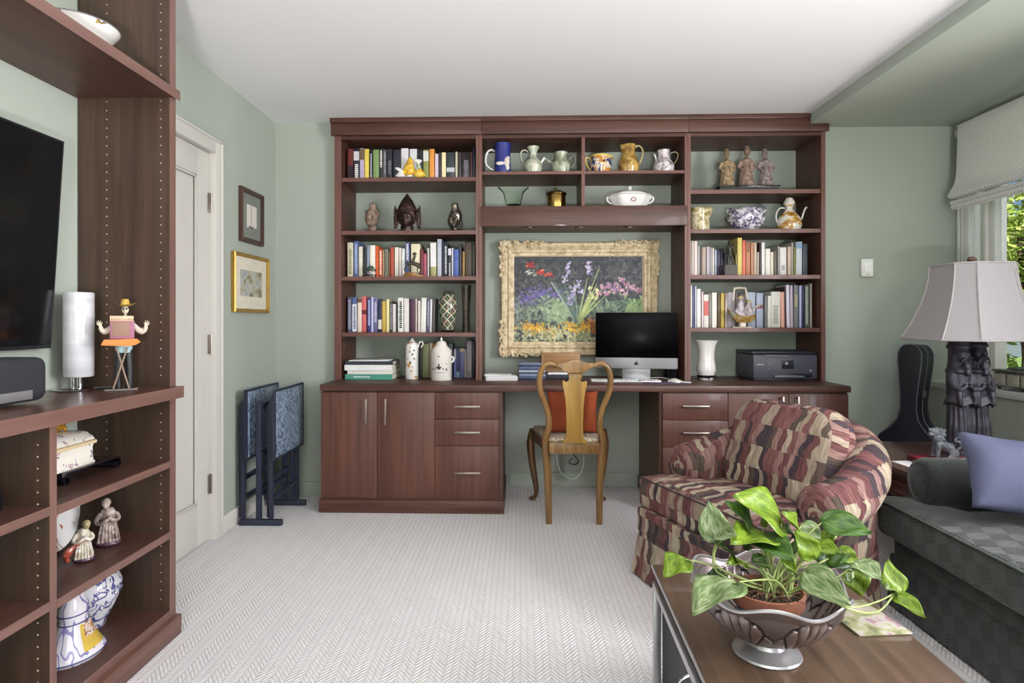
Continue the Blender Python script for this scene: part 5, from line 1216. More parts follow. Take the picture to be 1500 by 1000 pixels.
tray(-1.535, 'folded tray table with a blue speckled top, flat against the wall'); tray(-1.375, 'folded tray table with its blue speckled top facing the room')
# ------------------------------------------------------------------ things on the media unit
tvt = thing('television', 'flat black television mounted on the wall above the counter', 'television', (-1.577, 1.40, 1.056))
tvb = MB()
def tvx(z): return .012 + .045 * z / .69
for nm, mt, y0, y1, z0, z1, dx0, dx1 in (('bezel', black_plastic, -.61, .615, 0, .688, -.03, 0), ('screen', M('tv_screen', '0b0c0e', .15, spec=.3), -.603, .608, .012, .681, .0002, .0012)):
    mb = MB(); V = [mb.bm.verts.new((tvx(z) + dx, y, z)) for z in (z0, z1) for y in (y0, y1) for dx in (dx0, dx1)]
    for f in ((0, 1, 3, 2), (4, 6, 7, 5), (0, 4, 5, 1), (2, 3, 7, 6), (0, 2, 6, 4), (1, 5, 7, 3)): mb.bm.faces.new([V[i] for i in f])
    mb.build(nm, mt, tvt)
box('wall_bracket', black_plastic, tvt, -.031, -.006, -.2, .2, .2, .5, .002)
CZ = .9086
sb = thing('soundbar', 'rounded dark soundbar with a silver lower strip under the television', 'soundbar', (-1.455, 1.775, CZ))
pts = []
for cx_, cz_, a0 in ((.045, .105, 0), (-.045, .105, PI / 2), (-.045, .035, PI), (.045, .035, 1.5 * PI)):
    for k in range(5): a = a0 + PI / 2 * k / 4; pts.append((cx_ + .022 * math.cos(a), cz_ + .028 * math.sin(a)))
rings = [[(x, y, z) for x, z in [((p[0]) * s_, (p[1] - .07) * s_ + .07) for p in pts]] for y, s_ in ((-.9, 1), (-.02, 1), (-.006, .96), (0, .86))]
MB().loft(rings).build('cabinet', M('charcoal_cloth', '26272c', .8, var=.05, bump=.2, bs=900), sb)
box('silver_strip', M('strip_silver', 'a4a4a6', .35, .6), sb, .0655, .0705, -.88, -.06, .016, .042, .002)
box('foot', chrome, sb, -.03, .05, -.3, -.18, 0, .0075, .002); box('foot', chrome, sb, -.03, .05, -.8, -.68, 0, .0075, .002)
lp = thing('cylinder_lamp', 'white glass cylinder lamp on a chrome base beside the television', 'lamp', (-1.525, 2.09, CZ))
opal = ramp_mat('streaked_opal_glass', [(.3, 'b4b4ba'), (.5, 'c4c4c8'), (.7, 'd2d2d4')], 3, stretch=(1, 1, 7), detail=4, rough=.18, coat=.5)
MB().lathe([(0, .046), (.044, .046), (.0465, .05), (.0465, .332), (.045, .336), (.042, .336), (.042, .055), (0, .055)], 36).build('shade', opal, lp)
MB().lathe([(0, 0), (.058, 0), (.06, .003), (.056, .006), (0, .0065)], 32, (-.012, -.01, 0)).build('base', chrome, lp)
for dx, dy in ((.012, -.012), (-.018, .0)): MB().tube([(dx, dy, .006), (dx, dy, .046)], .009, 14).build('post', chrome, lp)
MB().tube(smooth_path([(.04, .02, .005), (.075, .04, .006), (.09, .06, .004)], 4), .003, 6).build('cord', M('clear_cord', '4a4a4c', .4), lp)
# painted skeleton vendor figurine
fg = thing('skeleton_figurine', 'painted skeleton vendor in a straw hat carrying a pink box', 'figurine', (-1.372, 2.085, CZ), .55)
u = .0023
MB().box(-21 * u, 21 * u, -9 * u, 11 * u, 0, 2.2 * u, .002).build('base', M('grey_plaster', '77706c', .8, var=.1), fg)
trs = M('black_trousers', '1f2024', .5, var=.15)
for s_ in (-1, 1): MB().tube([(s_ * 7 * u + 3 * u, 4 * u, 3 * u), (s_ * 7.5 * u + 3 * u, 4 * u, 30 * u), (s_ * 5.5 * u + 3 * u, 4 * u, 60 * u)], [4.6 * u, 5 * u, 6 * u], 10).build('leg', trs, fg)
MB().lathe([(11 * u, 56 * u), (11.5 * u, 64 * u), (9.5 * u, 72 * u)], 18, (3 * u, 4 * u, 0), sy=.7).build('sash', M('pale_blue_cloth', '9cc0c4', .7, var=.1), fg)
MB().lathe([(9.5 * u, 70 * u), (12 * u, 82 * u), (12 * u, 96 * u), (7 * u, 104 * u), (2.4 * u, 108 * u)], 18, (3 * u, 5 * u, 0), sy=.7).build('torso', M('bone_shirt', 'c9bfae', .8, var=.1), fg)
for a, b_ in (((-10, -8, 3), (8, -8, 64)), ((10, -8, 3), (-6, -8, 64))): MB().tube([tuple(q * u for q in a), tuple(q * u for q in b_)], 1.3 * u, 8).build('stand_leg', M('stick_wood', '8a7664', .6, var=.15), fg)
MB().prism([(-25, 68), (-21, 76), (20, 77), (25, 72), (19, 68), (10, 66)], -16, 2, 'y').build('tray', M('orange_tray', 'd8741c', .45, var=.12), fg).scale = (u, u, u)
bxm = M('rose_lacquer', '93586e', .4, var=.12)
MB().box(-14, 17, -13, -1, 77, 104, .8).build('box', bxm, fg).scale = (u, u, u)
MB().box(-11, 11, -13.6, -12.9, 81, 101, .3).build('box_panel', M('box_print', '8a6a58', .6, var=.3, vs=8), fg).scale = (u, u, u)
mb = MB(); mb.box(-14, 16, -15, -1, 107, 111, .6)
for k in range(14): mb.box(-13.6 + k * 2.15, -12.1 + k * 2.15, -15.4, -14.6, 103, 107.4)
mb.build('fringe', M('fringe_cream', 'cfae90', .7, var=.1), fg).scale = (u, u, u)
mb = MB(); head(mb, (5 * u, 2 * u, 120 * u), 4.6 * u, 5 * u, 6.4 * u, 0, long_ears=False); mb.tube([(5 * u, 3 * u, 108 * u), (5 * u, 3 * u, 115 * u)], 1.8 * u, 8)
mb.build('skull', M('bone_white', 'd0c6b0', .6, var=.08), fg)
mb = MB()
for s_ in (-1, 1): mb.sphere((5 * u + s_ * 1.9 * u, -2.6 * u, 121.5 * u), (1.3 * u, .8 * u, 1.5 * u), 8, 6)
mb.build('eye_sockets', black_plastic, fg)
MB().lathe([(13.5 * u, 128 * u), (14 * u, 128.6 * u), (11 * u, 127 * u), (6.4 * u, 126 * u), (5.6 * u, 132 * u), (4.4 * u, 136 * u), (.1 * u, 137 * u)], 24, (5 * u, 2 * u, 0),
           fn=lambda r, z, a: (r, z + (r / (14 * u)) ** 2 * .006 * math.cos(2 * a))).build('straw_hat', M('straw', 'b59440', .6, var=.12, vs=60), fg)
for s_ in (-1, 1):
    ax = 3 * u; mb = MB()
    mb.tube(smooth_path([(ax + s_ * 11 * u, 4 * u, 98 * u), (ax + s_ * 19 * u, 2 * u, 90 * u), (ax + s_ * 26 * u, -3 * u, 88 * u), (ax + s_ * 29 * u, -5 * u, 94 * u)], 4), [4.2 * u] * 4 + [4.6 * u] * 4 + [3.2 * u] * 5, 10); mb.build('sleeve', M('bone_shirt', 'c9bfae', .8), fg)
    mb = MB(); w_ = (ax + s_ * 29 * u, -5 * u, 95 * u); mb.sphere(w_, (2.4 * u, 1.8 * u, 2.6 * u), 10, 7)
    for k in range(5):
        a = -.7 + .33 * k; L_ = (5, 7.5, 8.2, 7.4, 5.6)[k] * u
        d = Vector((math.sin(a) * .9 + s_ * .25, -.15, math.cos(a))).normalized(); p0 = Vector(w_) + d * 1.6 * u; p1 = p0 + d * L_ * .6; p2 = p1 + (d + Vector((0, -.4, 0))).normalized() * L_ * .45
        mb.tube([p0, p1, p2], [.75 * u, .6 * u, .4 * u], 6)
    mb.build('hand', M('bone_white', 'd0c6b0', .6), fg)
# bowl on the upper shelf
ub = thing('floral_bowl', 'white footed bowl painted with flowers on the high shelf', 'bowl', (-1.445, 1.965, 1.9906))
MB().lathe([(0, 0), (.05, 0), (.052, .008), (.048, .02), (.07, .045), (.105, .082), (.122, .104), (.126, .110), (.122, .112), (.10, .085), (.06, .045), (0, .03)], 44).build('body',
    ramp_mat('wildflower_glaze', [(.0, 'e0ddd8'), (.53, 'e0ddd8'), (.56, 'a58a4a'), (.59, '6a6458'), (.62, 'e0ddd8')], 15, detail=3, rough=.16, const=True, coat=.5), ub)
MB().lathe([(.1262, .1085), (.1275, .1105), (.1262, .1125), (.1235, .1125)], 44, cap=False).build('rim_line', M('grey_rim', '77747c', .3), ub)
MB().tube(smooth_path([(.0, -.118, .098), (.015, -.15, .1), (.02, -.155, .07), (.0, -.1, .06)], 4), .008, 8).build('lug', M('rust_glaze', 'a8764e', .3), ub)
# casket on a scroll stand (shelf top .64)
S1 = .6406
ss = thing('scroll_stand', 'black lacquer stand with scrolled ends under the painted casket', 'stand', (-1.45, 1.94, S1))
def scroll(yc, sg):
    out = []
    for k in range(14):
        a = PI / 2 - sg * 0 + k * .42; r_ = .021 - .0011 * k
        out.append((yc + sg * r_ * math.cos(PI / 2 - k * .42), .024 + r_ * math.sin(PI / 2 - k * .42)))
    return out
for nm, yc, sg in (('scroll_end', .115, 1), ('scroll_end', -.115, -1)):
    path = scroll(yc, sg); mb = MB()
    rings = [[(x, p[0], p[1]) for x in ()] for p in path]
    L = []
    for i, p in enumerate(path):
        q = Vector((path[min(i + 1, 13)][0] - path[max(i - 1, 0)][0], path[min(i + 1, 13)][1] - path[max(i - 1, 0)][1])).normalized(); n_ = Vector((-q.y, q.x)) * .0028
        L.append([(-.085, p[0] + n_.x, p[1] + n_.y), (.085, p[0] + n_.x, p[1] + n_.y), (.085, p[0] - n_.x, p[1] - n_.y), (-.085, p[0] - n_.x, p[1] - n_.y)])
    mb.loft(L); mb.build(nm, black_lacquer, ss)
box('top_board', black_lacquer, ss, -.085, .085, -.115, .115, .042, .048, .001)
ck = thing('painted_casket', 'cream ceramic casket painted with small flowers, gilt animal on its lid', 'casket', (-1.455, 1.868, S1 + .0486))
cas = ramp_mat('sprigged_cream_glaze', [(.0, 'e6e0d4'), (.58, 'e6e0d4'), (.61, '9a8fb0'), (.635, '77707c'), (.66, 'c99a98'), (.68, 'e6e0d4')], 42, detail=2, rough=.18, const=True, coat=.5)
oct_ = [(-.07, -.11), (.05, -.12), (.075, -.095), (.075, .095), (.05, .12), (-.07, .11)]
def octr(k, z): return [(x * k, y * k, z) for x, y in oct_]
MB().loft([octr(1.0, 0), octr(1.02, .004), octr(.97, .01), octr(.95, .05), octr(.98, .062)]).build('body', cas, ck)
MB().loft([octr(1.04, .0625), octr(1.06, .066), octr(1.05, .072), octr(.98, .076)]).build('lid_rim', M('buff_glaze', 'd8c49c', .25, coat=.4), ck)
MB().loft([octr(1.0, .0765), octr(.95, .088), octr(.82, .101), octr(.55, .108), octr(.1, .111)]).build('lid', cas, ck)
gold = M('gilt_porcelain', 'c08a2a', .2, .5, var=.2, vs=60)
mb = MB(); mb.sphere((.01, .02, .127), (.016, .026, .015)); mb.sphere((.015, .052, .142), (.012, .013, .012)); mb.tube([(.01, -.005, .128), (.012, -.03, .135), (.015, -.02, .152)], [.006, .005, .003], 8)
for x, y in ((.0, .0), (.02, .0), (.0, .04), (.02, .04)): mb.tube([(x, y, .122), (x, y, .108)], .005, 6)
blob('knob_animal', gold, ck, mb, .0028, 1)
# plate, two figurines (shelf top .384)
S2 = .3846
plt = thing('red_figure_plate', 'large white plate with red figures leaning at the back of the shelf', 'plate', (-1.558, 1.965, S2 + .1465), 0)
pm, nt, b = base('red_figure_glaze', .15)
tc = nt.nodes.new('ShaderNodeTexCoord'); no = nt.nodes.new('ShaderNodeTexNoise'); no.inputs['Scale'].default_value = 16; no.inputs['Detail'].default_value = 2; no.inputs['Distortion'].default_value = 1.2
nt.links.new(tc.outputs['Object'], no.inputs['Vector']); r = nt.nodes.new('ShaderNodeValToRGB'); cr = r.color_ramp; cr.interpolation = 'CONSTANT'
cr.elements[0].color = lin('eceae8') + (1,); cr.elements[1].position = .56; cr.elements[1].color = lin('b85a36') + (1,); e = cr.elements.new(.60); e.color = lin('8a4a3c') + (1,); e = cr.elements.new(.635); e.color = lin('eceae8') + (1,)
nt.links.new(no.outputs['Fac'], r.inputs['Fac']); nt.links.new(r.outputs[0], b.inputs['Base Color']); b.inputs['Coat Weight'].default_value = .5
o = MB().lathe([(0, 0), (.08, 0), (.09, .006), (.142, .016), (.145, .018), (.142, .02), (.09, .011), (0, .006)], 48).build('dish', pm, plt); o.rotation_euler = (0, math.radians(76), 0)
def robed(name, label, loc, h, mats, rz=0, twist=0, parts=('robe', 'head')):
    t = thing(name, label, 'figurine', loc, rz); u = h / 70
    mb = MB(); mb.lathe([(15 * u, 6 * u), (14 * u, 14 * u), (11 * u, 30 * u), (10 * u, 42 * u), (11 * u, 50 * u), (7 * u, 57 * u), (3 * u, 59 * u)], 22, sy=.75, fn=lambda r, z, a: (r * (1 + .10 * math.sin(5 * a + z / u * .08)), z))
    mb.tube(smooth_path([(-10 * u, -3 * u, 50 * u), (-15 * u, -6 * u, 40 * u), (-9 * u, -12 * u, 37 * u), (0, -12 * u, 43 * u)], 4), 3.4 * u, 8); mb.tube(smooth_path([(10 * u, -3 * u, 50 * u), (14 * u, -5 * u, 42 * u), (8 * u, -11 * u, 40 * u), (1 * u, -12 * u, 46 * u)], 4), 3.2 * u, 8)
    for k in range(6): a = k - 2.5; mb.tube([(a * 3 * u, -8 * u, 40 * u), (a * 4.4 * u, -11.6 * u, 20 * u), (a * 5 * u, -11 * u, 7 * u)], [1 * u, 1.7 * u, 1.6 * u], 6)
    blob('robe', mats[0], t, mb, h / 70, 1)
    mb = MB(); head(mb, (twist * u, -2 * u, 63 * u), 5.2 * u, 5.6 * u, 7 * u, twist * .06, long_ears=False); mb.sphere((twist * u, 1.6 * u, 65.5 * u), (6.4 * u, 6 * u, 6.4 * u)); blob('head', mats[1], t, mb, h / 100, 0)
    mb = MB(); rnd = random.Random(int(h * 1000))
    for k in range(14): a = k * .45; mb.sphere((math.cos(a) * 12 * u, math.sin(a) * 9 * u, 4 * u), (6 * u, 5 * u, 4 * u), 8, 6)
    blob('rock_base', mats[2], t, mb, h / 45, 1)
    return t
mudA = ramp_mat('taupe_robe_glaze', [(.35, '6a5a56'), (.5, '94827c'), (.65, 'b5a49c')], 50, rough=.35, coat=.2); ivory = M('ivory_bisque', 'c0aea4', .5, var=.1)
plum = M('plum_glaze', '4c3444', .25, var=.3, vs=60, coat=.4)
robed('robed_figurine', 'tall hooded figurine in taupe robes on a plum rock base', (-1.40, 2.06, S2), .155, (mudA, ivory, plum), 0.5, -3)
pal = ramp_mat('pale_dress_glaze', [(.35, 'a89a84'), (.5, 'c9bfae'), (.65, 'd8d0c8')], 45, rough=.35, coat=.2)
sf = robed('dancing_figurine', 'smaller pale figurine with a red sash in front of the hooded one', (-1.385, 1.92, S2), .125, (pal, M('straw_hair', 'b5a47c', .6, var=.15), plum), .6, 4)
MB().tube(smooth_path([(.0, -.01, .07), (-.03, -.015, .05), (-.045, -.02, .03), (-.04, -.02, .012)], 4), [.008] * 5 + [.012] * 4 + [.007] * 4, 8).build('sash', M('brick_red_glaze', 'a04838', .3, var=.15, coat=.3), sf)
# blue and white jar and flask (bottom shelf .099)
S3 = .0996
bw = ramp_mat('blue_white_scroll_glaze', [(.0, 'dcdae0'), (.44, 'dcdae0'), (.47, '4c5088'), (.52, '8086b0'), (.55, 'e2e0e4')], 24, detail=3, rough=.15, const=True, coat=.5, dist=.9)
jr = thing('blue_white_jar', 'round-bellied blue and white jar behind the triangular flask', 'jar', (-1.478, 2.075, S3))
MB().lathe([(0, 0), (.045, 0), (.05, .01), (.055, .03), (.08, .075), (.098, .12), (.098, .15), (.085, .178), (.066, .192), (.066, .2), (.076, .214), (.072, .218), (.06, .2), (.08, .15), (.05, .04), (0, .03)], 40).build('body', bw, jr)
for z, r_ in ((.214, .0765), (.19, .0675), (.035, .058)): MB().lathe([(r_, z - .002), (r_ + .0012, z), (r_, z + .002)], 40, cap=False).build('blue_line', M('cobalt_line', '3c4480', .2), jr)
fl = thing('painted_flask', 'bell-shaped flask painted with purple stripes and a yellow panel', 'flask', (-1.40, 1.895, S3), .0)
cream_p = ramp_mat('violet_striped_glaze', [(.0, 'dcd8de'), (.46, 'dcd8de'), (.5, '8a84b4'), (.56, 'dcd8de')], 3.2, tex='NOISE', stretch=(9, 9, .6), detail=1, rough=.16, const=True, coat=.5)
flp = [(0, 0), (.092, 0), (.099, .008), (.1, .016), (.088, .03), (.062, .07), (.047, .11), (.044, .118), (.047, .135), (.047, .158), (.038, .172), (.032, .19), (.034, .225), (.028, .23), (0, .23)]
MB().lathe(flp, 44, sy=1.0, sx=.8).build('body', cream_p, fl)
def on_flask(a0, a1, z0, z1, mat, nm, d=.0012):
    def rad(z):
        for (ra, za), (rb, zb) in zip(flp[2:], flp[3:]):
            if za <= z <= zb: return ra + (rb - ra) * (z - za) / (zb - za + 1e-9)
        return .04
    MB().grid(lambda p, q: (lambda a, z: (math.cos(a) * (rad(z) + d) * .8, math.sin(a) * (rad(z) + d), z))(a0 + (a1 - a0) * p, z0 + (z1 - z0) * q), 14, 8).build(nm, mat, fl)
on_flask(-.45, 1.0, .03, .105, M('yellow_enamel', 'cfb04c', .2, var=.1, coat=.4), 'yellow_panel')
on_flask(-.25, .7, .065, .108, ramp_mat('rust_flower_enamel', [(.4, 'b5763c'), (.52, 'e0d6cc'), (.6, '8a4c34')], 50, rough=.25), 'flower_motif', .002)
for z, r_ in ((.11, .048), (.136, .0478), (.012, .1)): MB().lathe([(r_ * 1.0, z - .002), (r_ * 1.012 + .0008, z), (r_ * 1.0, z + .002)], 44, sx=.8, cap=False).build('blue_line', M('cobalt_line', '3c4480', .2), fl)
# set-top box in the next bay
bx = thing('set_top_box', 'flat black media box on the shelf below the counter', 'media box', (-1.43, 1.50, .6466))
MB().box(-.11, .085, -.16, .07, .006, .052, .004).build('case', black_plastic, bx)
MB().box(.0852, .0862, -.15, .06, .012, .046).build('front_panel', M('glossy_black', '0c0c10', .1, coat=.4), bx)
MB().box(.0863, .0868, .015, .03, .026, .029).build('logo_mark', M('logo_grey', '8a8a90', .4), bx)
for x, y in ((-.09, -.14), (.07, -.14), (-.09, .05), (.07, .05)): MB().box(x - .008, x + .008, y - .008, y + .008, 0, .0062).build('foot', black_plastic, bx)
# ------------------------------------------------------------------ striped armchair
def ikat():
    m, nt, b = base('flamestitch_fabric', .9, 0, .15)
    uv = nt.nodes.new('ShaderNodeTexCoord'); mp = nt.nodes.new('ShaderNodeMapping'); nt.links.new(uv.outputs['UV'], mp.inputs[0])
    sp = nt.nodes.new('ShaderNodeSeparateXYZ'); nt.links.new(mp.outputs[0], sp.inputs[0])
    wob = nt.nodes.new('ShaderNodeTexNoise'); wob.inputs['Scale'].default_value = 9; wob.inputs['Detail'].default_value = 1; nt.links.new(mp.outputs[0], wob.inputs['Vector'])
    fin = nt.nodes.new('ShaderNodeTexNoise'); fin.inputs['Scale'].default_value = 1.0; fin.inputs['Detail'].default_value = 4
    fm = nt.nodes.new('ShaderNodeMapping'); fm.inputs['Scale'].default_value = (170, 14, 1); nt.links.new(uv.outputs['UV'], fm.inputs[0]); nt.links.new(fm.outputs[0], fin.inputs['Vector'])
    PW, PH = .026, .092
    rowf = math_node(nt, 'DIVIDE', sp.outputs[1], PH); rowi = math_node(nt, 'FLOOR', rowf); fr = math_node(nt, 'FRACT', rowf)
    lens = math_node(nt, 'MULTIPLY', math_node(nt, 'SINE', math_node(nt, 'MULTIPLY', fr, 2 * PI)), .26)
    sway = math_node(nt, 'MULTIPLY', math_node(nt, 'SUBTRACT', wob.outputs['Fac'], .5), 2.2)
    jit = math_node(nt, 'MULTIPLY', math_node(nt, 'SUBTRACT', fin.outputs['Fac'], .5), .7)
    col = math_node(nt, 'ADD', math_node(nt, 'ADD', math_node(nt, 'DIVIDE', sp.outputs[0], PW), math_node(nt, 'MULTIPLY', rowi, .5)), math_node(nt, 'ADD', math_node(nt, 'ADD', lens, sway), jit))
    ci = math_node(nt, 'FLOOR', col)
    cmb = nt.nodes.new('ShaderNodeCombineXYZ'); nt.links.new(ci, cmb.inputs[0]); nt.links.new(rowi, cmb.inputs[1])
    wn_ = nt.nodes.new('ShaderNodeTexWhiteNoise'); wn_.noise_dimensions = '2D'; nt.links.new(cmb.outputs[0], wn_.inputs['Vector'])
    r = nt.nodes.new('ShaderNodeValToRGB'); cr = r.color_ramp; cr.interpolation = 'CONSTANT'
    stops = [(0, '6e4a4a'), (.2, 'a09280'), (.36, '4a4045'), (.5, '7e5856'), (.64, 'b0a490'), (.76, '5c5048'), (.88, '93756f')]
    while len(cr.elements) < len(stops): cr.elements.new(.5)
    for e, (p_, h_) in zip(cr.elements, stops): e.position = p_; e.color = lin(h_) + (1,)
    nt.links.new(wn_.outputs['Value'], r.inputs['Fac'])
    r2 = nt.nodes.new('ShaderNodeValToRGB'); r2.color_ramp.elements[0].position = .35; r2.color_ramp.elements[1].position = .65
    r2.color_ramp.elements[0].color = (.42, .38, .4, 1); r2.color_ramp.elements[1].color = (1.1, 1.08, 1.05, 1); nt.links.new(fin.outputs['Fac'], r2.inputs['Fac'])
    mx = nt.nodes.new('ShaderNodeMix'); mx.data_type = 'RGBA'; mx.blend_type = 'MULTIPLY'; mx.inputs['Factor'].default_value = .75
    nt.links.new(r.outputs[0], mx.inputs['A']); nt.links.new(r2.outputs[0], mx.inputs['B']); nt.links.new(mx.outputs['Result'], b.inputs['Base Color'])
    bp = nt.nodes.new('ShaderNodeBump'); bp.inputs['Strength'].default_value = .25; bp.inputs['Distance'].default_value = .003; nt.links.new(fin.outputs['Fac'], bp.inputs['Height']); nt.links.new(bp.outputs[0], b.inputs['Normal'])
    return m
IK = ikat()
ac = thing('armchair', 'striped maroon and cream tub armchair with a loose back cushion', 'armchair', (.895, 2.50, 0), math.radians(-68.3))
AHW, AY1, AYB = .365, .07, .365       # arm line half width, where the curve starts, its depth
def upath(n=44):
    pts = []
    L1 = AY1
    for k in range(5): pts.append((Vector((AHW, L1 * k / 5)), Vector((1, 0))))
    for k in range(n + 1):
        a = PI * k / n; p = Vector((AHW * math.cos(a), AY1 + AYB * math.sin(a))); nn = Vector((math.cos(a) / AHW, math.sin(a) / AYB)).normalized()
        pts.append((p, nn))
    for k in range(4, -1, -1): pts.append((Vector((-AHW, L1 * k / 5)), Vector((-1, 0))))
    return pts
UP = upath()
def ah(p):
    t = max(0, min(1, p.y / (AY1 + AYB))); return .585 + .165 * (t ** 1.3)
rings = []
for p, nn in UP:
    t = max(0, min(1, p.y / (AY1 + AYB))); R = .098 - .03 * t; ht = ah(p); sec = [(.035, .1), (.045, .3), (.05, ht - 2.1 * R)]
    for k in range(13):
        a = math.radians(-55 + 260 * k / 12); sec.append((.015 + R * math.cos(a), ht - R + R * math.sin(a)))
    sec += [(-.07, ht - 2.2 * R), (-.075, .30), (-.07, .1)]
    rings.append([(p.x + nn.x * o_, p.y + nn.y * o_, z) for o_, z in sec])
MB().loft(rings).build('arms_and_back', IK, ac, angle=70)
for s_ in (-1, 1):                    # gathered roll ends
    mb = MB(); c = Vector((s_ * (AHW + .015), -.002, .585 - .098))
    prof = [(.097, .0), (.099, -.012), (.088, -.026), (.06, -.036), (.025, -.04), (.001, -.038)]
    mb.loft([[(c.x + math.cos(2 * PI * k / 36) * r_ * (1 + .012 * math.sin(12 * PI * k / 18)), c.y + y, c.z + math.sin(2 * PI * k / 36) * r_ * (1 + .012 * math.sin(12 * PI * k / 18))) for k in range(36)] for r_, y in prof])
    mb.build('arm_front', IK, ac, angle=70)
OUT = [(-.42, -.225), (-.2, -.23), (0, -.232), (.2, -.23), (.42, -.225), (.43, -.1)] + [(p.x + nn.x * .052, p.y + nn.y * .052) for p, nn in UP] + [(-.43, -.1)]
OUT = dense(OUT, .022)
rings = []
cx_, cy_ = 0, .12
for z, k in ((.205, .985), (.19, 1.0), (.12, 1.02), (.05, 1.04), (.012, 1.055)):
    rings.append([(x * k + 0, cy_ + (y - cy_) * k + .004 * math.sin(i * .9) * (1.1 - z * 5), z) for i, (x, y) in enumerate(OUT)])
mb = MB(); mb.loft(rings, cap=True); mb.boxuv().build('skirt', IK, ac, angle=60)
cushion_outline('seat_base', IK, ac, OUT, .2, .312, .012)
TC = dense([(-.42, -.215), (.42, -.215), (.43, -.05), (.40, -.018), (.29, .005), (.275, .13), (.22, .25), (.1, .30), (-.1, .30), (-.22, .25), (-.275, .13), (-.29, .005), (-.40, -.018), (-.43, -.05)], .03)
sc_ = cushion_outline('seat_cushion', IK, ac, TC, .3125, .447, .024, .022)
pz = [(x * 1.0, y, .43) for x, y in TC]
MB().tube([(x * .995, .05 + (y - .05) * .995, .4405) for x, y in TC], .004, 6, closed=True).build('piping', M('dark_piping', '3c2c30', .8), sc_)
rr_ = []
for cx_, cz_, a0, R_ in ((.155, .09, 0, .12), (-.17, .09, 90, .12), (-.215, -.12, 180, .075), (.20, -.12, 270, .075)):
    for k in range(7): a = math.radians(a0 + 15 * k); rr_.append((cx_ + R_ * math.cos(a), cz_ + R_ * math.sin(a)))
bc = cushion_outline('back_cushion', IK, ac, dense(rr_, .03), -.085, .085, .075, .028)
bc.location = (.0, .215, .60); bc.rotation_euler = (PI / 2 - .30, 0, 0)

# ------------------------------------------------------------------ sofa
def parquet():
    m, nt, b = base('basketweave_matelasse', .75, 0, .3)
    uv = nt.nodes.new('ShaderNodeTexCoord'); mp = nt.nodes.new('ShaderNodeMapping'); mp.inputs['Rotation'].default_value = (0, 0, .35); nt.links.new(uv.outputs['UV'], mp.inputs[0])
    ck_ = nt.nodes.new('ShaderNodeTexChecker'); ck_.inputs['Scale'].default_value = 17; nt.links.new(mp.outputs[0], ck_.inputs['Vector'])
    sp = nt.nodes.new('ShaderNodeSeparateXYZ'); nt.links.new(mp.outputs[0], sp.inputs[0])
    wv = []
    for k in (0, 1): wv.append(math_node(nt, 'SINE', math_node(nt, 'MULTIPLY', sp.outputs[k], 2 * PI / .0072)))
    fac = ck_.outputs['Fac']
    h = math_node(nt, 'ADD', math_node(nt, 'MULTIPLY', wv[0], fac), math_node(nt, 'MULTIPLY', wv[1], math_node(nt, 'SUBTRACT', 1.0, fac)))
    h = math_node(nt, 'MULTIPLY_ADD', h, .5, .5)
    r = nt.nodes.new('ShaderNodeValToRGB'); r.color_ramp.elements[0].color = lin('191c1a') + (1,); r.color_ramp.elements[1].color = lin('2a2f2c') + (1,); nt.links.new(h, r.inputs['Fac']); nt.links.new(r.outputs[0], b.inputs['Base Color'])
    bp = nt.nodes.new('ShaderNodeBump'); bp.inputs['Strength'].default_value = .5; bp.inputs['Distance'].default_value = .003; nt.links.new(h, bp.inputs['Height']); nt.links.new(bp.outputs[0], b.inputs['Normal'])
    b.inputs['Sheen Weight'].default_value = .25
    return m
SF = parquet(); sft = M('sofa_piping', '565e59', .7)
so = thing('sofa', 'dark green sofa with rolled arms and woven basket texture by the window', 'sofa', (1.5, 1.5, 0))
MB().box(0, .88, -1.05, 1.04, .2, .31, .02).boxuv().build('base', SF, so)
mb = MB(); ol = dense([(-.005, -1.055), (.885, -1.055), (.885, 1.045), (-.005, 1.045)], .03)
mb.loft([[(x + (-.012 if x < .3 else .0) * (1 - z / .2), y + .004 * math.sin(i * .8) * (1 - z / .2), z) for i, (x, y) in enumerate(ol)] for z in (.21, .12, .012)]); mb.boxuv().build('skirt', SF, so)
far = dense([(-.095, .02), (.60, .02), (.60, .82), (.06, .82), (.045, 1.0), (-.05, 1.02), (-.085, .99)], .04); near_ = dense([(x, -y - .0) for x, y in [(-.085, -.01), (.60, -.01), (.60, .82), (.06, .82), (.045, 1.0), (-.05, 1.02), (-.085, .99)]], .04)
for ol_ in (far, near_):
    c_ = cushion_outline('seat_cushion', SF, so, ol_, .312, .447, .03, .02)
    MB().tube([(x, y, .443) for x, y in [(x + (.002 if x < .2 else 0), y) for x, y in ol_]], .0045, 6, closed=True).build('piping', sft, c_)
for yc in (.925, -.925):
    mb = MB(); rings = []
    for x, s_ in ((.035, .80), (.045, .93), (.065, 1), (.3, 1), (.6, 1.0), (.86, 1.0)):
        sec = []
        for k in range(17):
            a = math.radians(-60 + 300 * k / 16); sec.append((.095 * s_ * math.cos(a), .525 + .095 * s_ * math.sin(a)))
        sec += [(-.06 * s_, .40), (-.06 * s_, .315), (.06 * s_, .315), (.06 * s_, .40)]
        rings.append([(x, yc + o_, z) for o_, z in sec])
    mb.loft(rings); mb.build('arm', SF, so, angle=60)
    mb = MB(); mb.sphere((.036, yc, .525), (.012, .06, .06), 16, 8); mb.build('arm_button', SF, so)
MB().box(.62, .86, -.86, .86, .315, .80, .06, seg=4).boxuv().build('back', SF, so)
pillow('blue_pillow', 'periwinkle blue pillow leaning on the sofa arm', M('periwinkle_cotton', '4a4d66', .85, var=.06, vs=6, bump=.15, bs=400), .46, .28, .13, (1.725, 2.11, .616), (-.62, .16, -.12), 'pillow', wr=.010, seed=12)

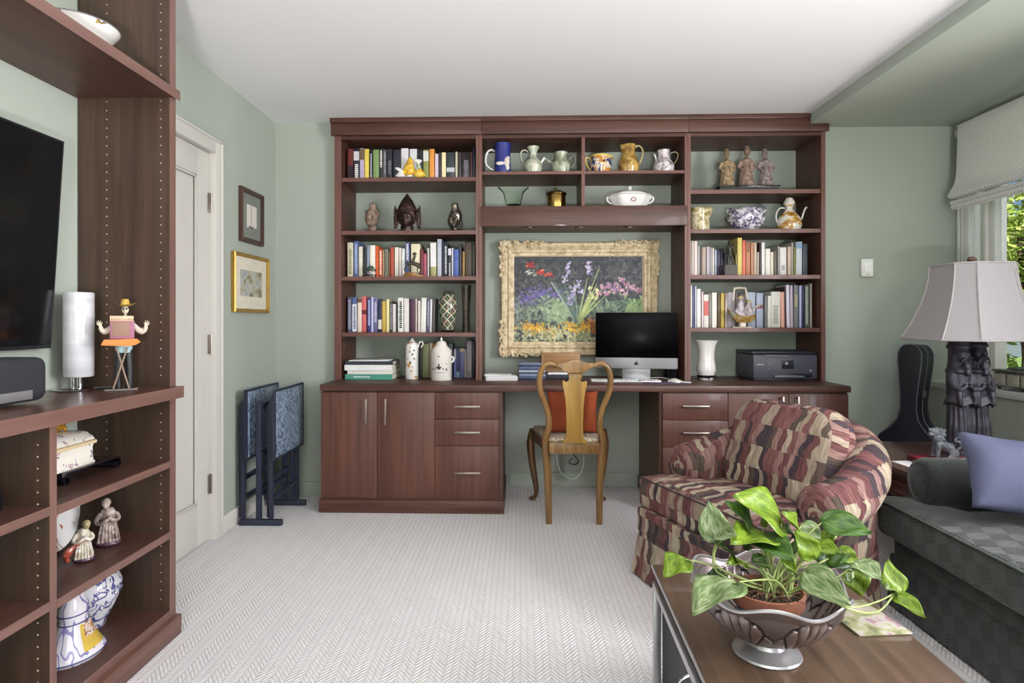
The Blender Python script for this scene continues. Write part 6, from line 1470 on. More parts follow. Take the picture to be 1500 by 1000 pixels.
# ------------------------------------------------------------------ end table and what stands on it
ETZ = .50
mah = wood('mahogany', '34160f', '4a221a', '5c3026', axis='y', rough=.25, coat=.4); mah_top = wood('mahogany_top', '4a3028', '523830', '5c4238', axis='x', rough=.3, k=.3, coat=.2)
et = thing('end_table', 'dark mahogany end table with moulded edge between armchair and sofa', 'end table', (2.06, 3.0, 0))
HW, HD = .40, .40
MB().box(-HW, HW, -HD, HD, ETZ - .024, ETZ - .0005, .006).build('top', mah_top, et)
MB().box(-HW + .012, HW - .012, -HD + .012, HD - .012, ETZ - .036, ETZ - .0245, .004).build('moulding', mah, et)
MB().box(-HW + .026, HW - .026, -HD + .026, HD - .026, ETZ - .13, ETZ - .0365, .001).build('apron', mah, et)
for z in (ETZ - .07, ETZ - .13):
    MB().box(-HW + .018, HW - .018, -HD + .018, HD - .018, z - .007, z + .007, .003).build('bead', mah, et)
for sx in (-1, 1):
    for sy in (-1, 1):
        MB().lathe([(.022, 0.0008), (.016, .06), (.02, .2), (.026, .3), (.03, ETZ - .131), (0, ETZ - .131)], 14, (sx * (HW - .05), sy * (HD - .05), 0)).build('leg', mah, et)
lm = thing('figure_lamp', 'tall table lamp with a carved dark figure base and pale bell shade', 'lamp', (2.165, 3.03, ETZ + .0004))
ebony = ramp_mat('carved_ebony', [(.3, '1c1a22'), (.55, '34313d'), (.8, '4e4a58')], 18, detail=4, rough=.42, spec=.5)
MB().box(-.105, .105, -.075, .075, 0, .035, .004).build('plinth', ebony, lm)
mb = MB()
for xo, hgt, tw in ((-.07, .0, .25), (.028, .008, -.2)):
    mb.loft([[(xo + math.cos(a) * rx, math.sin(a) * ry, z) for a in [2 * PI * k / 18 for k in range(18)]] for z, rx, ry in ((.03, .056, .06), (.12, .053, .056), (.26, .05, .052), (.34, .054, .056), (.40, .055, .054), (.45, .048, .046), (.52, .045, .045))])
    for k in range(8):                                                   # skirt folds
        a = -3.0 + k * .40; mb.tube(smooth_path([(xo + math.cos(a) * .046, math.sin(a) * .048, .27), (xo + math.cos(a + .1) * .054, math.sin(a + .1) * .058, .15), (xo + math.cos(a) * .058, math.sin(a) * .064, .032)], 3), [.007] * 3 + [.0115] * 4, 8)
    mb.lathe([(.052, .285), (.066, .258), (.069, .25), (.058, .252)], 20, (xo, -.002, 0), fn=lambda r, z, a: (r * (1 + .05 * math.sin(5 * a)), z + .008 * math.sin(4 * a)))   # tunic hem
    mb.lathe([(.050, .425), (.060, .412), (.062, .404), (.052, .398)], 20, (xo, -.002, 0))                                                                         # collar
    head(mb, (xo, -.016, .478 + hgt), .041, .046, .055, tw)
    mb.lathe([(.047, .512 + hgt), (.056, .517 + hgt), (.054, .527 + hgt), (.047, .535 + hgt), (.044, .55 + hgt), (.001, .556 + hgt)], 18, (xo, .0, 0))
    mb.tube(smooth_path([(xo, -.052, .445 + hgt), (xo, -.062, .415), (xo, -.066, .385)], 4), [.021] * 4 + [.016] * 3 + [.005] * 2, 8)        # beard
    for s_ in (-1, 1):
        mb.tube(smooth_path([(xo + s_ * .045, -.01, .40), (xo + s_ * .058, -.035, .35), (xo + s_ * .034, -.06, .325), (xo + s_ * .006, -.066, .345)], 4), [.019] * 5 + [.017] * 4 + [.012] * 4, 8)
        mb.tube(smooth_path([(xo + s_ * .036, -.05, .33), (xo + s_ * .042, -.062, .28), (xo + s_ * .036, -.062, .235)], 4), [.016] * 4 + [.014] * 3 + [.005] * 2, 8)          # sleeve
        mb.tube(smooth_path([(xo + s_ * .01, -.062, .468 + hgt), (xo + s_ * .026, -.056, .455 + hgt), (xo + s_ * .034, -.05, .43)], 3), [.007] * 3 + [.005] * 4, 6)           # whiskers
cfo = blob('carved_figures', ebony, lm, mb, .0032, 1); cfo.scale = (.84, 1, 1); cfo.location = (-.006, 0, 0)
MB().tube([(0, 0, .53), (0, 0, .94)], .007, 10).build('lamp_rod', brass, lm)
zb, zt = onY(1413, 497, 3.03).z - ETZ, onY(1413, 388, 3.03).z - ETZ
rb, rt = .288, .168
cut = [(1, .26), (.26, 1), (-.26, 1), (-1, .26), (-1, -.26), (-.26, -1), (.26, -1), (1, -.26)]
def shade_ring(t, e=0.0):
    rr = rt + (rb - rt) * ((1 - t) ** 1.9) + e; z = zb + (zt - zb) * t; a = math.radians(47)
    pts = [(x * rr * .97, y * rr * .97) for x, y in cut]; return [(x * math.cos(a) - y * math.sin(a), x * math.sin(a) + y * math.cos(a), z) for x, y in pts]
shm, nt, b = base('pale_silk_shade', .8, 0, .2)
b.inputs['Base Color'].default_value = lin('aaa5a7') + (1,)
tl = nt.nodes.new('ShaderNodeBsdfTranslucent'); tl.inputs[0].default_value = lin('b8b2b0') + (1,); mxs = nt.nodes.new('ShaderNodeMixShader'); mxs.inputs[0].default_value = .25
nt.links.new(b.outputs[0], mxs.inputs[1]); nt.links.new(tl.outputs[0], mxs.inputs[2]); nt.links.new(mxs.outputs[0], nt.nodes['Material Output'].inputs[0])
R0 = [shade_ring(k / 14) for k in range(15)]; R1 = [shade_ring(k / 14, -.004) for k in range(14, -1, -1)]
mb = MB(); mb.loft(R0 + R1 + [R0[0]], cap=False); mb.build('shade', shm, lm, angle=20)
trimm = M('shade_piping', '9e9898', .8)
for j in range(8): MB().tube([R0[k][j] for k in range(15)], .0042, 6).build('shade_rib', trimm, lm)
for ring in (R0[0], R0[-1]): MB().tube(ring, .0045, 6, closed=True).build('shade_trim', trimm, lm)
for k in range(3):
    a = k * 2 * PI / 3; MB().tube([(0, 0, zt - .012), (math.cos(a) * rt * .8, math.sin(a) * rt * .8, zt - .004)], .002, 6).build('shade_spoke', brass, lm)
MB().lathe([(.004, zt - .012), (.006, zt + .004), (.016, zt + .012), (.021, zt + .024), (.015, zt + .036), (.001, zt + .041)], 16).build('finial', M('carved_finial', '6a5048', .5, var=.3, vs=120), lm)
# red lacquer box with a stone guardian dog
rb_ = thing('red_box', 'flat red lacquer box under the grey stone dog', 'box', (1.905, 2.83, ETZ + .0004), -.12)
MB().box(-.125, .125, -.075, .075, 0, .026, .003).build('case', M('dark_red_side', '571722', .3, coat=.3), rb_); MB().box(-.122, .122, -.072, .072, .0262, .032, .002).build('lid', M('red_lacquer', '8e1f30', .3, var=.06, coat=.4), rb_)
fd = thing('stone_dog', 'grey stone guardian dog ornament with a curled tail', 'ornament', (1.900, 2.835, ETZ + .0326), -.15)
gst = ramp_mat('grey_soapstone', [(.3, '3e4248'), (.55, '666b72'), (.8, '8c9096')], 30, detail=4, rough=.4, bump=.25)
u = .0030; mb = MB()
mb.tube(smooth_path([(12 * u, 0, 14 * u), (2 * u, 0, 16 * u), (-6 * u, 0, 24 * u), (-7 * u, 0, 33 * u)], 4), [8 * u] * 4 + [8.6 * u] * 4 + [8 * u] * 5, 12)
mb.sphere((-9 * u, 0, 38 * u), (8.6 * u, 7.6 * u, 7.6 * u)); mb.sphere((-16 * u, 0, 35 * u), (5 * u, 5 * u, 3 * u)); mb.sphere((-15 * u, 0, 40 * u), (4.6 * u, 4.8 * u, 2.4 * u)); mb.tube([(-18 * u, 0, 42 * u), (-20 * u, 0, 43 * u)], [2 * u, 1.2 * u], 6)
for s_ in (-1, 1):
    mb.tube([(-8 * u, s_ * 5 * u, 22 * u), (-10 * u, s_ * 5.6 * u, 10 * u), (-11 * u, s_ * 5.6 * u, 2 * u), (-14 * u, s_ * 5.6 * u, 1.6 * u)], [4.4 * u, 3.6 * u, 3 * u, 2.2 * u], 8)
    mb.sphere((12 * u, s_ * 6 * u, 8 * u), (7 * u, 4 * u, 7 * u)); mb.tube([(10 * u, s_ * 6.6 * u, 3 * u), (3 * u, s_ * 6.6 * u, 1.8 * u)], [3 * u, 2.2 * u], 8)
    mb.sphere((-6 * u, s_ * 6.6 * u, 42 * u), (2.6 * u, 1.6 * u, 3.4 * u))
    mb.sphere((-15 * u, s_ * 2.6 * u, 43 * u), 1.5 * u, 8, 6)
for k in range(9): mb.sphere((-2 * u + 2 * u * math.sin(k), (k - 4) * 1.7 * u, (28 + 1.6 * (k % 3) * 4) * u), 2.8 * u, 8, 6)
mb.tube(smooth_path([(18 * u, 0, 12 * u), (24 * u, 0, 17 * u), (23 * u, 0, 24 * u), (17 * u, 0, 25 * u), (17 * u, 0, 29 * u), (21 * u, 0, 31 * u)], 4), [2.4 * u] * 8 + [1.8 * u] * 8 + [1.2 * u] * 5, 8)
blob('dog', gst, fd, mb, .0028, 1)
o = MB().box(-.09, .09, -.06, .06, 0, .003, .0005).build('letter_sheet', pp, None); o.location = (1.80, 2.845, ETZ + .0006); o.rotation_euler = (0, 0, .1); tag(o, 'white folded letter lying on the end table edge', 'paper')
# guitar case behind the table
gc = thing('guitar_case', 'upright black guitar case with pale piping behind the end table', 'guitar case', (2.315, 3.74, 0), math.radians(-64))
hal = [(.056, .985), (.070, .955), (.070, .90), (.062, .82), (.050, .70), (.048, .62), (.062, .56), (.11, .50), (.17, .45), (.19, .40), (.188, .35), (.16, .30), (.15, .26), (.165, .21), (.205, .15), (.215, .1), (.2, .05), (.14, .012), (.05, .002)]
top_ = [(.035, 1.003), (.0, 1.008), (-.035, 1.003)]
oc = hal[::-1] + top_ + [(-x, z) for x, z in hal]
MB().prism(oc, -.055, .055, 'y', bev=.006).build('case', M('black_case_vinyl', '22212b', .5, var=.08, bump=.25, bs=500), gc).rotation_euler = (-.05, 0, 0)
for y in (-.052, .0, .052):
    MB().tube([(x * 1.0, y + (-.003 if y < 0 else .003 if y > 0 else 0), z) for x, z in oc], .0035, 6, closed=True).build('piping', M('case_piping', '6a6672', .5), gc).rotation_euler = (-.05, 0, 0)
for x, z in ((.052, .72), (.19, .38)): MB().box(x, x + .012, -.012, .012, z - .018, z + .018, .002).build('latch', steel, gc).rotation_euler = (-.05, 0, 0)
# box on the sill
sbx = thing('silver_casket', 'engraved silver casket with a dark knob on the window sill', 'casket', (2.66, 3.32, .7786))
pew = ramp_mat('engraved_pewter', [(.35, '5c5c5a'), (.55, '8c8c88'), (.75, 'b0b0aa')], 45, detail=4, rough=.4, metal=.5, bump=.3)
MB().box(-.075, .075, -.135, .135, .014, .095, .004).build('body', pew, sbx); MB().box(-.082, .082, -.142, .142, .0955, .108, .004).build('lid', pew, sbx)
MB().lathe([(.10, .1085), (.09, .118), (.04, .126), (.012, .128), (.008, .136), (.016, .145), (.012, .154), (.001, .162)], 24, sy=1.2, sx=.7).build('knob', M('dark_pewter', '3a3a3c', .4, .5), sbx)
for y in (-.09, 0, .09): MB().box(-.0785, -.0752, y - .038, y + .038, .025, .085, .001).build('panel', M('ivory_panel', 'a8a498', .5, var=.15, vs=60, bump=.3), sbx)
for x in (-.06, .06):
    for y in (-.115, .115): MB().sphere((x, y, .008), (.01, .01, .008), 10, 6).build('foot', M('dark_pewter', '3a3a3c', .4, .5), sbx)

# ------------------------------------------------------------------ roman blind
bl = thing('roman_blind', 'woven white roman blind half raised over the window', 'blind', (0, 0, 0))
wv_, nt, b = base('woven_blind_cloth', .9, 0, .15)
tc = nt.nodes.new('ShaderNodeTexCoord'); sp = nt.nodes.new('ShaderNodeSeparateXYZ'); nt.links.new(tc.outputs['Object'], sp.inputs[0])
tri = math_node(nt, 'PINGPONG', sp.outputs[1], .012); ph = math_node(nt, 'MULTIPLY_ADD', tri, .8, sp.outputs[2])
a_ = math_node(nt, 'SINE', math_node(nt, 'MULTIPLY', ph, 2 * PI / .013)); h_ = math_node(nt, 'MULTIPLY_ADD', a_, .5, .5)
r = nt.nodes.new('ShaderNodeValToRGB'); r.color_ramp.elements[0].color = lin('cdcbc9') + (1,); r.color_ramp.elements[1].color = lin('fbfaf9') + (1,); r.color_ramp.elements[1].position = .6
nt.links.new(h_, r.inputs['Fac']); nt.links.new(r.outputs[0], b.inputs['Base Color'])
bp = nt.nodes.new('ShaderNodeBump'); bp.inputs['Strength'].default_value = .4; bp.inputs['Distance'].default_value = .003; nt.links.new(h_, bp.inputs['Height']); nt.links.new(bp.outputs[0], b.inputs['Normal'])
tl = nt.nodes.new('ShaderNodeBsdfTranslucent'); nt.links.new(r.outputs[0], tl.inputs[0]); mxs = nt.nodes.new('ShaderNodeMixShader'); mxs.inputs[0].default_value = .45
nt.links.new(b.outputs[0], mxs.inputs[1]); nt.links.new(tl.outputs[0], mxs.inputs[2]); nt.links.new(mxs.outputs[0], nt.nodes['Material Output'].inputs[0])
prf = smooth_path([Vector((2.645, 0, 2.33)), Vector((2.64, 0, 2.15)), Vector((2.63, 0, 2.0)), Vector((2.595, 0, 1.925)), Vector((2.585, 0, 1.90)), Vector((2.605, 0, 1.885)), Vector((2.635, 0, 1.89))], 5)
def blind_sheet(pr_, name):
    mb = MB(); A = [(p.x, p.z) for p in pr_]; B = [(p.x + .007, p.z + .002) for p in pr_][::-1]
    mb.loft([[(x, y, z) for x, z in A + B] for y in (1.95, 2.4, 2.9, 3.4, 3.6, 3.82)]); mb.build(name, wv_, bl)
blind_sheet(prf, 'blind_cloth')
for k in range(2):
    o_ = Vector((.006 * (k + 1), 0, -.026 * (k + 1)))
    blind_sheet([p + o_ for p in smooth_path([Vector((2.64, 0, 1.905)), Vector((2.60, 0, 1.90)), Vector((2.592, 0, 1.885)), Vector((2.605, 0, 1.872)), Vector((2.64, 0, 1.875))], 4)], 'fold')
box('head_rail', alu, bl, 2.655, 2.69, 1.95, 3.82, 2.29, 2.335, .002)
for y, z0 in ((3.86, .95), (3.885, 1.0), (3.90, .9)): MB().tube([(2.70, y, 2.3), (2.70, y, z0)], .0018, 6).build('cord', M('white_cable', 'dededc', .5), bl)
box('cord_cleat', alu, bl, 2.69, 2.71, 3.85, 3.91, 2.295, 2.32, .002)

# ------------------------------------------------------------------ coffee table
CTZ = .42
ct = thing('coffee_table', 'low coffee table with a brown wood top, metal rail and black body', 'coffee table', (.637, 1.28, 0), -.035)
wal = wood('brown_table_wood', '453529', '584536', '6a5443', axis='y', rough=.32, k=.9, coat=.25)
hx, hy = .262, .572
MB().box(-hx, hx, -hy, hy, CTZ - .022, CTZ - .0005, .003).build('top', wal, ct)
e_ = frame_ring(-hx - .004, hx + .004, -hy - .004, hy + .004, [(0, 0), (0, .006), (.0036, .0065), (.0036, 0)], 'edge_strip', alum, ct)
e_.rotation_euler = (PI / 2, 0, 0); e_.location = (0, 0, CTZ - .0085)
MB().box(-hx + .012, hx - .012, -hy + .012, hy - .012, CTZ - .05, CTZ - .0225).build('shadow_gap', black_plastic, ct)
mb = MB()
for a in ((-hx, -hx + .02, -hy, hy), (hx - .02, hx, -hy, hy)): mb.box(*a, CTZ - .072, CTZ - .0505, .002)
for a in ((-hx + .02, hx - .02, -hy, -hy + .02), (-hx + .02, hx - .02, hy - .02, hy)): mb.box(*a, CTZ - .072, CTZ - .0505, .002)
mb.build('rail', alum, ct)
for sx in (-1, 1):
    for sy in (-1, 1): box('leg', alum, ct, sx * (hx - .011) - .011, sx * (hx - .011) + .011, sy * (hy - .011) - .011, sy * (hy - .011) + .011, .0008, CTZ - .0725, .002)
MB().box(-hx + .024, hx - .024, -hy + .026, hy - .026, .05, CTZ - .0725, .003).build('body', M('black_body', '0d0d10', .6, var=.05), ct)
for y in (-.28, .02): MB().box(-hx + .020, -hx + .0238, y - .0 - .26 + .26, y + .28, .06, CTZ - .08, .001).build('drawer_front', M('black_front', '101014', .55), ct)
for y in (.17, -.14): MB().tube(smooth_path([(-hx + .02, y, .32), (-hx - .008, y, .30), (-hx - .012, y, .26), (-hx - .008, y, .22), (-hx + .02, y, .20)], 5), .0045, 8).build('handle', chrome, ct)
mg = onZ(1262, 905, CTZ)
o = MB().box(-.065, .065, -.085, .085, 0, .004, .0008).build('magazine', ramp_mat('magazine_cover', [(.3, '4c5648'), (.45, '9a9a70'), (.55, 'b4aca6'), (.66, '94707a'), (.8, '77806a')], 22, detail=4, rough=.3, coat=.4), None)
o.location = (mg.x, mg.y, CTZ + .0004); o.rotation_euler = (0, 0, .12); tag(o, 'glossy magazine with a leafy cover beside the pewter bowl', 'magazine')

# ------------------------------------------------------------------ pewter bowl
bp_ = onZ(1123, 956, CTZ)
pb = thing('pewter_bowl', 'large pewter lotus bowl with a scalloped rim and palmette relief', 'bowl', (bp_.x, bp_.y, CTZ + .0006), .25)
NT, NP = 300, 60
def wave(a): return math.cos(6 * a)
def bprof(t):      # t 0 foot joint -> 1 rim
    r_ = .040 + .115 * math.sin(t * PI / 2 * .97) ** .92; z = .034 + .118 * (t ** 1.25); return r_, z
def relief(a, t):
    """raised palmettes cut by narrow grooves; second value = darkness put into the grooves"""
    if t < .08 or t > .9: return 0.0, .25
    n = 6; w_ = (a * n / (2 * PI)) % 1 - .5
    x = w_ * 2.5 * (.45 + .55 * t); y = (t - .05) * 1.06
    ang = math.atan2(x, y + .02); rad = math.hypot(x, y)
    lim = .90 + .06 * abs(math.cos(9 * ang))
    if abs(ang) > 1.25 or rad > lim + .05: return 0.0, .35
    if rad > lim: return -.003, 1.0
    g = abs(math.cos(9 * ang)); groove = max(0, 1 - g / .34)
    if rad < .22: groove = 0
    return .0035 * (g ** .4) - .0045 * groove, min(1, groove * 1.4)
outer, inner = [], []
for i in range(NP + 1):
    t = i / NP; r_, z = bprof(t)
    ro, ri = [], []
    for k in range(NT):
        a = 2 * PI * k / NT; sc2 = t ** 3
        rr = r_ * (1 + .035 * sc2 * wave(a)) + .010 * max(0, t - .88) / .12; zz = z + .011 * sc2 * wave(a)
        ro.append((math.cos(a) * (rr + relief(a, t)[0]), math.sin(a) * (rr + relief(a, t)[0]), zz)); q = rr - .006 + .8 * relief(a, t)[0]
        ri.append((math.cos(a) * q, math.sin(a) * q, zz + (.004 if t < .9 else .001)))
    outer.append(ro); inner.append(ri)
pewter, nt, b = base('aged_pewter', .32, .75, .5)
vc = nt.nodes.new('ShaderNodeVertexColor'); vc.layer_name = 'groove_dark'; r = nt.nodes.new('ShaderNodeValToRGB')
r.color_ramp.elements[0].color = lin('8f8280') + (1,); r.color_ramp.elements[1].color = lin('2a2224') + (1,)
nt.links.new(vc.outputs[0], r.inputs['Fac']); nt.links.new(r.outputs[0], b.inputs['Base Color'])
mb = MB(); mb.loft(outer + inner[::-1], cap=True); bo_ = mb.build('bowl', pewter, pb, angle=180)
tn = [relief(2 * PI * k / NT, i / NP)[1] for i in range(NP + 1) for k in range(NT)]  # relief contrast put into the colour, grooves darker
tn = np.array(tn + [relief(2 * PI * k / NT, i / NP)[1] for i in range(NP, -1, -1) for k in range(NT)])
ta = bo_.data.color_attributes.new('groove_dark', 'FLOAT_COLOR', 'POINT'); tv = np.ones((len(tn), 4), dtype=np.float32); tv[:, :3] = tn[:, None]; ta.data.foreach_set('color', tv.ravel())
bright = M('polished_pewter', 'b4b2b6', .28, .7, var=.1, vs=14)
MB().tube([((Vector(p) + Vector(q)) / 2 + Vector((0, 0, .001))) for p, q in zip(outer[-1], inner[-1])], .0036, 6, closed=True).build('rim', bright, pb)
MB().lathe([(0, 0), (.070, 0), (.072, .003), (.070, .007), (.058, .011), (.052, .016), (.040, .021), (.037, .028), (.042, .036), (0, .036)], 40).build('foot', bright, pb)

# ------------------------------------------------------------------ pothos in a terracotta pot, standing in the bowl
PXc = onY(1124, 870, bp_.y - .005)
PX, PY = PXc.x, bp_.y - .005
pl = thing('pothos_plant', 'trailing pothos with lime leaves in a terracotta pot inside the bowl', 'plant', (PX, PY, CTZ + .05))
terr = M('terracotta', '8c5843', .75, var=.1, vs=14, bump=.15)
zr = onY(1124, 862, PY).z - (CTZ + .05)
MB().lathe([(0, .0), (.052, .0), (.066, zr - .032), (.064, zr - .032), (0, .012)], 36).build('liner', M('blue_grey_liner', '8fa0ac', .5, var=.06), pl)
MB().lathe([(0, .013), (.05, .013), (.0635, zr - .028), (.0735, zr - .028), (.0765, zr), (.0715, zr + .001), (.068, zr - .014), (0, zr - .014)], 40).build('pot', terr, pl)
mb = MB(); rnd = random.Random(21)
mb.lathe([(0, zr - .013), (.068, zr - .013), (.05, zr - .006), (0, zr - .002)], 30)
soil = M('dark_soil', '241a14', .95, var=.3, vs=90, bump=.6, bs=120); mb.build('soil', soil, pl)
mb = MB()
for k in range(120):
    a = rnd.uniform(0, 2 * PI); r_ = rnd.uniform(0, .062); p = Vector((math.cos(a) * r_, math.sin(a) * r_, zr - .006)); d = Vector((rnd.uniform(-1, 1), rnd.uniform(-1, 1), rnd.uniform(0, .8))).normalized()
    mb.tube([p, p + d * .016 + Vector((0, 0, .006)), p + d * .034], [.0012, .001, .0006], 5)
o = mb.build('roots', M('root_brown', '6a5238', .9, var=.3, vs=60), pl); o['kind'] = 'stuff'
def leaf_mat(name, a, b2, c):
    m, nt, b = base(name, .35, 0, .45)
    tc = nt.nodes.new('ShaderNodeTexCoord'); no = nt.nodes.new('ShaderNodeTexNoise'); mp = nt.nodes.new('ShaderNodeMapping'); mp.inputs['Scale'].default_value = (3.0, 9.0, 1)
    nt.links.new(tc.outputs['UV'], mp.inputs[0]); nt.links.new(mp.outputs[0], no.inputs['Vector']); no.inputs['Scale'].default_value = 1.4; no.inputs['Detail'].default_value = 4; no.inputs['Distortion'].default_value = .4
    r = nt.nodes.new('ShaderNodeValToRGB'); cr = r.color_ramp; cr.elements[0].position = .36; cr.elements[0].color = lin(a) + (1,); cr.elements[1].position = .68; cr.elements[1].color = lin(c) + (1,); e = cr.elements.new(.52); e.color = lin(b2) + (1,)
    nt.links.new(no.outputs['Fac'], r.inputs['Fac']); nt.links.new(r.outputs[0], b.inputs['Base Color'])
    tl = nt.nodes.new('ShaderNodeBsdfTranslucent'); nt.links.new(r.outputs[0], tl.inputs[0]); mxs = nt.nodes.new('ShaderNodeMixShader'); mxs.inputs[0].default_value = .35
    nt.links.new(b.outputs[0], mxs.inputs[1]); nt.links.new(tl.outputs[0], mxs.inputs[2]); nt.links.new(mxs.outputs[0], nt.nodes['Material Output'].inputs[0]); return m
LM = {'l': leaf_mat('lime_leaf', '5c7a20', '7a962a', '98ae44'), 'g': leaf_mat('green_leaf', '33511f', '486a28', '67853a'), 'p': leaf_mat('variegated_leaf', '5f7a46', '87996a', 'b6be9c'), 'd': leaf_mat('deep_green_leaf', '28421e', '38552a', '50703a')}
BASE = Vector(pl.location)
def leaf(b_px, t_px, yb, yt, kind, wr=.62, roll=0.0, droop=.12, fold=.25, up=.8):
    A = onY(*b_px, yb) - BASE; T = onY(*t_px, yt) - BASE
    ax = T - A; L = ax.length; ax.normalize()
    toc = (Vector((0, 0, H)) - (BASE + A)).normalized()
    nrm = toc * .75 + Vector((0, 0, up)); nrm = (nrm - ax * nrm.dot(ax)).normalized(); nrm = Matrix.Rotation(roll, 3, ax) @ nrm
    sd = ax.cross(nrm)
    W_ = L * wr * .62; NS, NW = 14, 8
    def f(u, v):
        s_ = u; x = v * 2 - 1
        w = W_ * (math.sin(PI * min(1, s_ ** .62 * 1.0)) ** .85 + .0) * (1.12 - .25 * s_) if 0 < s_ < 1 else 0
        back = -.13 * L * (1 - min(1, s_ / .28)) ** 2 * (abs(x) ** 1.4) * math.sin(min(1, abs(x) * 1.2) * PI * .8)
        if s_ < .28: w = max(w, W_ * .9 * math.sqrt(max(0, s_ / .28)) )
        p = A + ax * (s_ * L + back) + sd * (x * w)
        p += nrm * (abs(x) * w * fold - droop * L * (s_ - .35) ** 2 * 1.2 + .004 * math.sin(s_ * 9 + x * 4))
        return p
    mb = MB(); mb.grid(f, NS, NW); bmesh.ops.remove_doubles(mb.bm, verts=mb.bm.verts, dist=1e-5)
    o = mb.build('leaf', LM[kind], pl, angle=180)
    q = o.modifiers.new('thickness', 'SOLIDIFY'); q.thickness = .0007
    return A
CROWN = Vector((.012, -.01, zr - .008))
def stem(A, via=None, r0=.0026, start=None):
    s0 = start or (CROWN + Vector((rnd.uniform(-.03, .03), rnd.uniform(-.03, .03), 0)))
    mid = [(s0 + A) / 2 + Vector((0, 0, .25 * (A - s0).length * .5))] if via is None else [onY(*v[:2], v[2]) - BASE for v in via]
    pts = smooth_path([s0] + mid + [A], 6); n = len(pts)
    MB().tube(pts, [r0 - (r0 * .45) * i / n for i in range(n)], 6).build('stem', M('pale_green_stem', '8c9a5c', .5, var=.12), pl)
y0 = PY
LV = [((1145, 766), (1079, 722), y0 + .03, y0 - .01, 'l', .66, .0), ((1103, 776), (1067, 732), y0 + .02, y0 + .0, 'g', .62, .3), ((1052, 792), (1037, 733), y0 - .02, y0 + .02, 'p', .62, -.4),
      ((1050, 786), (1075, 780), y0 - .02, y0 - .09, 'p', .6, .2), ((1004, 819), (972, 842), y0 + .0, y0 - .03, 'l', .8, .1), ((1074, 853), (1014, 894), y0 - .10, y0 - .17, 'p', .66, .35),
      ((1123, 784), (1072, 790), y0 - .0, y0 - .08, 'l', .56, .1), ((1114, 787), (1163, 818), y0 + .0, y0 - .09, 'g', .6, -.1), ((1173, 785), (1150, 748), y0 + .03, y0 + .0, 'l', .62, .2),
      ((1206, 763), (1279, 778), y0 + .04, y0 + .0, 'g', .56, .1), ((1193, 817), (1166, 776), y0 - .05, y0 - .04, 'l', .62, -.3), ((1189, 800), (1230, 806), y0 + .0, y0 - .06, 'l', .6, -.1),
      ((1194, 809), (1256, 832), y0 + .03, y0 + .02, 'd', .5, .1), ((1228, 806), (1260, 826), y0 + .05, y0 + .03, 'l', .7, .1), ((1254, 824), (1291, 846), y0 + .0, y0 - .05, 'p', .95, -.35),
      ((1251, 834), (1262, 874), y0 + .12, y0 + .10, 'l', .8, .2), ((1180, 838), (1244, 884), y0 - .08, y0 - .18, 'p', .5, .35), ((1311, 868), (1302, 818), y0 + .0, y0 + .04, 'l', .6, .4),
      ((1312, 870), (1356, 902), y0 + .0, y0 - .06, 'l', .5, -.1), ((1310, 868), (1298, 858), y0, y0 - .02, 'p', .6, 0), ((1075, 816), (1050, 790), y0 + .0, y0 - .03, 'g', .62, .3), ((1166, 787), (1140, 770), y0 + .05, y0 + .03, 'd', .6, .1),
      ((1130, 812), (1110, 786), y0 + .04, y0 + .04, 'l', .6, .2), ((1149, 812), (1167, 842), y0 - .06, y0 - .07, 'l', .45, .3), ((1104, 814), (1127, 831), y0 - .02, y0 - .05, 'g', .6, .1),
      ((1176, 768), (1205, 792), y0 + .07, y0 + .05, 'p', .7, .1), ((1240, 850), (1250, 838), y0 - .10, y0 - .10, 'p', .7, 0), ((1060, 840), (1038, 838), y0 + .05, y0 + .03, 'd', .5, 0), ((1118, 770), (1124, 755), y0 + .05, y0 + .05, 'l', .6, 0),
      ((1098, 802), (1078, 776), y0 + .06, y0 + .06, 'g', .62, .2), ((1205, 800), (1226, 772), y0 + .08, y0 + .08, 'l', .6, -.2), ((1212, 822), (1246, 812), y0 + .0, y0 - .02, 'g', .6, .1), ((1140, 800), (1150, 774), y0 + .07, y0 + .07, 'd', .6, .1), ((1158, 806), (1186, 792), y0 - .02, y0 - .04, 'g', .6, -.2), ((1090, 826), (1066, 822), y0 - .02, y0 - .05, 'l', .55, .1)]
AA = [leaf(*q) for q in LV]
special = {4: [(1090, 848, y0 - .02), (1035, 826, y0 - .01)], 5: [(1135, 850, y0 - .07)], 17: [(1185, 858, y0 - .06), (1239, 890, y0 - .15), (1285, 896, y0 - .08)], 18: None, 19: None, 2: [(1052, 830, y0 - .04)], 3: [(1051, 838, y0 - .03)], 9: [(1172, 800, y0 + .03)], 14: [(1215, 850, y0 - .02)], 15: [(1205, 822, y0 - .01), (1230, 818, y0 + .07)]}
for i, A in enumerate(AA):
    if i in special:
        if special[i]: stem(A, special[i], .0032 if i == 17 else .0026)
    else: stem(A)
stem(AA[17], [(1190, 860, y0 - .07), (1240, 888, y0 - .15), (1282, 882, y0 - .08)], .0026)

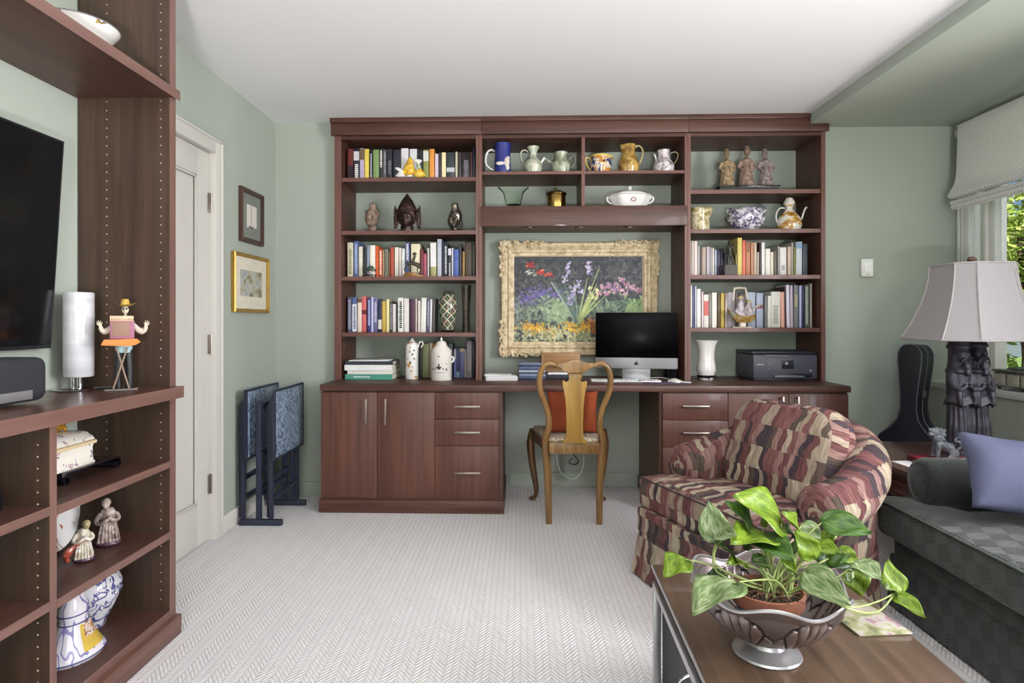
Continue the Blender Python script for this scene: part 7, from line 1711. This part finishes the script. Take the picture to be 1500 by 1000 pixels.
# ------------------------------------------------------------------ outdoors beyond the window
lawn = ramp_mat('lawn_grass', [(.3, '46602e'), (.55, '6a8440'), (.8, '8a9c58')], 8, detail=6, rough=.95)
struct(box('ground_reflector', M('pale_reflector_paving', 'b9b4aa', .9, var=.1, vs=3), None, XG + .12, 5.3, -9, 9, -.2, -.06, 0), 'added pale stone terrace below the windows', 'reflector')  # pale slab added to bounce sunlight up onto the soffit
struct(box('ground_outside', lawn, None, 5.31, 40, -20, 40, -1.2, -1.1, 0), 'grass lawn outside the window', 'lawn')
bark = ramp_mat('tree_bark', [(.3, '3a2e24'), (.6, '5c4a3a'), (.8, '75624e')], 20, detail=5, rough=.95, bump=.5)
LVM = [leaf_mat('tree_leaf_a', '7c9440', 'a8b85e', 'd4da94'), leaf_mat('tree_leaf_b', '647e3c', '889e52', 'b4c078'), leaf_mat('tree_leaf_c', '86984c', 'b4c06c', 'dce0a0')]
def tree(label, loc, h, rad, mi, seed, n=5200):
    t = thing('garden_tree', label, 'tree', loc); rn = random.Random(seed)
    MB().tube([(0, 0, 0), (.05, 0, h * .4), (-.05, .05, h * .8)], [.14, .1, .05], 10).build('trunk', bark, t)
    mb = MB()
    for k in range(6):
        a = k * 1.1; mb.tube([(0, 0, h * (.35 + .07 * k)), (math.cos(a) * rad * .5, math.sin(a) * rad * .5, h * (.5 + .07 * k)), (math.cos(a) * rad * .8, math.sin(a) * rad * .8, h * (.55 + .07 * k))], [.05, .035, .015], 7)
    mb.build('branches', bark, t)
    cl = [(Vector((rn.gauss(0, rad * .5), rn.gauss(0, rad * .5), h * rn.uniform(.3, 1.0))), rn.uniform(.3, .6) * rad * .75) for _ in range(26)]
    V, Fc = [], []
    for _ in range(n):
        c, r_ = rn.choice(cl); d = Vector((rn.gauss(0, 1), rn.gauss(0, 1), rn.gauss(0, 1))).normalized(); p = c + d * r_ * rn.uniform(.7, 1.05); s_ = rn.uniform(.05, .1)
        a = Vector((rn.gauss(0, 1), rn.gauss(0, 1), rn.gauss(0, .6))).normalized(); b_ = (d + Vector((0, 0, .5))).normalized().cross(a).normalized()
        i0 = len(V); V += [p - a * s_, p + b_ * s_ * .5, p + a * s_, p - b_ * s_ * .5]; Fc.append((i0, i0 + 1, i0 + 2, i0 + 3))
    me = bpy.data.meshes.new('foliage'); me.from_pydata([tuple(v) for v in V], [], Fc); me.materials.append(LVM[mi])
    uvl = me.uv_layers.new(name='UVMap'); uvs = np.random.default_rng(seed).uniform(0, 6, (len(Fc), 1, 2)).repeat(4, axis=1); uvl.data.foreach_set('uv', uvs.ravel())
    o = bpy.data.objects.new('foliage', me); COL.objects.link(o); o.parent = t; o['kind'] = 'stuff'
    return t
tree('bright yellow-green leafy tree filling the window view', (7.2, 9.0, -1.1), 4.3, 1.5, 0, 1, 7000); tree('darker green tree standing behind the bright one', (10.5, 12.6, -1.1), 5.2, 2.0, 1, 2, 7000)
tree('pale leafy tree farther along the garden beside the window', (6.0, 4.0, -1.1), 4.4, 1.3, 2, 3, 4500); tree('round green tree standing opposite the middle of the windows', (9.5, -1.5, -1.1), 4.8, 1.8, 1, 4, 4500)
tree('low spreading shrub tree between the taller garden trees', (12.5, 7.5, -1.1), 2.6, 1.0, 2, 6, 4500)
